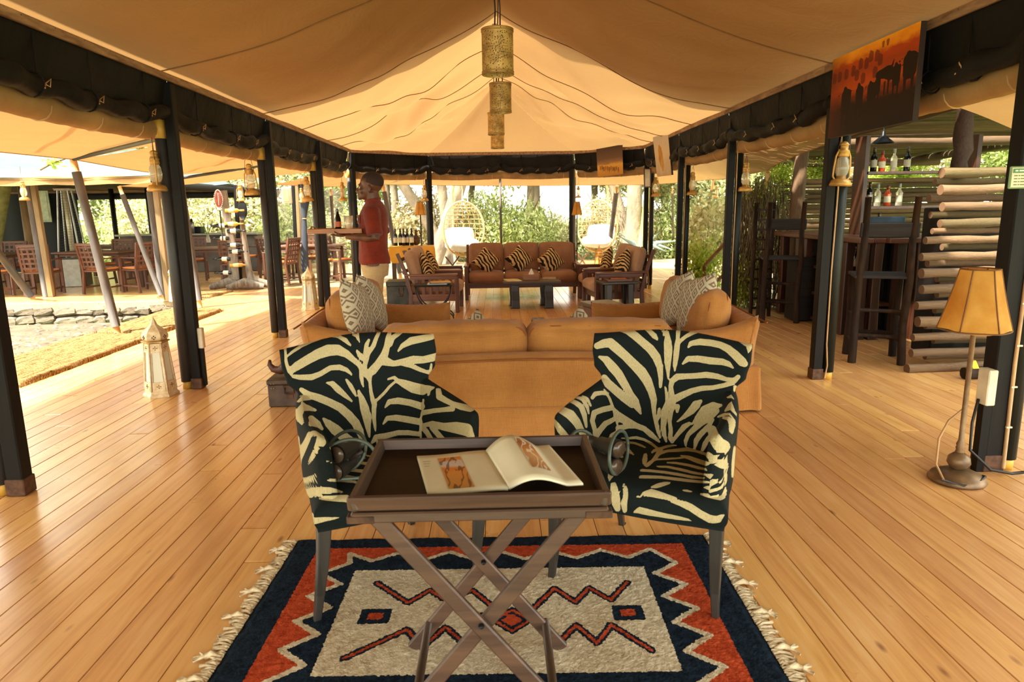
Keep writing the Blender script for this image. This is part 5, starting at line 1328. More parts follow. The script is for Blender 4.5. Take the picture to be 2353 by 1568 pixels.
hs_, fs_ = np.array(strokes(herd)), np.array(strokes(far))
k = NT('painting_herd'); pu, pv = k.attr('pu').outputs['Fac'], k.attr('pv').outputs['Fac']
nn = k.noise(k.coord('Object', (3, 3, 9)), 2.2, 5)
f = k.math('ADD', pv, k.math('MULTIPLY', k.math('SUBTRACT', nn, .5), .22))
c = k.ramp(f, [(0, srgb('1c120e')), (.34, srgb('24100a')), (.42, srgb('6e260a')), (.55, srgb('c04a0e')), (.72, srgb('9c3a10')), (.84, srgb('b4400e')), (.92, srgb('e88a14')), (1, srgb('f5a01c'))])
c = k.mix(k.math('MULTIPLY', k.ramp(pu, [(0, (1, 1, 1, 1)), (.25, (0, 0, 0, 1))]), .6), c, srgb('5a200c'))
c = k.mix(k.math('MULTIPLY', k.math('LESS_THAN', k.attr('far').outputs['Fac'], 0.0), .75), c, srgb('5c1f0c'))
c = k.mix(k.math('LESS_THAN', k.attr('herd').outputs['Fac'], 0.0), c, srgb('1d0b06'))
k.color(c); k.set(.6, 0, .2)
cor = [P(1918, 140, 5.22), P(2152, 30, 4.15), P(2122, 262, 4.18), P(1912, 322, 5.24)]
for v in cor: v.x = 2.46
cor[0].z = cor[1].z = 2.45; cor[2].z = cor[3].z = 1.90; cor[0].y = cor[3].y = 5.18; cor[1].y = cor[2].y = 4.14
uvgrid_picture(cor, None, 110, 70, .035, k.m, 'large canvas of dark buffaloes on an orange sunset sky', (1, 0, 0), {'herd': lambda p: sdf_poly(p, hs_), 'far': lambda p: sdf_poly(p, fs_)})
herd2 = []
for i in range(11): herd2 += beast(.12+.07*i, .36-.012*i+.02*math.sin(i*2.3), .20, .045+.01*(i % 3), True)
h2 = np.array(strokes(herd2))
k = NT('painting_dusty'); pv = k.attr('pv').outputs['Fac']; nn = k.noise(k.coord('Object', (3, 3, 12)), 3, 5)
c = k.ramp(k.math('ADD', pv, k.math('MULTIPLY', k.math('SUBTRACT', nn, .5), .15)), [(0, srgb('b07c34')), (.38, srgb('d09c48')), (.45, srgb('96704c')), (.6, srgb('6a5040')), (1, srgb('4c3a30'))])
k.color(k.mix(k.math('LESS_THAN', k.attr('herd').outputs['Fac'], 0.0), c, srgb('8a5a2a'))); k.set(.6, 0, .2)
def onpl(px, py, a=(1.40, 12.95), b_=(2.45, 12.04)):
    d = ray(px, py); nx, ny = b_[1]-a[1], a[0]-b_[0]; t = (nx*a[0]+ny*a[1])/(nx*d.x+ny*d.y); return Vector((0, 0, CAM_H)) + d*t
cor = [onpl(1370, 343), onpl(1430, 332), onpl(1432, 400), onpl(1374, 408)]
uvgrid_picture(cor, None, 60, 60, .03, k.m, 'small sepia canvas of animals on dusty ground above the back right corner', (.3, 1, 0), {'herd': lambda p: sdf_poly(p, h2)})
k = NT('painting_pale'); pu, pv = k.attr('pu').outputs['Fac'], k.attr('pv').outputs['Fac']; nn = k.noise(k.coord('Object', (2, 2, 1)), 6, 5)
bc = k.ramp(k.math('ADD', k.math('MULTIPLY', pv, .6), k.math('MULTIPLY', nn, .5)), [(.2, srgb('b79a78')), (.6, srgb('cdb593')), (.9, srgb('bfb3a4'))])
k.color(k.mix(k.math('LESS_THAN', k.math('ADD', k.attr('fig').outputs['Fac'], k.math('MULTIPLY', k.math('SUBTRACT', nn, .5), .08)), 0.0), bc, k.ramp(nn, [(.3, srgb('a8763c')), (.7, srgb('c4924e'))]))); k.set(.6, 0, .2)
fg = np.array(strokes([[(.36, .72, .10), (.38, .62, .24), (.40, .45, .30), (.42, .3, .24), (.44, .16, .10)]]))
cor = [P(1500, 316, 10.6), P(1535, 304, 10.3), P(1543, 402, 10.3), P(1510, 406, 10.6)]
uvgrid_picture(cor, None, 30, 60, .03, k.m, 'tall pale canvas with a brown upright figure hanging at right', (1, .2, 0), {'fig': lambda p: sdf_poly(p, fg)})
cor = [P(1480, 388, 12.0), P(1495, 388, 12.0), P(1495, 430, 12.0), P(1481, 430, 12.0)]
r_, o_ = picture(cor, .02, plain('notice_paper', srgb('d8c9a8')), 'small framed notice in a wooden frame on the far right post', (0, 1, 0)); r_.name = 'framed_notice'; r_['category'] = 'sign'
for a_, b_ in zip(cor, cor[1:]+cor[:1]):
    k = MB(); k.beam(a_, b_, .018, .018, up=(0, 1, 0)); k.build('frame', LW, r_, world=True)
# sign on the nearest right post
sg_ = thing('notice_sign', P(2340, 408, 3.30), R_(-15), 'green and cream notice sign with printed lines at the right edge', 'sign')
b = MB(); b.box((.03, 0, 0), (.14, .012, .105), ch=.004); b.build('board', plain('sign_green_border', srgb('75935c'), .4), sg_)
b = MB(); b.box((.03, -.008, -.0), (.124, .004, .09)); b.build('card', plain('sign_cream', srgb('d8cfa4'), .5), sg_)
b = MB(); b.box((.03, -.011, .031), (.116, .002, .020)); b.build('header', plain('sign_header_green', srgb('3f7a38'), .5), sg_)
def text(body, size, loc, mat, parent, rot=(PI/2, 0, 0), name='lettering'):
    cu = bpy.data.curves.new(name, 'FONT'); cu.body = body; cu.size = size; cu.extrude = .0006; cu.align_x = 'LEFT'
    t = bpy.data.objects.new(name, cu); COL.objects.link(t); t.parent = parent; t.location = loc; t.rotation_euler = rot; t.data.materials.append(mat); return t
# only the start of each line is in view and too blurred to read: strokes as bars of words
inkm = plain('sign_ink', srgb('6a6a48'), .7)
for q in range(4):
    x0 = -.024
    for ww in (.018, .010, .022, .014, .020)[:4+(q % 2)]:
        b = MB(); b.box((x0+ww/2, -.011, .008-q*.014), (ww-.004, .001, .0045)); b.build('text_line', inkm, sg_); x0 += ww
x0 = -.022
for ww in (.016, .026, .018, .022): b = MB(); b.box((x0+ww/2, -.0125, .031), (ww-.004, .001, .007)); b.build('text_line', plain('sign_white', srgb('e8e6d0')), sg_); x0 += ww

# ------------------------------------------------------------------ wine bottles on the cloth covered table
wt = thing('side_table', P(948, 600, 12.75), R_(6), 'wooden table under a yellow cloth with wine bottles, behind the waiter', 'table')
wt.location.z = 0; wt.matrix_basis = Matrix.Translation(wt.location) @ Matrix.Rotation(R_(6), 4, 'Z')
wx = .40
b = MB(); b.box((0, 0, .765), (.80, .50, .03), ch=.004); b.build('tabletop', LW, wt)
for x in (-.34, .34):
    for y in (-.2, .2): b = MB(); b.box((x, y, .375), (.06, .06, .75), ch=.004); b.build('leg', M['sleeve_weath'], wt)
clm = suede('yellow_cloth', srgb('c08a2a'), srgb('dba944'))
cl = thing('tablecloth', wt.location, R_(6), 'yellow cloth draped over the wine bottle table', 'tablecloth')
def clf(u, v):
    x = -.47+.94*u; y = -.31+.62*v; ex = max(0, abs(x)-.41); ey = max(0, abs(y)-.26)
    z = .785 - (ex*3.2 + ey*4.8) - (.05*math.sin(u*9) if y < -.27 and .1 < u < .6 else 0)*1.0
    z = max(.50 - .10*math.exp(-((u-.06)/.10)**2), z) if y < 0 else max(.55, z)
    return Vector((math.copysign(min(abs(x), .415+ex*.15), x), math.copysign(min(abs(y), .268+ey*.12), y)+.006*math.sin(u*40)*min(1, ey*20), z))
b = MB(); b.grid(clf, 60, 46); b.build('cloth', clm, cl)
BG = plain('bottle_glass_dark', srgb('0c110c'), .08, spec=.6); BGg = plain('bottle_glass_gold', srgb('b88a2c'), .1, spec=.6)
def bottle(name, glass, labelc, capc, H=.31, r=.037):
    root = thing(name, (0, 0, 0), 0, 'x', 'bottle')
    b = MB(); b.lathe([(r*.9, 0), (r, .005), (r, H*.58), (r*.9, H*.64), (r*.42, H*.73), (r*.36, H*.95), (r*.42, H*.955), (r*.42, H)], n=16); b.build('glass', glass, root)
    b = MB(); b.lathe([(r*1.02, H*.18), (r*1.02, H*.48)], n=16, cap=False); b.build('label', plain('bottle_label_'+labelc, srgb(labelc), .6), root)
    b = MB(); b.lathe([(r*.45, H*.80), (r*.45, H*1.005)], n=12); b.build('capsule', plain('capsule_'+capc, srgb(capc), .35), root)
    return root
W1 = bottle('wine_bottle', BG, 'cfc6a8', '2a2020')
cols = [('leftmost wine bottle on the yellow cloth', 864), ('second wine bottle from the left on the yellow cloth', 911), ('middle wine bottle on the yellow cloth', 942), ('fourth wine bottle from the left on the yellow cloth', 976), ('fifth wine bottle from the left on the yellow cloth', 1018)]
for i, (lab, zx) in enumerate(cols):
    px = 700+zx/4.127; a = P(px, 565, 12.62+.06*(i % 2)); o = W1 if i == 0 else copy_tree(W1)
    o.location = (a.x, a.y, .80); o['label'] = lab; o['group'] = 'wine bottles on the yellow cloth'; o.rotation_euler.z = i
jug = thing('clay_jug', (P(956, 560, 12.72).x, 12.75, .80), 0, 'round dark clay jug at the right end of the wine bottle row', 'jug')
b = MB(); b.lathe([(.03, 0), (.06, .03), (.075, .08), (.06, .14), (.025, .19), (.02, .26), (.026, .28)], n=18); b.build('body', M['rust'], jug)
b = MB(); b.tube([(.02, 0, .25), (.06, 0, .27), (.085, 0, .2), (.07, 0, .12)], .009, 8); b.build('handle', M['rust'], jug)
# ------------------------------------------------------------------ the waiter
def remeshed(b, name, mat, parent, vox, smooth=4):
    o = b.build(name, mat, parent); m = o.modifiers.new('r', 'REMESH'); m.mode = 'VOXEL'; m.voxel_size = vox; m.use_smooth_shade = True
    s = o.modifiers.new('s', 'SMOOTH'); s.iterations = smooth; s.factor = .5; return o
pc = P(856, 500, 6.72)
man = thing('person', (pc.x+.0, 6.72, 0), math.radians(-90), 'waiter in dark red shirt and khaki trousers walking left with a tray', 'person')
SK = NT('skin_dark'); n0 = SK.noise(SK.coord('Object'), 12, 4); SK.color(SK.ramp(n0, [(.3, srgb('4a2a18')), (.7, srgb('6b412a'))])); SK.set(.42, 0, .4)
b = MB()
b.ball((0, .018, 1.700), (.076, .098, .086), 20, 14); b.ball((0, -.028, 1.645), (.060, .066, .085), 18, 12); b.ball((0, -.040, 1.598), (.044, .052, .042), 14, 10)
b.ball((0, -.088, 1.574), (.022, .020, .018), 10, 8); b.ball((0, -.096, 1.606), (.023, .014, .009), 10, 8); b.ball((0, -.095, 1.594), (.021, .014, .009), 10, 8)
b.tube([(0, -.080, 1.672), (0, -.100, 1.650), (0, -.107, 1.632), (0, -.094, 1.622)], [.010, .013, .018, .014], 10); b.ball((.014, -.098, 1.629), (.010, .011, .009), 8, 6); b.ball((-.014, -.098, 1.629), (.010, .011, .009), 8, 6)
b.ball((0, -.076, 1.686), (.048, .020, .011), 14, 8)
for sg in (-1, 1):
    b.ball((sg*.042, -.062, 1.635), (.020, .020, .026), 10, 8); b.tube([(sg*.070, .004, 1.625), (sg*.080, .012, 1.630), (sg*.084, .022, 1.655), (sg*.080, .014, 1.672), (sg*.074, .004, 1.668)], [.008, .009, .009, .008, .006], 8); b.ball((sg*.076, .010, 1.648), (.008, .018, .026), 8, 6)
for v in b.v: v.x *= 1.14; v.y = v.y*1.12-.012; v.z = 1.785+(v.z-1.785)*1.12
b.tube([(0, .03, 1.42), (0, .025, 1.50), (0, .005, 1.60)], [.085, .064, .066], 16)
b.tube([(0, 0, .92), (0, .0, 1.10), (0, .01, 1.28), (0, .015, 1.40), (0, .02, 1.46)], [.13, .125, .145, .15, .09], 20, ry=.72, up=(1, 0, 0))
for sg, dz in ((1, 0), (-1, .0)):
    sh_, el, wr_ = Vector((sg*.175, .02, 1.415)), Vector((sg*.225, .055, 1.175)), Vector((sg*.165, -.205, 1.190+dz)); hd = Vector((sg*.135, -.285, 1.205+dz))
    b.tube([sh_, sh_.lerp(el, .5), el, el.lerp(wr_, .3), el.lerp(wr_, .7), wr_, wr_.lerp(hd, .3)], [.060, .050, .043, .043, .034, .026, .027], 14)
    b.ball(hd-Vector((0, -.0, .002)), (.040, .052, .016), 14, 8)
    for q, (dx, L_, rr_) in enumerate(((-.030, .066, .0090), (-.011, .076, .0094), (.009, .072, .0092), (.028, .056, .0082))):
        p0 = hd+Vector((dx, -.030, 0)); d = Vector((dx*.35-sg*.10, -1, .0)).normalized()
        b.tube([p0, p0+d*L_*.45+Vector((0, 0, .001)), p0+d*L_*.78+Vector((0, 0, .003)), p0+d*L_+Vector((0, 0, .006))], [rr_*1.12, rr_, rr_*.93, rr_*.75], 8)
    t0_ = hd+Vector((sg*.034, .012, 0)); b.tube([t0_, t0_+Vector((sg*.022, -.020, .010)), t0_+Vector((sg*.026, -.045, .026)), t0_+Vector((sg*.016, -.062, .036))], [.013, .0115, .010, .008], 8)
for sg, kf, af in ((1, -.02, .09), (-1, -.13, -.06)):
    b.tube([(sg*.085, .0, .95), (sg*.09, kf*.5, .70), (sg*.09, kf, .49), (sg*.09, (kf+af)/2+.02, .30), (sg*.09, af, .10)], [.085, .075, .055, .052, .035], 14)
body = remeshed(b, 'body', SK.m, man, .0075, 3)
hm = plain('hair_black', srgb('2e1c12'), .9)
b = MB(); b.ball((0, .026, 1.712), (.0785, .0980, .0815), 28, 20)
keep = []
for f in b.f:
    c = sum((b.v[i] for i in f), Vector())/len(f)
    if (c.z > 1.735 and c.y > -.055) or (c.y > .012 and c.z > 1.655) or (c.z > 1.70 and c.y > -.02): keep.append(f)
b.f = keep; b.sm = [True]*len(keep)
for v in b.v: v.x *= 1.14; v.y = v.y*1.12-.012; v.z = 1.785+(v.z-1.785)*1.12+.001
if 1:
    pass
o = b.build('hair', hm, man); so = o.modifiers.new('s', 'SOLIDIFY'); so.thickness = .005
for sg in (-1, 1):
    b = MB(); b.ball((sg*.035, -.100, 1.646), (.013, .010, .009), 12, 8); e = b.build('eye', plain('eye_white', srgb('c8bcae'), .2), man)
    b = MB(); b.ball((sg*.036, -.108, 1.646), (.0055, .004, .0055), 10, 6); b.build('iris', plain('eye_dark', srgb('120a06'), .1), e)
    b = MB(); b.tube([(sg*.020, -.112, 1.667), (sg*.038, -.108, 1.672), (sg*.054, -.096, 1.666)], .0035, 6); b.build('eyebrow', hm, man)
RS = suede('shirt_red', srgb('58190c'), srgb('8a3016'), .75); n9 = None
b = MB()
def ring(z, rx, ry, cy): return (z, rx, ry, cy)
secs = [(.925, .178, .150, .0), (.98, .176, .148, .0), (1.06, .166, .138, -.004), (1.15, .168, .136, -.004), (1.25, .180, .140, .0), (1.34, .190, .138, .008), (1.41, .192, .128, .014), (1.465, .165, .105, .020), (1.50, .115, .085, .022), (1.53, .080, .070, .014)]
n = 48; vs = []; fs = []
for j, (z, rx, ry, cy) in enumerate(secs):
    for q in range(n):
        a = 2*PI*q/n; w_ = 1+(.035*math.sin(a*5+j*1.3)+.02*math.sin(a*9+j))*max(0, 1-abs(z-1.05)/.25); vs.append((rx*w_*math.cos(a), cy+ry*w_*math.sin(a), z + (.012*math.sin(a*3) if j == 0 else 0)))
for j in range(len(secs)-1):
    for q in range(n): fs.append((j*n+q, j*n+(q+1) % n, (j+1)*n+(q+1) % n, (j+1)*n+q))
fs.append([q for q in range(n)][::-1]); fs.append([(len(secs)-1)*n+q for q in range(n)]); b.add(vs, fs, True)
for sg in (-1, 1):
    sh_, el = Vector((sg*.155, .018, 1.445)), Vector((sg*.222, .052, 1.185))
    b.tube([sh_, sh_.lerp(el, .35), sh_.lerp(el, .7), el+Vector((0, 0, .015))], [.078, .078, .074, .078], 18)
remeshed(b, 'shirt', RS, man, .010, 3)
b = MB(); b.tube([(.075*math.cos(t), .010+.070*math.sin(t), 1.53+.012*math.sin(t)) for t in [2*PI*q/24 for q in range(24)]], .013, 8, closed=True); b.build('collar', RS, man)
b = MB(); b.box((.095, -.118, 1.352), (.085, .006, .08), rot=(0, 0, .45), ch=.001); b.build('pocket', suede('pocket_brown', srgb('7a3a22'), srgb('8c4a30')), man)
b = MB(); b.ball((.118, -.118, 1.352), (.032, .006, .018), 16, 8, M=None); b.build('name_badge', plain('badge_white', srgb('d8cdb8'), .4), man)
KH = suede('khaki_cotton', srgb('a88a58'), srgb('cdb184'), .85)
b = MB(); b.tube([(0, 0, 1.0), (0, 0, .90), (0, 0, .80)], [.150, .155, .14], 24, ry=.88, up=(1, 0, 0))
for sg, kf, af in ((1, -.02, .09), (-1, -.13, -.06)):
    b.tube([(sg*.075, .0, .90), (sg*.085, kf*.5, .70), (sg*.09, kf, .50), (sg*.09, (kf+af)/2+.01, .30), (sg*.09, af, .07)], [.108, .095, .080, .074, .070], 18)
remeshed(b, 'trousers', KH, man, .011, 3)
for sg, af in ((1, .09), (-1, -.06)):
    b = MB(); b.tube([(sg*.09, af+.06, .045), (sg*.09, af, .05), (sg*.09, af-.10, .038), (sg*.09, af-.17, .028)], [.038, .046, .042, .026], 14, ry=.95); b.box((sg*.09, af-.05, .008), (.085, .25, .016), ch=.006); b.build('shoe', plain('shoe_black', srgb('15110f'), .3), man)
# tray with bottle and glass
TRW = wood('tray_wood', srgb('7a4722'), srgb('b87c42'), .4, axis=0)
st_ = thing('serving_tray', (pc.x-.33, 6.72, 1.222), 0, 'wooden serving tray carried by the waiter', 'tray')
b = MB(); b.box((0, 0, .006), (.50, .36, .012), ch=.002); b.build('base', TRW, st_)
for sx_ in (-1, 1): b = MB(); b.box((sx_*.25, 0, .022), (.014, .37, .044), ch=.003); b.build('rim', TRW, st_); b = MB(); b.box((0, sx_*.18, .022), (.50, .014, .044), ch=.003); b.build('rim', TRW, st_)
for sx_ in (-1, 1): b = MB(); b.tube([(sx_*.25, -.07, .044), (sx_*.25, -.04, .062), (sx_*.25, .04, .062), (sx_*.25, .07, .044)], .008, 7); b.build('handle', TRW, st_)
bb = thing('beer_bottle', (pc.x-.33, 6.70, 1.236), 0, 'dark bottle with orange label standing on the serving tray', 'bottle')
b = MB(); b.lathe([(.028, 0), (.030, .005), (.030, .12), (.014, .17), (.012, .21), (.013, .215)], n=16); b.build('glass', BGq if 'BGq' in globals() else plain('bottle_brown', srgb('1a0e08'), .1), bb); b = MB(); b.lathe([(.0308, .045), (.0308, .095)], n=16, cap=False); b.build('label', plain('label_orange', srgb('c25a26'), .5), bb)
gl = thing('drinking_glass', (pc.x-.22, 6.66, 1.236), 0, 'clear tumbler beside the bottle on the serving tray', 'glass')
b = MB(); b.lathe([(.036, 0), (.044, .15)], n=20); b.build('glass', GL.m, gl)
# ------------------------------------------------------------------ awnings, guy posts
def awning(label, pts, sag=.10, nu=24, nv=16, mat=None, name='awning'):
    """pts: inner a, inner b, outer b, outer a; free edges hang in shallow scallops"""
    a, b_, c, d = [Vector(p) for p in pts]; cc = (a+b_+c+d)/4
    root = thing(name, cc, 0, label, 'awning', 'tan canvas awnings')
    def fn(u, v):
        p = a.lerp(b_, u).lerp(d.lerp(c, u), v)
        dd = (c-d).cross(Vector((0, 0, 1))).normalized(); inn = (a+b_)/2-(c+d)/2
        if dd.dot(inn) < 0: dd = -dd
        p = p + dd*(.16*math.sin(PI*u)*v**3); p.z -= sag*math.sin(PI*u)*math.sin(PI*v*.5) - .05*v**2*(0) - .012*math.sin(u*23+v*7)*math.sin(v*PI)
        return p
    b = MB(); b.grid(fn, nu, nv); b.build('canvas', mat or M['awning'], root, world=True)
    k = MB(); k.tube([fn(i/20, 1.0) for i in range(21)], .008, 5); k.build('hem', M['tanroll'], root, world=True)
    return root
def rafter(a, b_, label, grp='dark awning rafters', mat=None, r=.022, name='rafter_pole'):
    a, b_ = Vector(a), Vector(b_); b = MB(); b.tube([a, (a+b_)/2, b_], r, 8)
    return single(b, name, mat or M['sleeve'], (a+b_)/2, label, 'pole', grp, world=True)
def guy_post(bot, top, label, r=.05, grp='slanting awning posts', sleeve='sleeve_weath'):
    bot, top = Vector(bot), Vector(top); root = thing('awning_post', bot, 0, label, 'post', grp); d = top-bot
    b = MB(); b.tube([bot+d*.055, bot+d*.3, bot+d*.6, bot+d*.93], [r, r*1.03, r*.97, r], 14); b.build('sleeve', M[sleeve], root, world=True)
    b = MB(); b.tube([bot, bot+d*.06], r*.75, 10); b.build('foot', M['pole_wood'], root, world=True)
    b = MB(); b.tube([bot+d*.92, top], r*.72, 10); b.build('pole_top', M['pole_wood'], root, world=True)
    return root
C1 = P(168, 366, 8.24); C2 = P(274, 428, 11.44); C1b = P(413, 402, 10.7)
awning('tan awning over the left side, nearest the camera', [(-2.75, -4.5, 2.14), (-2.75, 6.9, 2.14), C1, (-5.1, -4.5, 2.05)], .05, mat=M['awning'])
awning('tan awning at left between the two slanting posts', [(-2.75, 6.9, 2.14), (-2.75, 10.4, 2.14), C1b, C1], .05)
awning('tan awning reaching over to the dining tent', [(-2.75, 10.4, 2.14), (-2.75, 12.3, 2.14), (-5.2, 12.4, 1.98), C2], .05)
awning('tan awning behind the waiter at the left back corner', [(-2.75, 12.3, 2.14), (-1.3, 13.5, 2.12), P(880, 424, 15.0), (-4.4, 14.0, 1.98)], .05)
awning('tan awning strip across the back', [(-1.3, 13.5, 2.12), (1.5, 13.5, 2.12), P(1418, 425, 15.6), P(880, 424, 15.0)], .03)
awning('tan awning at the back right corner', [(1.5, 13.5, 2.12), (2.85, 12.4, 2.12), P(1640, 412, 14.5), P(1418, 425, 15.6)], .04)
awning('tan awning on the right by the creeper', [(2.85, 12.4, 2.14), (2.85, 8.9, 2.14), P(1764, 391, 10.4), P(1640, 412, 14.5)], .05)
awning('tan awning at right between creeper and bar', [(2.85, 8.9, 2.14), (2.85, 6.0, 2.14), (3.55, 6.7, 2.12), P(1764, 391, 10.4)], .03)
awning('tan awning over the nearest right post', [(2.85, 4.75, 2.14), (2.85, 1.5, 2.14), (4.3, 1.5, 1.85), (4.3, 4.95, 1.72)], .02)
rafter(C1, PX(392, 312, -2.72), 'dark rafter from the first slanting post to the eave')
rafter(PX(402, 387, -4.6), PX(605, 344, -2.72), 'dark rafter of the left awning, second from the front')
rafter(PX(420, 409, -4.75), PX(680, 368, -2.75), 'dark rafter of the left awning, third from the front')
rafter(PX(0, 266, -4.9), PX(123, 236, -3.4), 'dark rafter at the upper left edge')
rafter(PX(625, 388, -4.9), PX(735, 378, -2.8), 'short dark rafter behind the third left post', r=.018)
guy_post(F(272, 772), C1, 'weathered grey slanting post standing on the coir mat')
guy_post(F(460, 707), C1b, 'grey slanting post right behind the second left post', r=.045)
guy_post(F(375, 693), C2, 'brown slanting post at the corner of the dining deck', r=.04)
guy_post(F(733, 628) , P(718, 428, 13.6), 'weathered post left of the waiter tray', r=.04)
guy_post(F(772, 622), P(760, 432, 14.6), 'weathered post under the waiter tray', r=.035)
guy_post(F(921, 640), P(880, 426, 15.0), 'grey slanting post behind the wine bottle table', r=.05)
guy_post(F(1394, 612), P(1418, 428, 15.6), 'pale grey slanting post on the sunlit deck before the egg chair', r=.055)
guy_post(F(1742, 585, -.3), P(1764, 393, 10.4), 'short grey slanting post among the creeper leaves', r=.05)
guy_post(F(1548, 588), P(1545, 430, 17.0), 'thin grey pole on the bright deck at right', r=.028)
guy_post(F(1610, 560, -.3), P(1640, 414, 14.5), 'thin pole behind the right awning corner', r=.035)
# dark slanting strut in the left foreground gap and its foot
guy_post(F(75, 686), P(-20, 560, 11.4), 'short dark slanting strut at the far left of the dining deck', r=.06, sleeve='sleeve')

# ------------------------------------------------------------------ coir mats
def coir():
    k = NT('coir_fibre'); v = k.coord('Object'); n = k.noise(v, 60, 4); k.color(k.ramp(n, [(.3, srgb('644626')), (.7, srgb('a08054'))])); k.set(.95, 0, .1); k.bump(k.noise(v, 120, 3), .8, .01); return k.m
COIR = coir()
def mat_(poly, z, h_, label):
    root = thing('coir_mat', (sum(p[0] for p in poly)/4, sum(p[1] for p in poly)/4, z), 0, label, 'mat', 'coir mats at the left')
    a, b_, c, d = [Vector((x, y, z)) for x, y in poly]; b = MB(); rr = random.Random(5); N = 70; Mv = 34
    jit = [[rr.uniform(-1, 1) for _ in range(N+1)] for _ in range(Mv+1)]
    def fn(u, v):
        p = a.lerp(b_, u).lerp(d.lerp(c, u), v); e = min(u, 1-u, v, 1-v); i, j = int(round(u*N)), int(round(v*Mv))
        p.z += h_*min(1, .25+e*26) if e > 0 else 0.002; p.z += .006*jit[j][i]*(e > 0); p.x += .006*jit[j][i]; return p
    b.grid(fn, N, Mv); b.build('pile', COIR, root, world=True)
    k = MB(); L = [a, b_, c, d, a]
    for p, q in zip(L[:-1], L[1:]):
        n = int((q-p).length/.012)
        for i in range(n):
            s = p.lerp(q, i/n)+Vector((rr.uniform(-.012, .012), rr.uniform(-.012, .012), 0)); s2 = s+Vector((rr.uniform(-.022, .022), rr.uniform(-.022, .022), h_*rr.uniform(.6, 1.25)))
            sd = Vector((.003, .003, 0)); k.add([s-sd, s+sd, s2], [(0, 1, 2)])
    o = k.build('fibres', COIR, root, world=True); o['kind'] = 'stuff'; return root
mat_([(-4.9, 5.75), (-4.05, 5.70), (-4.05, 8.10), (-4.92, 8.22)], 0, .045, 'large shaggy coir mat at the left edge of the boards, nearest one')
mat_([(-4.92, 8.30), (-4.08, 8.12), (-4.08, 10.15), (-4.92, 10.4)], 0, .045, 'shaggy coir mat under the foot of the slanting post')
mat_([(-5.9, 11.9), (-4.95, 11.85), (-4.9, 12.7), (-5.8, 12.9)], 0, .04, 'coir mat on the corner of the dining deck by the wine rack')
b = MB(); rr = random.Random(9)
for i in range(420):
    p = Vector((rr.uniform(-8.5, -5.1), rr.uniform(7.0, 11.3), -.325)); s = rr.uniform(.02, .05); a_ = rr.uniform(0, 6)
    b.add([p+Vector((math.cos(a_)*s, math.sin(a_)*s, 0)), p+Vector((-math.sin(a_)*s*.5, math.cos(a_)*s*.5, .012)), p-Vector((math.cos(a_)*s, math.sin(a_)*s, 0)), p+Vector((math.sin(a_)*s*.5, -math.cos(a_)*s*.5, .008))], [(0, 1, 2, 3)])
o = b.build('fallen_leaves', mottled('dry_leaf', srgb('c9a468'), srgb('efe0b8'), 5, .8)); tag(o, 'dry fallen leaves scattered on the bare earth at left', 'leaves', kind='stuff')

# ------------------------------------------------------------------ dining tent at the left
DW = plain('tent_wall_dark', srgb('0e1012'), .9)
dt = thing('dining_tent', (-10, 15, 0), 0, 'open dining tent with pale mint roof and dark inner wall at left', 'tent')
EZ = 2.06
def roof(u, v):
    x = -16 + 10.3*u; q = abs(2*v-1); y = 11.7 + 7.0*v
    z = EZ + 1.55*(1-q)*min(1, (1-u)*2.6) - .16*math.sin(PI*min(1, 2*min(v, 1-v)))*.6 + (-.03*math.sin(u*PI*4)**2 if v < .05 else 0)
    return Vector((x, y, z))
b = MB(); b.grid(roof, 40, 30); b.build('roof', M['mint'], dt, world=True)
b = MB(); b.grid(lambda u, v: roof(u, v)-Vector((0, 0, .03)), 40, 30); b.build('lining', plain('tent_lining', srgb('4a3a28'), .9), dt, world=True)
for k_, (y0, x0, x1) in enumerate(((11.72, -16, -5.7), (18.6, -16, -5.7))):
    b = MB(); b.grid(lambda u, v: Vector((x0+(x1-x0)*u, y0+.02*math.sin(u*60), EZ+.01-.13*v-.02*abs(math.sin(u*30)))), 60, 2); b.build('valance', M['tanroll'], dt, world=True)
b = MB(); b.tube([(-16, 18.4, EZ-.15), (-5.7, 18.4, EZ-.15)], .08, 10); b.build('rolled_wall', M['darkroll'], dt, world=True)
b = MB(); b.tube([(-5.75, 11.8, EZ-.12), (-5.75, 18.5, EZ-.12)], .07, 10); b.build('rolled_wall', M['darkroll'], dt, world=True)
b = MB(); b.grid(lambda u, v: Vector((-17+6.2*u, 18.2+.05*math.sin(u*40), 2.0*v)), 50, 4); b.build('back_wall', DW, dt, world=True)
b = MB(); b.grid(lambda u, v: Vector((-5.6-.9*v*0+.0, 14.6+1.9*u+.04*math.sin(u*30), .05+1.95*v)), 20, 6)
scr = NT('mosquito_net'); scr.color(srgb('5a5044')); scr.set(.9); scr.b.inputs['Alpha'].default_value = .55
b = MB(); b.grid(lambda u, v: Vector((-5.5+1.75*u, 17.3+.05*math.sin(u*26), .03+1.95*v)), 24, 4)
nt = b.build('net_wall', scr.m); tag(nt, 'brown see-through netting wall between posts behind the wine rack', 'netting')
cu = thing('gathered_curtain', (P(705, 560, 14).x, 14.0, 0), 0, 'dark blue curtain gathered in the middle, tied to a post', 'curtain')
b = MB(); b.tube([(.06, 0, 2.0), (.03, 0, 1.75), (.0, 0, 1.45), (-.01, 0, 1.30), (-.02, 0, 1.1), (-.05, 0, .7), (-.07, 0, .35), (-.06, 0, .12)], [.16, .11, .06, .035, .05, .07, .08, .05], 14, ry=.6); b.build('cloth', plain('curtain_blue', srgb('2c3440'), .9), cu)
b = MB(); b.tube([(-.01+.04*math.cos(t), .03*math.sin(t), 1.30) for t in [2*PI*q/10 for q in range(10)]], .01, 5, closed=True); b.build('tie', M['cable'], cu)
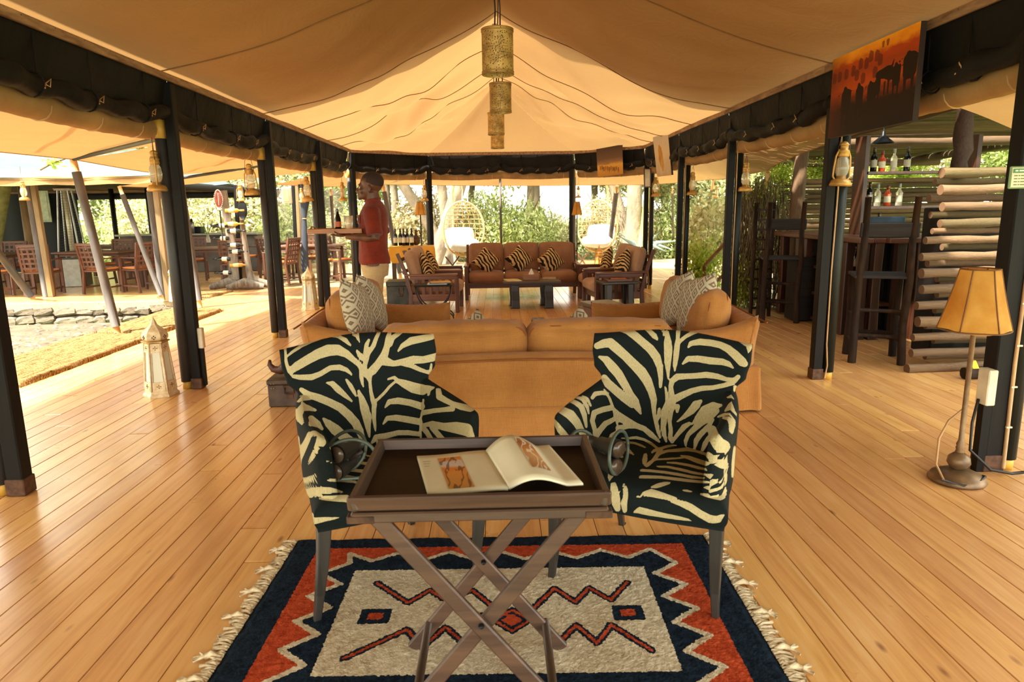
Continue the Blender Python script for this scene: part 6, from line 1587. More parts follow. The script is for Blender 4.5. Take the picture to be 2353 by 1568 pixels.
mp_ = thing('map_poster', P(92, 475, 18.0), 0, 'tall pale map poster on the dark wall of the dining tent', 'poster')
b = MB(); b.box((0, 0, 0), (.50, .02, .78)); b.build('board', mottled('map_print', srgb('7f8f80'), srgb('b9b592'), 6, .7), mp_)
b = MB(); b.box((0, -.012, 0), (.40, .004, .66)); b.build('map_sheet', mottled('map_print2', srgb('94a594'), srgb('c6be98'), 12, .7, detail=8), mp_)
# double posts of the dining tent
DPc, DPd = mottled('dining_post_pale', srgb('66502f'), srgb('866a42'), 4, .7, stretch=(3, 3, .5)), M['sleeve_weath']
for (bx, by, tx_, ty_, Yt, lab) in ((110, 682, 66, 415, 12.0, 'pale and dark double post at the left front of the dining tent'), (379, 690, 349, 440, 11.9, 'pale double post at the right front corner of the dining tent')):
    B0_, T0 = F(bx, by, -.005), P(tx_, ty_, F(bx, by)[1]); r = thing('dining_tent_post', B0_, 0, lab, 'post', 'dining tent posts')
    b = MB(); b.beam(B0_+Vector((.07, 0, 0)), T0+Vector((.07, 0, 0)), .09, .08, up=(0, 1, 0), ch=.004); b.build('pale_post', DPc, r, world=True)
    b = MB(); b.tube([B0_-Vector((.03, 0, 0)), (B0_+T0)/2-Vector((.03, 0, 0)), T0-Vector((.03, 0, 0))], .055, 12); b.build('sleeve', DPd, r, world=True)
for (px, py, Y, tp, lab, m_) in ((60, 600, 15.2, 415, 'round rope-wrapped column inside the dining tent', DPc), (262, 560, 18.3, 420, 'dark post at the back of the dining tent, left', M['post']), (345, 560, 18.3, 430, 'dark post at the back of the dining tent, right', M['post'])):
    x = P(px, 500, Y).x; b = MB(); b.lathe([(.09 if m_ is DPc else .06, 0), (.08 if m_ is DPc else .06, 2.1)], n=14); single(b, 'tent_column', m_, (x, Y, 0), lab, 'post', 'posts inside the dining tent')
for (bx, by, tx_, lab) in ((556, 650, 545, 'double post behind the wine rack'), (686, 628, 676, 'pale post left of the gathered curtain'), (700, 612, 694, 'pale post behind the gathered curtain')):
    B0_ = F(bx, by, -.005); T0 = P(tx_, 425, B0_.y); r = thing('dining_tent_post', B0_, 0, lab, 'post', 'dining tent posts')
    b = MB(); b.beam(B0_+Vector((.06, 0, 0)), T0+Vector((.06, 0, 0)), .07, .07, up=(0, 1, 0), ch=.004); b.build('pale_post', DPc, r, world=True)
    b = MB(); b.beam(B0_-Vector((.03, 0, 0)), T0-Vector((.03, 0, 0)), .07, .07, up=(0, 1, 0), ch=.004); b.build('dark_post', M['post'], r, world=True)
bxs = thing('wall_box', P(659, 449, 13.2), 0, 'cream box hanging under the awning by the third left post', 'box')
b = MB(); b.box((0, 0, 0), (.16, .12, .30), ch=.01); b.build('body', M['white_plastic'], bxs); b = MB(); b.box((0, -.065, 0), (.12, .01, .24), ch=.003); b.build('front', M['cable'], bxs)
# patio heater
ph = thing('patio_heater', (P(170, 600, 14.4).x, 14.4, 0), .2, 'tall pyramid patio heater with wire guard in the dining tent', 'heater')
stl = plain('brushed_steel', srgb('8d8a80'), .35, .7)
b = MB(); b.lathe([(.32, 0), (.32, .55), (.28, .58)], n=4, smooth=False, ang=PI/4); b.build('base', stl, ph)
for q in range(4):
    a = PI/4+q*PI/2; b = MB(); b.beam((.28*math.cos(a), .28*math.sin(a), .58), (.13*math.cos(a), .13*math.sin(a), 1.95), .025, .025, ch=.002); b.build('corner_bar', stl, ph)
b = MB(); b.lathe([(.20, 1.93), (.22, 1.97), (.10, 2.02)], n=4, smooth=False, ang=PI/4); b.build('cap', stl, ph)
b = MB(); b.lathe([(.05, .58), (.045, 1.93)], n=12); b.build('glass_tube', GL.m, ph)
k = MB()
for i in range(26):
    t = i/26; r_ = .28-.15*t; z = .6+1.33*t; c = [Vector((r_*math.cos(PI/4+q*PI/2), r_*math.sin(PI/4+q*PI/2), z)) for q in range(4)]
    for q in range(4): k.beam(c[q], c[(q+1) % 4], .004, .004)
o = k.build('guard_wires', M['iron'], ph); o['kind'] = 'stuff'

# dining furniture
DWD = wood('dining_wood', srgb('34190c'), srgb('683c22'), .5, axis=2); DWL = wood('dining_wood_long', srgb('3a2012'), srgb('6e452a'), .45, axis=0)
def dining_chair():
    r = thing('dining_chair', (0, 0, 0), 0, 'x', 'chair', 'lattice backed dining chairs')
    for sx_ in (-1, 1):
        b = MB(); b.box((sx_*.24, -.22, .32), (.045, .045, .64), ch=.003); b.build('leg', DWD, r)
        b = MB(); b.tube([(sx_*.23, .28, 0), (sx_*.23, .22, .42), (sx_*.23, .32, .92)], .027, 4, smooth=False, up=(1, 1, 0)); b.build('leg', DWD, r)
        b = MB(); b.box((sx_*.24, .01, .65), (.05, .52, .022), ch=.004); b.build('armrest', DWL, r)
        b = MB(); b.box((sx_*.23, .02, .12), (.02, .46, .03)); b.build('stretcher', DWL, r)
    b = MB(); b.box((0, 0, .42), (.48, .46, .035), ch=.004); b.build('seat', DWL, r)
    b = MB(); b.rbox((0, -.01, .455), (.44, .42, .04), .018, 4); b.build('seat_pad', M['pad'], r)
    k = MB()
    for i in range(5): k.beam((-.18+i*.09, .235, .46), (-.18+i*.09, .315, .90), .035, .012, up=(0, 1, 0))
    for j in range(5): t = (j+.5)/5; k.beam((-.22, .235+.08*t, .46+.44*t), (.22, .235+.08*t, .46+.44*t), .035, .014, up=(0, 1, 0))
    k.build('lattice_back', DWD, r)
    b = MB(); b.beam((-.25, .32, .91), (.25, .32, .91), .05, .03, up=(0, 1, 0), ch=.004); b.build('top_rail', DWL, r)
    return r
M['pad'] = suede('seat_pad_orange', srgb('b25a1c'), srgb('d0803a'))
def dining_table():
    r = thing('dining_table', (0, 0, 0), 0, 'x', 'table', 'wooden dining tables')
    for q in range(5): b = MB(); b.box((0, -.34+q*.17, .735), (1.30, .162, .03), ch=.003); b.build('plank', DWL, r)
    b = MB(); b.box((0, 0, .69), (1.15, .70, .05)); b.build('apron', DWL, r)
    for x in (-.58, .58):
        for y in (-.36, .36): b = MB(); b.tube([(x*1.04, y, 0), (x, y*.95, .70)], .042, 4, smooth=False, up=(1, 1, 0)); b.build('leg', DWD, r)
    return r
DC, DT = dining_chair(), dining_table()
tabs = [(-9.75, 13.3, .05, 'leftmost wooden dining table by the double post'), (-7.75, 13.55, -.05, 'wooden dining table in the middle of the dining tent front row'), (-6.15, 14.3, .1, 'wooden dining table behind the brown slanting post'), (-5.0, 16.6, .0, 'dining table with flowers at the far end of the dining tent'), (-9.0, 16.2, 0, 'dark dining table at the back left of the dining tent'), (-3.95, 14.7, 0, 'small wooden table beyond the third left post')]
for i, (x, y, rz, lab) in enumerate(tabs):
    o = DT if i == 0 else copy_tree(DT); o.location = (x, y, 0); o.rotation_euler.z = rz; o['label'] = lab
chs = [(-10.3, 12.75, 2.9, 'lattice chair at the far left edge, half out of frame'), (-9.25, 12.7, 2.6, 'lattice chair with orange pad left of the double post'), (-8.35, 12.75, 3.4, 'lattice chair directly right of the double post'), (-7.35, 12.95, 2.9, 'lattice chair behind the weathered slanting post'),
       (-6.75, 13.1, 4.2, 'armchair with orange pad right of the slanting post'), (-6.2, 13.4, 3.7, 'lattice chair before the brown slanting post'), (-9.9, 14.1, .1, 'lattice chair behind the leftmost dining table'), (-7.9, 14.4, -.1, 'lattice chair behind the middle dining table'),
       (-5.35, 14.1, 3.4, 'dark lattice chair left of the wine rack'), (-4.75, 14.9, 2.6, 'lattice chair just right of the wine rack'), (-4.35, 13.9, 4.5, 'lattice chair by the third left post'), (-3.35, 14.5, 1.2, 'lattice chair under the waiter tray'),
       (-4.0, 15.4, .2, 'lattice chair behind the small table near the curtain'), (-6.6, 15.1, .3, 'lattice chair behind the table at the brown post'), (-5.9, 16.2, 1.2, 'lattice chair at the flower table'), (-8.3, 16.6, -1.2, 'dark lattice chair at the back of the dining tent')]
for i, (x, y, rz, lab) in enumerate(chs):
    o = DC if i == 0 else copy_tree(DC); o.location = (x, y, 0); o.rotation_euler.z = rz; o['label'] = lab
# buffet at the far end with flask, tray and flowers
bf = thing('buffet_counter', (-7.7, 17.6, 0), 0, 'long grey buffet counter at the far end of the dining tent', 'counter')
b = MB(); b.box((0, 0, .93), (3.5, .6, .05), ch=.006); b.build('worktop', stl, bf); b = MB(); b.box((0, .05, .45), (3.4, .45, .90)); b.build('body', mottled('buffet_cloth', srgb('4a443c'), srgb('6c6458'), 3, .8), bf)
fk = thing('vacuum_flask', (P(440, 510, 17.5).x, 17.5, .957), 0, 'steel vacuum flask on the buffet counter', 'flask')
b = MB(); b.lathe([(.06, 0), (.06, .24), (.03, .29)], n=16); b.build('body', stl, fk); b = MB(); b.lathe([(.035, .29), (.03, .34), (.01, .36)], n=12); b.build('lid', M['iron'], fk)
cb2 = thing('bread_box', (P(445, 525, 17.5).x-.1, 17.6, .957), 0, 'low dark box beside the flask on the buffet counter', 'box'); b = MB(); b.box((0, .08, .08), (.5, .25, .16), ch=.01); b.build('body', M['iron'], cb2)
fv = thing('flower_vase', (P(476, 528, 16.7).x, 16.7, .752), 0, 'glass vase with thin green stems on the flower table', 'vase')
b = MB(); b.lathe([(.05, 0), (.06, .06), (.03, .16), (.04, .2)], n=14, cap=False); b.build('vase', GL.m, fv)
grn = plain('stem_green', srgb('6a7c34'), .7)
for q in range(7):
    a = q*.9; k = MB(); k.tube([(0, 0, .05), (.05*math.cos(a), .05*math.sin(a), .3), (.14*math.cos(a), .14*math.sin(a), .42+.03*q % .1)], [.006, .008, .004], 5); k.build('stem', grn, fv)
# ---- wine rack carved from driftwood
wr = thing('wine_rack', F(555, 664), R_(6), 'driftwood wine rack stand holding bottles sideways on the dining deck corner', 'wine rack')
wr['category'] = 'rack'; DRW = mottled('driftwood', srgb('4c4238'), srgb('857866'), 6, .8, stretch=(4, 4, .6), bump=.5)
b = MB(); b.tube([(-.12, 0, .18), (-.10, 0, .7), (-.14, 0, 1.3), (-.17, 0, 1.85)], [.10, .085, .075, .07], 10, ry=.3, up=(1, 0, 0)); b.build('upright_plank', DRW, wr)
b = MB(); b.tube([(.22, .02, .10), (.16, .02, .35), (.13, .02, .9), (.11, .02, 1.3)], [.10, .06, .05, .04], 10); b.build('upright_branch', DRW, wr)
for (x0, x1, y_) in ((-.55, .1, -.05), (-.1, .6, .03), (-.2, .45, -.2)):
    b = MB(); b.tube([(x0, y_-.06, .05), ((x0+x1)/2, y_, .13), (x1, y_+.05, .05)], [.05, .10, .05], 10); b.build('root_foot', DRW, wr)
WB = bottle('rack_wine_bottle', BG, 'd8d2bc', '1c1c22', .34, .04)
WG = bottle('rack_wine_bottle', BGg, 'd8c890', 'b8862c', .34, .04)
rk = [(640, 480, 1, 'golden bottle, topmost in the driftwood wine rack'), (635, 622, 1, 'yellow labelled bottle second from the top of the rack'), (480, 640, 0, 'dark bottle sticking out left, uppermost on that side'), (660, 697, 0, 'dark bottle third from the top on the right of the rack'), (490, 775, 0, 'dark bottle sticking out left, second on that side'),
      (660, 845, 0, 'dark bottle fourth from the top on the right of the rack'), (680, 915, 0, 'dark bottle fifth from the top on the right of the rack'), (505, 995, 0, 'dark bottle sticking out left, third on that side'), (690, 1058, 1, 'pale labelled bottle lowest on the right of the rack'), (520, 1140, 0, 'blue capped bottle lowest on the left of the rack')]
for i, (zx, zy, g_, lab) in enumerate(rk):
    a = P(400+zx/4.6125, 380+zy/4.6125, wr.location.y-.02); src = WG if g_ else WB
    o = src if i in (0, 2) else copy_tree(src); sg = -1 if zx < 560 else 1
    o.location = a - Vector((sg*.14, 0, 0)) if False else a + Vector((-.17 if zx > 560 else .17, 0, 0)); o.rotation_euler = (0, sg*PI/2, .08*sg); o['label'] = lab; o['group'] = 'bottles in the wine rack'
for px, pw, lab, c_ in ((503, 458, 'oval red and cream beaded shield above the wine rack', '8a2a1a'),):
    sh = thing('beaded_shield', P(px, pw, 12.9), 0, lab, 'shield')
    b = MB(); n = 24; b.tube([(0, 0, -.18), (0, 0, -.12), (0, 0, 0), (0, 0, .12), (0, 0, .18)], [.010, .060, .088, .060, .010], 20, ry=.2, up=(1, 0, 0)); b.build('shield_face', mottled('shield_leather', srgb('5a1e12'), srgb('8a3820'), 9, .6), sh)
    for f_ in (1.0,):
        k = MB()
        for q in range(30): t = 2*PI*q/30; k.ball((.080*f_*math.cos(t)*(1-.15*abs(math.sin(t))), -.024-.004*(f_ < 1), .165*f_*math.sin(t)), .0085, 5, 4)
        k.build('beads', plain('bead_cream', srgb('d8c49a')), sh)['kind'] = 'stuff'
    for dx in (-.035, .0, .035):
        k = MB()
        for q in range(12): k.ball((dx, -.022, -.10+q*.018), .006, 5, 4)
        k.build('bead_line', plain('bead_line_dark', srgb('2a120c')) if dx else bpy.data.materials['bead_cream'], sh)['kind'] = 'stuff'
    b = MB(); b.tube([(0, 0, -.2), (0, 0, -.75)], .012, 6); b.build('spear_shaft', M['post'], sh)
b = MB(); b.tube([(0, 0, -.22), (0, 0, -.12), (0, 0, 0), (0, 0, .12), (0, 0, .2)], [.01, .08, .10, .08, .01], 16, ry=.2, up=(1, 0, 0)); single(b, 'dark_shield', M['post'], P(557, 482, F(556, 650).y-.12), 'plain dark oval shield on the post beside the wine rack', 'shield')

# ------------------------------------------------------------------ egg chairs on the far deck
RAT = plain('rattan', srgb('c0a068'), .6); WHC = plain('white_cushion', srgb('c8c6bc'), .9)
def egg(loc, rz, label, H):
    r = thing('egg_chair', loc, rz, label, 'chair', 'hanging rattan egg chairs'); a_, b0 = .48, .62
    zc = 1.02
    b = MB(); b.tube([(a_*math.cos(t), -.10-.05*math.cos(2*t), zc+b0*math.sin(t)) for t in [2*PI*q/40 for q in range(40)]], .022, 8, closed=True); b.build('rim', RAT, r)
    for i in range(17):
        ph_ = -PI/2 + PI*(i+1)/18; z = b0*math.sin(ph_); w_ = a_*math.cos(ph_)
        b = MB(); b.tube([(w_*math.cos(t), -.08+.58*math.cos(ph_)*math.sin(t), zc+z) for t in [PI*q/14 for q in range(15)]], .011, 5); b.build('weave_band', RAT, r)
    for i in range(9):
        t = PI*(i+1)/10; b = MB()
        b.tube([(a_*math.cos(t)*math.cos(p_), -.08+.58*math.sin(t)*math.cos(p_), zc+b0*math.sin(p_)) for p_ in [-PI/2+PI*q/16 for q in range(17)]], .009, 5); b.build('rib', RAT, r)
    b = MB(); b.rbox((0, .04, .66), (.72, .62, .22), .10, 8, (.0, .0, .06)); b.build('seat_cushion', WHC, r)
    b = MB(); b.rbox((0, .24, .86), (.66, .18, .36), .09, 8, (.02, .04, .02), rot=(-.25, 0, 0)); b.build('back_cushion', WHC, r)
    b = MB(); b.tube([(0, -.05, zc+b0), (.02, -.03, zc+b0+.25), (0, 0, zc+b0+.5)], .012, 6); b.tube([(0, 0, zc+b0+.5), (0, .45, zc+b0+.62), (0, .8, zc+b0+.2), (0, .85, .6), (0, .7, .02)], .028, 8); b.build('stand_pole', RAT, r)
    for sg in (-1, 1): b = MB(); b.tube([(0, .7, .05), (sg*.45, .1, .02), (sg*.5, -.35, .02)], .025, 8); b.build('stand_foot', RAT, r)
    for sg in (-1, 1): b = MB(); b.beam((sg*.16-.32, -.25, 0.0), (-sg*.16-.32, -.25, .42), .03, .03); b.build('front_prop', DWD, r)
    return r
egg((P(1062, 520, 15.9).x, 15.9, -.02), R_(18), 'hanging rattan egg chair with white cushions behind the sofa, left one', 1)
egg((P(1375, 520, 16.6).x, 16.6, -.02), R_(-25), 'hanging rattan egg chair with white cushions outside, right one', 1)
b = MB(); b.box((0, 0, .05), (1.6, .05, .06)); b.box((0, .5, .05), (1.6, .05, .06)); single(b, 'deck_step', M['pole_wood'], (P(1390, 600, 17.6).x, 17.4, -.02), 'low wooden step frame on the bright deck behind the right egg chair', 'step')
# dark leafy agave behind the far right post
# ------------------------------------------------------------------ bar hut at the right
LOG = mottled('peeled_log', srgb('3e2c1b'), srgb('7e6040'), 5, .85, stretch=(.5, 5, 5), bump=.4, rand=True)
LOGg = mottled('mossy_log', srgb('33270f'), srgb('64522c'), 5, .9, stretch=(.5, 5, 5), bump=.4, rand=True)
LOGe = mottled('log_end', srgb('4a321e'), srgb('745436'), 12, .8, bump=.2)
LOGd = mottled('dark_log', srgb('120a06'), srgb('34200f'), 5, .7, stretch=(5, 5, .6), bump=.4, rand=True, spec=.2)
rr = random.Random(33)
def log_mesh(mat, n=9, seed=0):
    r_ = random.Random(seed); m = 9; pts = [Vector((-.5+i/(m-1), r_.uniform(-.12, .12), r_.uniform(-.12, .12))) for i in range(m)]
    b = MB(); b.tube(pts, [1+r_.uniform(-.12, .12) for _ in range(m)], n, ry=1)
    # y,z are scaled separately later
    me = bpy.data.meshes.new('log'); me.from_pydata([tuple(v) for v in b.v], [], b.f); me.polygons.foreach_set('use_smooth', b.sm); me.materials.append(mat); return me
# unit log: length 1 along X, radius 1 -> scale (L, r, r)
def unit_logs(mat):
    out = []
    for s in range(5):
        r_ = random.Random(s*7+1); b = MB(); m = 9; n = 9; vs = []; fs = []
        for i in range(m):
            x = -.5+i/(m-1); cy, cz = (r_.uniform(-.15, .15), r_.uniform(-.15, .15)) if 0 < i < m-1 else (0, 0); rad = 1+r_.uniform(-.13, .13)
            for q in range(n): a = 2*PI*q/n; vs.append((x, cy+rad*math.cos(a), cz+rad*math.sin(a)))
        for i in range(m-1):
            for q in range(n): fs.append((i*n+q, (i+1)*n+q, (i+1)*n+(q+1) % n, i*n+(q+1) % n))
        fs.append([q for q in range(n)]); fs.append([(m-1)*n+q for q in range(n)][::-1]); b.add(vs, fs, True); b.sm[-1] = b.sm[-2] = False
        me = bpy.data.meshes.new('log'); me.from_pydata([tuple(v) for v in b.v], [], b.f); me.polygons.foreach_set('use_smooth', b.sm)
        me.materials.append(mat); me.materials.append(LOGe); me.update(); me.polygons[len(me.polygons)-1].material_index = 1; me.polygons[len(me.polygons)-2].material_index = 1
        out.append(me)
    return out
UL, ULg, ULd = unit_logs(LOG), unit_logs(LOGg), unit_logs(LOGd)
def log(root, a, b_, r, pool, name='log'):
    a, b_ = Vector(a), Vector(b_); o = bpy.data.objects.new(name, rr.choice(pool)); COL.objects.link(o); o.parent = root
    inv = root.matrix_basis.inverted(); a, b_ = inv @ a, inv @ b_
    x = (b_-a); L = x.length; x.normalize(); up = Vector((0, 0, 1)) if abs(x.z) < .9 else Vector((0, 1, 0)); y = up.cross(x).normalized(); z = x.cross(y)
    o.matrix_basis = Matrix.Translation((a+b_)/2) @ Matrix((x, y, z)).transposed().to_4x4() @ Matrix.Diagonal((L, r, r, 1)) @ Matrix.Rotation(0, 4, 'X')
    return o
# near lattice wall of logs
lw = thing('log_wall', (3.9, 5.75, 0), 0, 'stacked log lattice wall of the bar at right, behind the floor lamp', 'wall')
z = .03; i = 0
while z < 1.68:
    if i % 2 == 0:
        x0 = 3.50+rr.uniform(-.02, .05)+(.14 if z > 1.25 else 0) - .03*(z < .3); log(lw, (x0, 5.62, z), (5.0, 5.70, z+.01), rr.uniform(.034, .043), UL if z < 1.15 or i % 3 else ULg)
    else:
        x0 = 3.74+rr.uniform(-.05, .08) - .1*(z > 1.2); log(lw, (x0, 5.80, z), (5.0, 5.84, z), rr.uniform(.026, .034), UL if i % 4 == 1 else ULg)
    z += .068; i += 1
log(lw, (3.86, 5.76, 1.66), (3.86, 5.76, 2.40), .065, ULd, 'corner_post')
# far log fence behind the counter
lf = thing('log_fence', (5.8, 11.0, 0), 0, 'horizontal log fence with mossy gaps behind the bar counter', 'fence')
z = .15; i = 0
while z < 1.80:
    log(lf, (4.35+rr.uniform(-.05, .18), 11.0, z), (7.6, 11.05, z+rr.uniform(-.01, .01)), rr.uniform(.036, .043), ULg if i % 3 else UL); z += .078; i += 1
for x in (4.65, 5.9, 7.2): log(lf, (x, 11.12, 0), (x, 11.12, 1.9), .05, ULd, 'fence_post')
# log roof
lr = thing('log_roof', (5.2, 9.0, 2.45), 0, 'flat roof of weathered round logs over the bar', 'roof')
y = 5.35; i = 0
while y < 12.0:
    log(lr, (3.05+rr.uniform(-.1, .1)+max(0, y-9.0)*.3, y+rr.uniform(-.01, .01), 2.44-.034*(y-5)+rr.uniform(-.022, .022)), (8.2, y+.12, 2.50-.034*(y-5)), rr.uniform(.040, .062), UL if i % 2 == 0 else ULg)
    y += rr.uniform(.112, .126) + (rr.uniform(.02, .055) if 6.6 < y < 9.4 and i % 2 else 0); i += 1
log(lr, (4.1, 5.3, 2.33), (4.15, 12.0, 2.10), .06, UL, 'beam'); log(lr, (6.9, 5.3, 2.33), (6.9, 12.0, 2.10), .06, ULg, 'beam')
log(lr, (3.3, 9.0, 2.20), (3.25, 6.6, 2.29), .045, UL, 'beam')
log(lr, (3.5, 8.8, 2.17), (6.9, 8.9, 2.19), .06, UL, 'beam'); log(lr, (3.9, 11.4, 2.08), (7.4, 11.6, 2.10), .055, UL, 'beam')
for (x, y, lab) in ((P(1832, 500, 9.3).x, 9.3, 'tall rough log post behind the high bar chair'), (6.9, 6.9, 'log post at the back of the bar hut'), (P(1960, 400, 11.6).x, 11.4, 'thin crooked roof prop behind the fence')):
    r = thing('log_post', (x, y, 0), 0, lab, 'post', 'log posts of the bar'); log(r, (x-.02, y, 0), (x+.01, y, 2.30-.034*(y-5)), .085 if y < 11 else .045, UL if y > 9 else ULd, 'log')
hl = thing('bar_pendant', P(2029, 322, 6.9), 0, 'small dark metal pendant lamp under the log roof', 'lamp')
b = MB(); b.lathe([(.10, -.03), (.095, -.02), (.035, .03), (.02, .045), (.018, .08), (.006, .09)], n=20, cap=False); b.build('shade', M['iron'], hl); b = MB(); b.tube([(0, 0, .08), (0, 0, .30)], .004, 5); b.build('cord', M['cable_black'], hl)
# L-shaped counter
BW = wood('bar_wood', srgb('1c0c06'), srgb('4e2814'), .45, axis=2); BWL = wood('bar_wood_long', srgb('33180c'), srgb('6e4026'), .4, axis=1)
bc = thing('bar_counter', (3.95, 7.3, 0), 0, 'L-shaped dark reddish wooden bar counter with open bottle shelves', 'counter')
def W(*a): return Vector(a)
for q in range(3): b = MB(); b.box((3.80+.16*q+.05, 8.45, 1.045), (.155, 2.75, .05), ch=.006); b.build('top_plank', BWL, bc, world=True)
for q in range(3): b = MB(); b.box((4.62, 7.02+.16*q+.05, 1.046), (1.15, .155, .05), ch=.006); b.build('top_plank', wood('bar_wood_x', srgb('33180c'), srgb('6e4026'), .4, axis=0) if 'bar_wood_x' not in bpy.data.materials else bpy.data.materials['bar_wood_x'], bc, world=True)
for i, y in enumerate((7.12, 7.42, 7.68, 8.0, 8.4, 8.62, 9.1, 9.7)):
    b = MB(); b.tube([(3.84, y, 0), (3.84+rr.uniform(-.01, .01), y+rr.uniform(-.015, .015), .5), (3.84, y, 1.02)], [.072, .062, .068], 4, smooth=False, up=(1, 1, 0)); b.build('upright', BW, bc, world=True, bevel=.008)
for i, x in enumerate((3.98, 4.22, 4.42, 4.66, 4.9)):
    b = MB(); b.tube([(x, 7.10, 0), (x+rr.uniform(-.01, .01), 7.10, .5), (x, 7.10, 1.02)], [.070, .062, .066], 4, smooth=False, up=(1, 1, 0)); b.build('upright', BW, bc, world=True, bevel=.008)
for z in (.05, .36, .68): b = MB(); b.box((4.04, 8.45, z), (.34, 2.6, .03)); b.build('shelf', BWL, bc, world=True)
b = MB(); b.box((4.24, 8.45, .52), (.02, 2.6, 1.0)); b.box((4.66, 7.30, .52), (.95, .02, 1.0)); b.build('back_panel', M['post'], bc, world=True)
CB = bottle('shelf_bottle', GL.m, 'b8b49c', '8a8a80', .26, .035); CR = bottle('shelf_bottle', plain('bottle_orange', srgb('c04a20'), .15, spec=.6), 'cfc6a8', '6a2a1a', .24, .037); CD = bottle('shelf_bottle', BG, 'a8a08a', '3a2a1c', .28, .036)
n_ = 0
row = {.066: 'lowest', .376: 'middle', .696: 'top'}
for z, (src, nm) in ((.066, (CR, 'orange')), (.376, (CB, 'clear')), (.696, (CD, 'dark'))):
    for q, y in enumerate((7.52, 7.60, 7.80, 7.89, 8.12, 8.22, 8.30, 8.76, 8.88)):
        s2 = src if q % 4 != 2 else CB; used_ = s2.get('u', 0); o = s2 if not used_ else copy_tree(s2); s2['u'] = 1
        o.location = (3.98+.05*(q % 2), y, z); o['label'] = '%s bottle, %s from the counter corner on the %s bar counter shelf' % (nm if s2 is src else 'clear', ('first', 'second', 'third', 'fourth', 'fifth', 'sixth', 'seventh', 'eighth', 'ninth')[q], row[z]); o['group'] = 'bottles on the %s bar shelf' % row[z]
for s2 in (CB, CR, CD):
    if 'u' in s2: del s2['u']
for o in COL.objects:
    if 'u' in o: del o['u']
# back shelf with bottles and cups behind the wall, seen over it
bs = thing('back_bar_shelf', (4.75, 8.2, 0), 0, 'back bar shelves with bottles seen over the log wall', 'shelf')
for z in (1.02, 1.38, 1.78): b = MB(); b.box((5.0, 8.25, z), (1.3, .25, .03)); b.build('shelf', BWL, bs, world=True)
for x in (4.34, 5.66): b = MB(); b.box((x, 8.25, 1.1), (.05, .25, 2.2)); b.build('side_post', BW, bs, world=True)
for q, (x, z, src, lab) in enumerate(((4.46, 1.795, CD, 'dark bottle at the left end of the top back bar shelf'), (4.56, 1.795, CR, 'orange bottle second on the top back bar shelf'), (4.70, 1.795, CB, 'clear bottle third on the top back bar shelf'), (4.86, 1.795, CD, 'dark bottle right on the top back bar shelf'),
        (4.44, 1.395, CD, 'dark bottle at the left end of the middle back bar shelf'), (4.54, 1.395, CB, 'clear bottle second on the middle back bar shelf'), (4.66, 1.395, CR, 'orange bottle third on the middle back bar shelf'), (4.8, 1.395, CB, 'clear bottle right on the middle back bar shelf'), (4.45, 1.035, CB, 'clear bottle left on the low back bar shelf'), (4.58, 1.035, CD, 'dark bottle right on the low back bar shelf'))):
    o = copy_tree(src); o.location = (x, 8.2, z); o['label'] = lab; o['group'] = 'bottles on the back bar shelf'
lap = thing('laptop', P(2035, 552, 7.25), R_(150), 'open grey laptop on the bar counter behind the tall chair', 'laptop'); lap.location.z = 1.072
b = MB(); b.box((0, 0, .008), (.32, .22, .016), ch=.003); b.build('keyboard_base', stl, lap); b = MB(); b.box((0, .13, .115), (.32, .010, .21), rot=(-.25, 0, 0), ch=.002); b.build('screen', plain('laptop_screen', srgb('3c5468'), .2), lap)
cb3 = thing('log_gap_backing', (4.5, 6.35, 0), 0, 'dark backing block added behind the log wall to darken its gaps', 'cabinet')
b = MB(); b.box((.05, 0, .70), (1.0, .30, 1.36), ch=.01); b.build('body', M['post'], cb3)  # added dark block, hidden behind the logs so their gaps look shaded
for z in (.35, .7, 1.05): b = MB(); b.box((.05, -.16, z), (.96, .02, .03)); b.build('backing_edge', BWL, cb3)
# rustic high chairs
def high_chair(loc, rz, label, H, s=1.0):
    r = thing('high_bar_chair', loc, rz, label, 'chair', 'rough wooden high bar chairs')
    for sg in (-1, 1):
        b = MB(); b.tube([(sg*.20, .20, 0), (sg*.19+.01, .21, .35), (sg*.20-.008, .19, .75), (sg*.185, .27, 1.1), (sg*.19, .33, H)], [.036, .034, .032, .03, .027], 8); b.build('leg', LOGd, r)
        b = MB(); b.tube([(sg*.20, -.20, 0), (sg*.19, -.19, .4), (sg*.20, -.19, .76)], [.036, .033, .034], 8); b.build('leg', LOGd, r)
        for z in (.18, .42): b = MB(); b.tube([(sg*.20, -.2, z), (sg*.20, .2, z+.02)], .018, 7); b.build('rung', LOGd, r)
    for z, y in ((.22, -.2), (.25, .2), (.48, .2)): b = MB(); b.tube([(-.2, y, z), (.2, y, z+.01)], .018, 7); b.build('rung', LOGd, r)
    for q in range(5): b = MB(); b.box((0, -.19+q*.092, .785), (.46, .075, .03), ch=.005); b.build('seat_slat', M['darkslat'], r)
    b = MB(); b.box((0, .285, 1.20), (.46, .035, .13), rot=(-.2, 0, 0), ch=.008); b.build('back_panel', M['darkslat'], r)
    return r
M['darkslat'] = wood('dark_slat', srgb('110d0b'), srgb('2a221d'), .6, axis=0, spec=.25)
high_chair(F(2022, 838) + Vector((.05, .22, 0)), R_(160), 'tall dark crooked-post bar chair standing before the counter', 1.48)
hc = high_chair(F(1800, 742) + Vector((0, .2, 0)), R_(165), 'tall ladder-backed bar chair with dark top panel near the creeper', 1.46)
b = MB(); b.box((.12, -.10, .40), (.38, .30, .78), ch=.01); single(b, 'bar_cabinet', M['darkslat'], F(1820, 742)+Vector((.12, .32, 0)), 'dark wooden box cabinet behind the ladder-backed bar chair', 'cabinet')
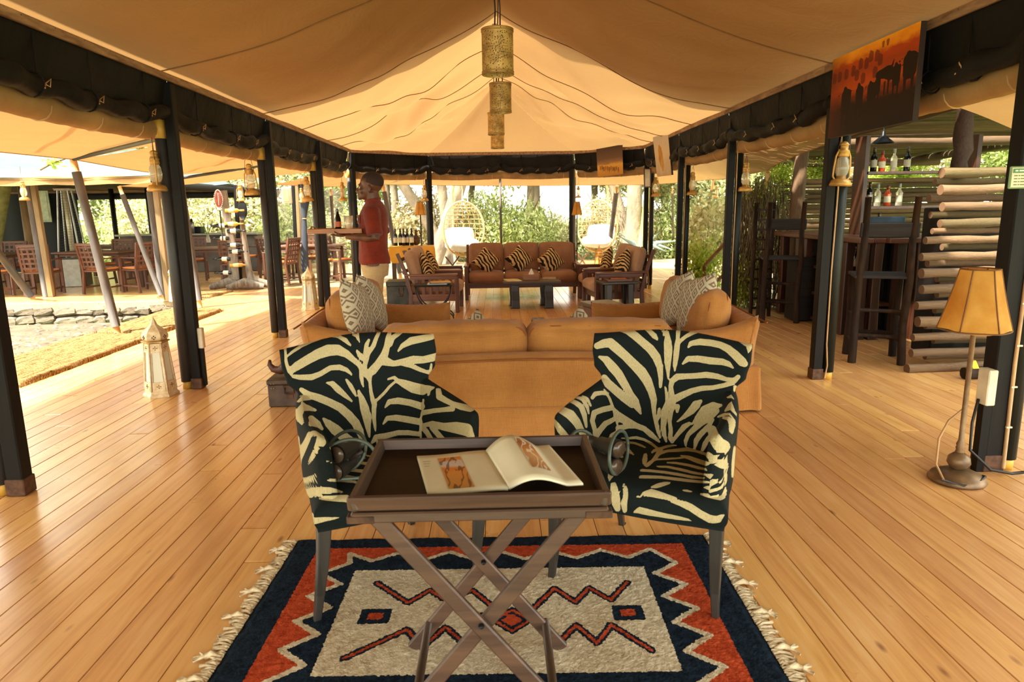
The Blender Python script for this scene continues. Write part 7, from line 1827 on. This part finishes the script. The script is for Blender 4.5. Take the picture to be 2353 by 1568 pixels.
ldr = thing('ladder_rack', F(1762, 735)+Vector((0, .25, 0)), R_(10), 'narrow wooden ladder rack left of the bar cabinet', 'rack')
for sg in (-1, 1): b = MB(); b.tube([(sg*.13, 0, 0), (sg*.125, .01, .7), (sg*.12, 0, 1.46)], .026, 7); b.build('upright', LOGd, ldr)
for q in range(11): b = MB(); b.box((0, 0, .12+q*.125), (.25, .05, .022)); b.build('rung', LOGd, ldr)
# odds and ends at the foot of the wall
b = MB(); b.tube([(-.4, 0, .05), (0, .02, .06), (.5, 0, .05)], [.05, .055, .05], 9); single(b, 'fallen_log', LOGd, (4.2, 5.35, 0), 'dark log lying at the foot of the log wall', 'log')
b = MB(); b.box((0, 0, .06), (.05, .03, .14), rot=(0, -.5, 0), ch=.004); single(b, 'yellow_tag', plain('yellow_tag', srgb('d8b428')), F(2238, 872)+Vector((0, 0, .03)), 'small yellow tag leaning on the wall foot behind the floor lamp', 'tag')
# branch handrail outside
hr = thing('branch_handrail', (3.75, 11.0, 0), 0, 'crooked branch handrail among the creeper leaves', 'handrail')
HRM = mottled('branch_brown', srgb('6a4526'), srgb('9a6c40'), 6, .7)
for a, b_ in ((P(1683, 540, 10.8), P(1618, 612, 10.8)), (P(1618, 612, 10.8), P(1618, 668, 10.8)), (P(1756, 548, 10.4), P(1700, 600, 10.4)), (P(1700, 600, 10.4), P(1640, 652, 10.4))):
    b = MB(); b.tube([a, (a+b_)/2+Vector((.01, 0, .01)), b_], .028, 8); b.build('branch', HRM, hr, world=True)
# ------------------------------------------------------------------ planting
def leafmat(name, cols, tr=.45):
    k = NT(name); gi = k.new('ShaderNodeNewGeometry'); v = k.coord('Object'); f = k.math('ADD', k.math('MULTIPLY', gi.outputs['Random Per Island'], .65), k.math('MULTIPLY', k.noise(v, 1.6, 3), .4))
    c = k.ramp(f, [(i/(len(cols)-1)*.8+.1, srgb(x)) for i, x in enumerate(cols)]); k.color(c); k.set(.5, 0, .4); k.translucent(tr, c); return k.m
LM = [leafmat('leaf_pale', ['787c4c', 'b0b078', 'd8d4a4', 'f0ead0']), leafmat('leaf_green', ['5a6c34', '90a052', 'bcc680', 'dcdeb0']), leafmat('leaf_olive', ['6a603c', 'a4986c', 'ccbe94', 'ece2c4'])]
LV = leafmat('leaf_vivid', ['5a7420', '8ca636', 'b4c44c', 'd8d870'], .55)
nr = np.random.RandomState(12)
def leaf_cloud(name, n, size, mat, shell=.35, asp=.42):
    d = nr.normal(size=(n, 3)); d /= np.linalg.norm(d, axis=1)[:, None]; r = (1-shell*nr.rand(n)**1.0)*(nr.rand(n)**.15); lump = 1+.22*np.sin(d[:, 0]*5+1)*np.sin(d[:, 1]*6)*np.sin(d[:, 2]*5+2)+.12*np.sin(d[:, 0]*13)*np.sin(d[:, 2]*11)
    c = d*(r*lump)[:, None]
    a = nr.normal(size=(n, 3)); a /= np.linalg.norm(a, axis=1)[:, None]; b = np.cross(a, nr.normal(size=(n, 3))); b /= np.linalg.norm(b, axis=1)[:, None]
    s = size*(0.6+.8*nr.rand(n))[:, None]
    v = np.empty((n, 4, 3)); v[:, 0] = c-a*s; v[:, 1] = c-b*s*asp; v[:, 2] = c+a*s; v[:, 3] = c+b*s*asp
    me = bpy.data.meshes.new(name); me.vertices.add(n*4); me.vertices.foreach_set('co', v.reshape(-1).astype(np.float32))
    me.loops.add(n*4); me.loops.foreach_set('vertex_index', np.arange(n*4, dtype=np.int32)); me.polygons.add(n); me.polygons.foreach_set('loop_start', np.arange(0, n*4, 4, dtype=np.int32)); me.polygons.foreach_set('loop_total', np.full(n, 4, dtype=np.int32))
    me.materials.append(mat); me.update(); me.validate(); return me
CL = [leaf_cloud('foliage', 4200, .055, m) for m in LM] + [leaf_cloud('foliage', 1600, .085, LM[0], .5)]
BARK = mottled('bark_pale', srgb('5c5242'), srgb('93836a'), 3, .9, bump=.8, bscale=14, bdist=.03, stretch=(1, 1, .5)); BARKd = mottled('bark_brown', srgb('4c3c28'), srgb('7c6848'), 4, .9, bump=.6)
tr_ = random.Random(77)
def foliage(root, c, s, which):
    o = bpy.data.objects.new('foliage', CL[which]); COL.objects.link(o); o.parent = root; o.location = Vector(c)-root.location; o.scale = s; o.rotation_euler = (tr_.uniform(0, .4), tr_.uniform(0, .4), tr_.uniform(0, 6)); o['kind'] = 'stuff'
def tree(x, y, label, h=5.0, trunks=1, r=.16, lean=.4, crown=2.2, which=0, nf=4, name='tree', bark=None, low=1.8, grp='trees around the camp', z0=-.42):
    root = thing(name, (x, y, z0), 0, label, 'tree', grp)
    for t in range(trunks):
        lx, ly = tr_.uniform(-lean, lean), tr_.uniform(-lean*.4, lean*.4); b = MB(); ox = (t-(trunks-1)/2)*r*2.2
        pts = [Vector((ox, 0, -.1)), Vector((ox+lx*.2, ly*.2, h*.2)), Vector((ox+lx*.45, ly*.5, h*.45)), Vector((ox+lx*1.0, ly, h*.72)), Vector((ox+lx*1.4, ly, h))]
        b.tube(pts, [r*1.25, r, r*.85, r*.6, r*.25], 10); b.build('trunk', bark or BARK, root)
        for q in range(3):
            p = pts[2].lerp(pts[3], q/3); a = tr_.uniform(0, 6); b = MB(); e = p+Vector((math.cos(a)*h*.22, math.sin(a)*h*.1, h*.16)); b.tube([p, (p+e)/2+Vector((0, 0, .1)), e], [r*.4, r*.28, r*.12], 7); b.build('branch', bark or BARK, root)
    for q in range(nf):
        a = 2*PI*q/nf+tr_.uniform(-.4, .4); k = tr_.uniform(.6, 1.0); foliage(root, (x+math.cos(a)*crown*.65*k, y+math.sin(a)*crown*.5*k, low+tr_.uniform(0, h-low)), (crown*.75, crown*.6, crown*.55), (which+q) % 3 if tr_.random() < .35 else which)
    return root
def bush(x, y, w_, h_, label, which=0, name='bush', z0=-.42, grp='bushes around the camp', d=None):
    root = thing(name, (x, y, z0), 0, label, 'bush', grp)
    for q in range(4):
        a = tr_.uniform(-.5, .5); b = MB(); b.tube([(a*.2, 0, 0), (a*w_*.4, .05, h_*.5), (a*w_*.9, .1, h_*.95)], [.035, .025, .01], 6); b.build('stem', BARKd, root)
    foliage(root, (x-w_*.18, y, z0+h_*.5), (w_*.42, (d or w_)*.35, h_*.52), which); foliage(root, (x+w_*.2, y+.1, z0+h_*.42), (w_*.40, (d or w_)*.35, h_*.45), which)
    return root
# trunks that can be told apart in the opening at the back
def slant_trunk(px0, py0, px1, py1, Y, r, label, bark=BARK):
    a, b_ = P(px0, py0, Y), P(px1, py1, Y); d = b_-a; a = a + d*((-.42-a.z)/d.z); top = a + d*(4.6/ d.length)
    root = thing('tree', a, 0, label, 'tree', 'trees around the camp'); b = MB(); b.tube([a, a.lerp(top, .3)+Vector((.04, 0, 0)), a.lerp(top, .65), top], [r*1.15, r, r*.9, r*.6], 12); b.build('trunk', bark, root, world=True)
    foliage(root, top+Vector((0, 0, .3)), (1.9, 1.6, .9), 0); return root
slant_trunk(1010, 560, 1060, 410, 18.5, .20, 'thick pale slanting trunk behind the left egg chair')
slant_trunk(985, 520, 920, 415, 19.5, .16, 'pale trunk leaning left behind the wine bottle table')
slant_trunk(1022, 520, 1012, 410, 19.0, .14, 'slim pale trunk between the two leaning ones at left')
slant_trunk(1452, 560, 1458, 410, 19.0, .22, 'thick pale trunk right of the right egg chair')
slant_trunk(1440, 555, 1405, 415, 19.6, .15, 'pale trunk leaning left beside the thick one')
slant_trunk(1470, 560, 1490, 415, 18.8, .09, 'slim greenish trunk behind the far right post', mottled('bark_green', srgb('8a9440'), srgb('c4c468'), 3, .9))
slant_trunk(1540, 560, 1520, 430, 22, .12, 'slim trunk in the thicket right of the far right post')
slant_trunk(10, 420, 25, 345, 15, .14, 'mossy trunk above the dining tent roof at the left edge', mottled('bark_moss', srgb('6a6a34'), srgb('9a9a58'), 6, .9))
places = [(-16, 26), (-13, 23), (-10.5, 25), (-8, 22.5), (-5.5, 24), (-3.2, 22), (-1.0, 24.5), (1.2, 22.5), (3.6, 24.5), (6.0, 22), (8.6, 24), (11.5, 22), (14, 25), (17, 22)]
desc_ = ['at the far left beyond the dining tent', 'behind the dark wall of the dining tent', 'beyond the patio heater', 'beyond the buffet counter', 'behind the netting wall', 'behind the waiter', 'behind the left egg chair', 'behind the middle of the three seat sofa', 'behind the right egg chair', 'beyond the far right post', 'behind the creeper', 'beyond the bar fence', 'far right beyond the bar', 'rightmost beyond the log wall']
for i, (x, y) in enumerate(places):
    tree(x, y, 'tall leafy tree ' + desc_[i], h=tr_.uniform(5, 7), trunks=1+(i % 2), r=.13, crown=2.5, which=i % 3, nf=5, low=1.6)
for i, x in enumerate([-17, -14.6, -12.2, -9.8, -7.6, -5.4, -3.4, -1.6, .3, 2.1, 3.9, 5.8, 7.8, 9.8, 12, 14.5]):
    bush(x, 20.8+tr_.uniform(-.6, .8), 3.0, tr_.uniform(1.9, 2.7), 'sunlit bushy thicket, number %d from the left along the clearing' % (i+1) if False else 'sunlit leafy thicket ' + ['left of all others', 'behind the dining tent wall', 'behind the map poster', 'behind the patio heater', 'left of the wine rack', 'behind the netting wall', 'behind the tray glass', 'left of the wine bottles', 'at the left egg chair', 'behind the slim centre pole', 'between sofa and right egg chair', 'behind the right egg chair', 'at the thin grey pole', 'behind the creeper', 'behind the log fence', 'rightmost behind the bar'][i], which=(i*2) % 3, d=2.4)
# creeper hanging beside the bar, climbing leaves above the fence
cr_ = thing('creeper', (3.55, 9.6, -.3), 0, 'dense hanging creeper of brown vines and green leaves before the bar', 'creeper')
b = MB()
for q in range(150):
    x = 3.42+tr_.uniform(0, .55); y = 9.7+tr_.uniform(-.3, .4); z1 = 1.75-abs(x-3.75)*.5+tr_.uniform(-.2, .1); pts = [Vector((x, y, z1))]
    for s in range(6): pts.append(pts[-1]+Vector((tr_.uniform(-.08, .08), tr_.uniform(-.05, .05), -tr_.uniform(.12, .38))))
    pts = [p for p in pts if p.z > -.35]
    if len(pts) > 2: b.tube(pts, .007, 3, cap=False)
o = b.build('vines', BARKd, cr_, world=True); o['kind'] = 'stuff'
CV = leaf_cloud('foliage', 2600, .045, LV, .8, .7); CVd = leaf_cloud('foliage', 2200, .04, LM[1], .9, .6)
def fol2(root, c, s, me):
    o = bpy.data.objects.new('foliage', me); COL.objects.link(o); o.parent = root; o.location = Vector(c)-root.location; o.scale = s; o.rotation_euler = (0, 0, tr_.uniform(0, 6)); o['kind'] = 'stuff'
fol2(cr_, (3.72, 9.7, .45), (.28, .35, .85), CVd); fol2(cr_, (3.80, 9.9, 1.50), (.4, .4, .35), CV); fol2(cr_, (3.5, 9.7, .3), (.3, .3, .5), CV)
sb_ = thing('shrub', (3.45, 11.2, -.4), 0, 'bright yellow-green shrub beside the branch handrail', 'bush')
fol2(sb_, (3.4, 11.3, .35), (.75, .5, .75), CV); fol2(sb_, (3.8, 12.2, .9), (.8, .6, .8), CL[3])
for i, (px, py, Y, s, lab) in enumerate(((1880, 395, 11.6, .55, 'bright vine leaves over the fence left of the hanging lantern'), (2060, 405, 12.2, .75, 'bright vine leaves over the log fence in the middle'), (1790, 400, 11.0, .45, 'bright vine leaves beside the tall log post'), (120, 375, 9.0, .16, 'small sprig of bright leaves hanging before the mint roof'), (1735, 455, 10.6, .35, 'bright leaves over the creeper top'))):
    c = P(px, py, Y); r = thing('vine', c, 0, lab, 'vine', 'bright climbing vines'); fol2(r, c, (s, s*.7, s*.55), CV if s > .2 else leaf_cloud('foliage', 60, .28, LV, .9, .4))
    b = MB(); b.tube([c+Vector((-s, 0, -s*.5)), c, c+Vector((s, 0, s*.3))] + ([c+Vector((s+.2, .3, .9))] if s < .2 else []), .012, 5); b.build('stem', BARKd, r, world=True)
# agave-like dark leaves behind the far right post
ag = thing('agave', F(1478, 600), 0, 'spiky blue-grey agave behind the far right post', 'plant')
agm = plain('agave_leaf', srgb('5c6a66'), .5)
for q in range(14):
    a = 2*PI*q/14; L_ = tr_.uniform(.6, .95); b = MB(); b.tube([(0, 0, .05), (math.cos(a)*L_*.4, math.sin(a)*L_*.4, L_*.55), (math.cos(a)*L_, math.sin(a)*L_, L_*(.35+.5*(q % 3)/2))], [.05, .06, .004], 6, ry=.25); b.build('leaf', agm, ag)

for i, (x, y) in enumerate(((11.5, 6.5), (-13, -5), (-16.5, 3))):
    tree(x, y, 'leafy tree standing out of view ' + ['to the right of the bar hut', 'behind left of the yard', 'at the left side of the yard'][i], h=5, trunks=1, r=.13, crown=2.6, which=i % 3, nf=6, low=.6)
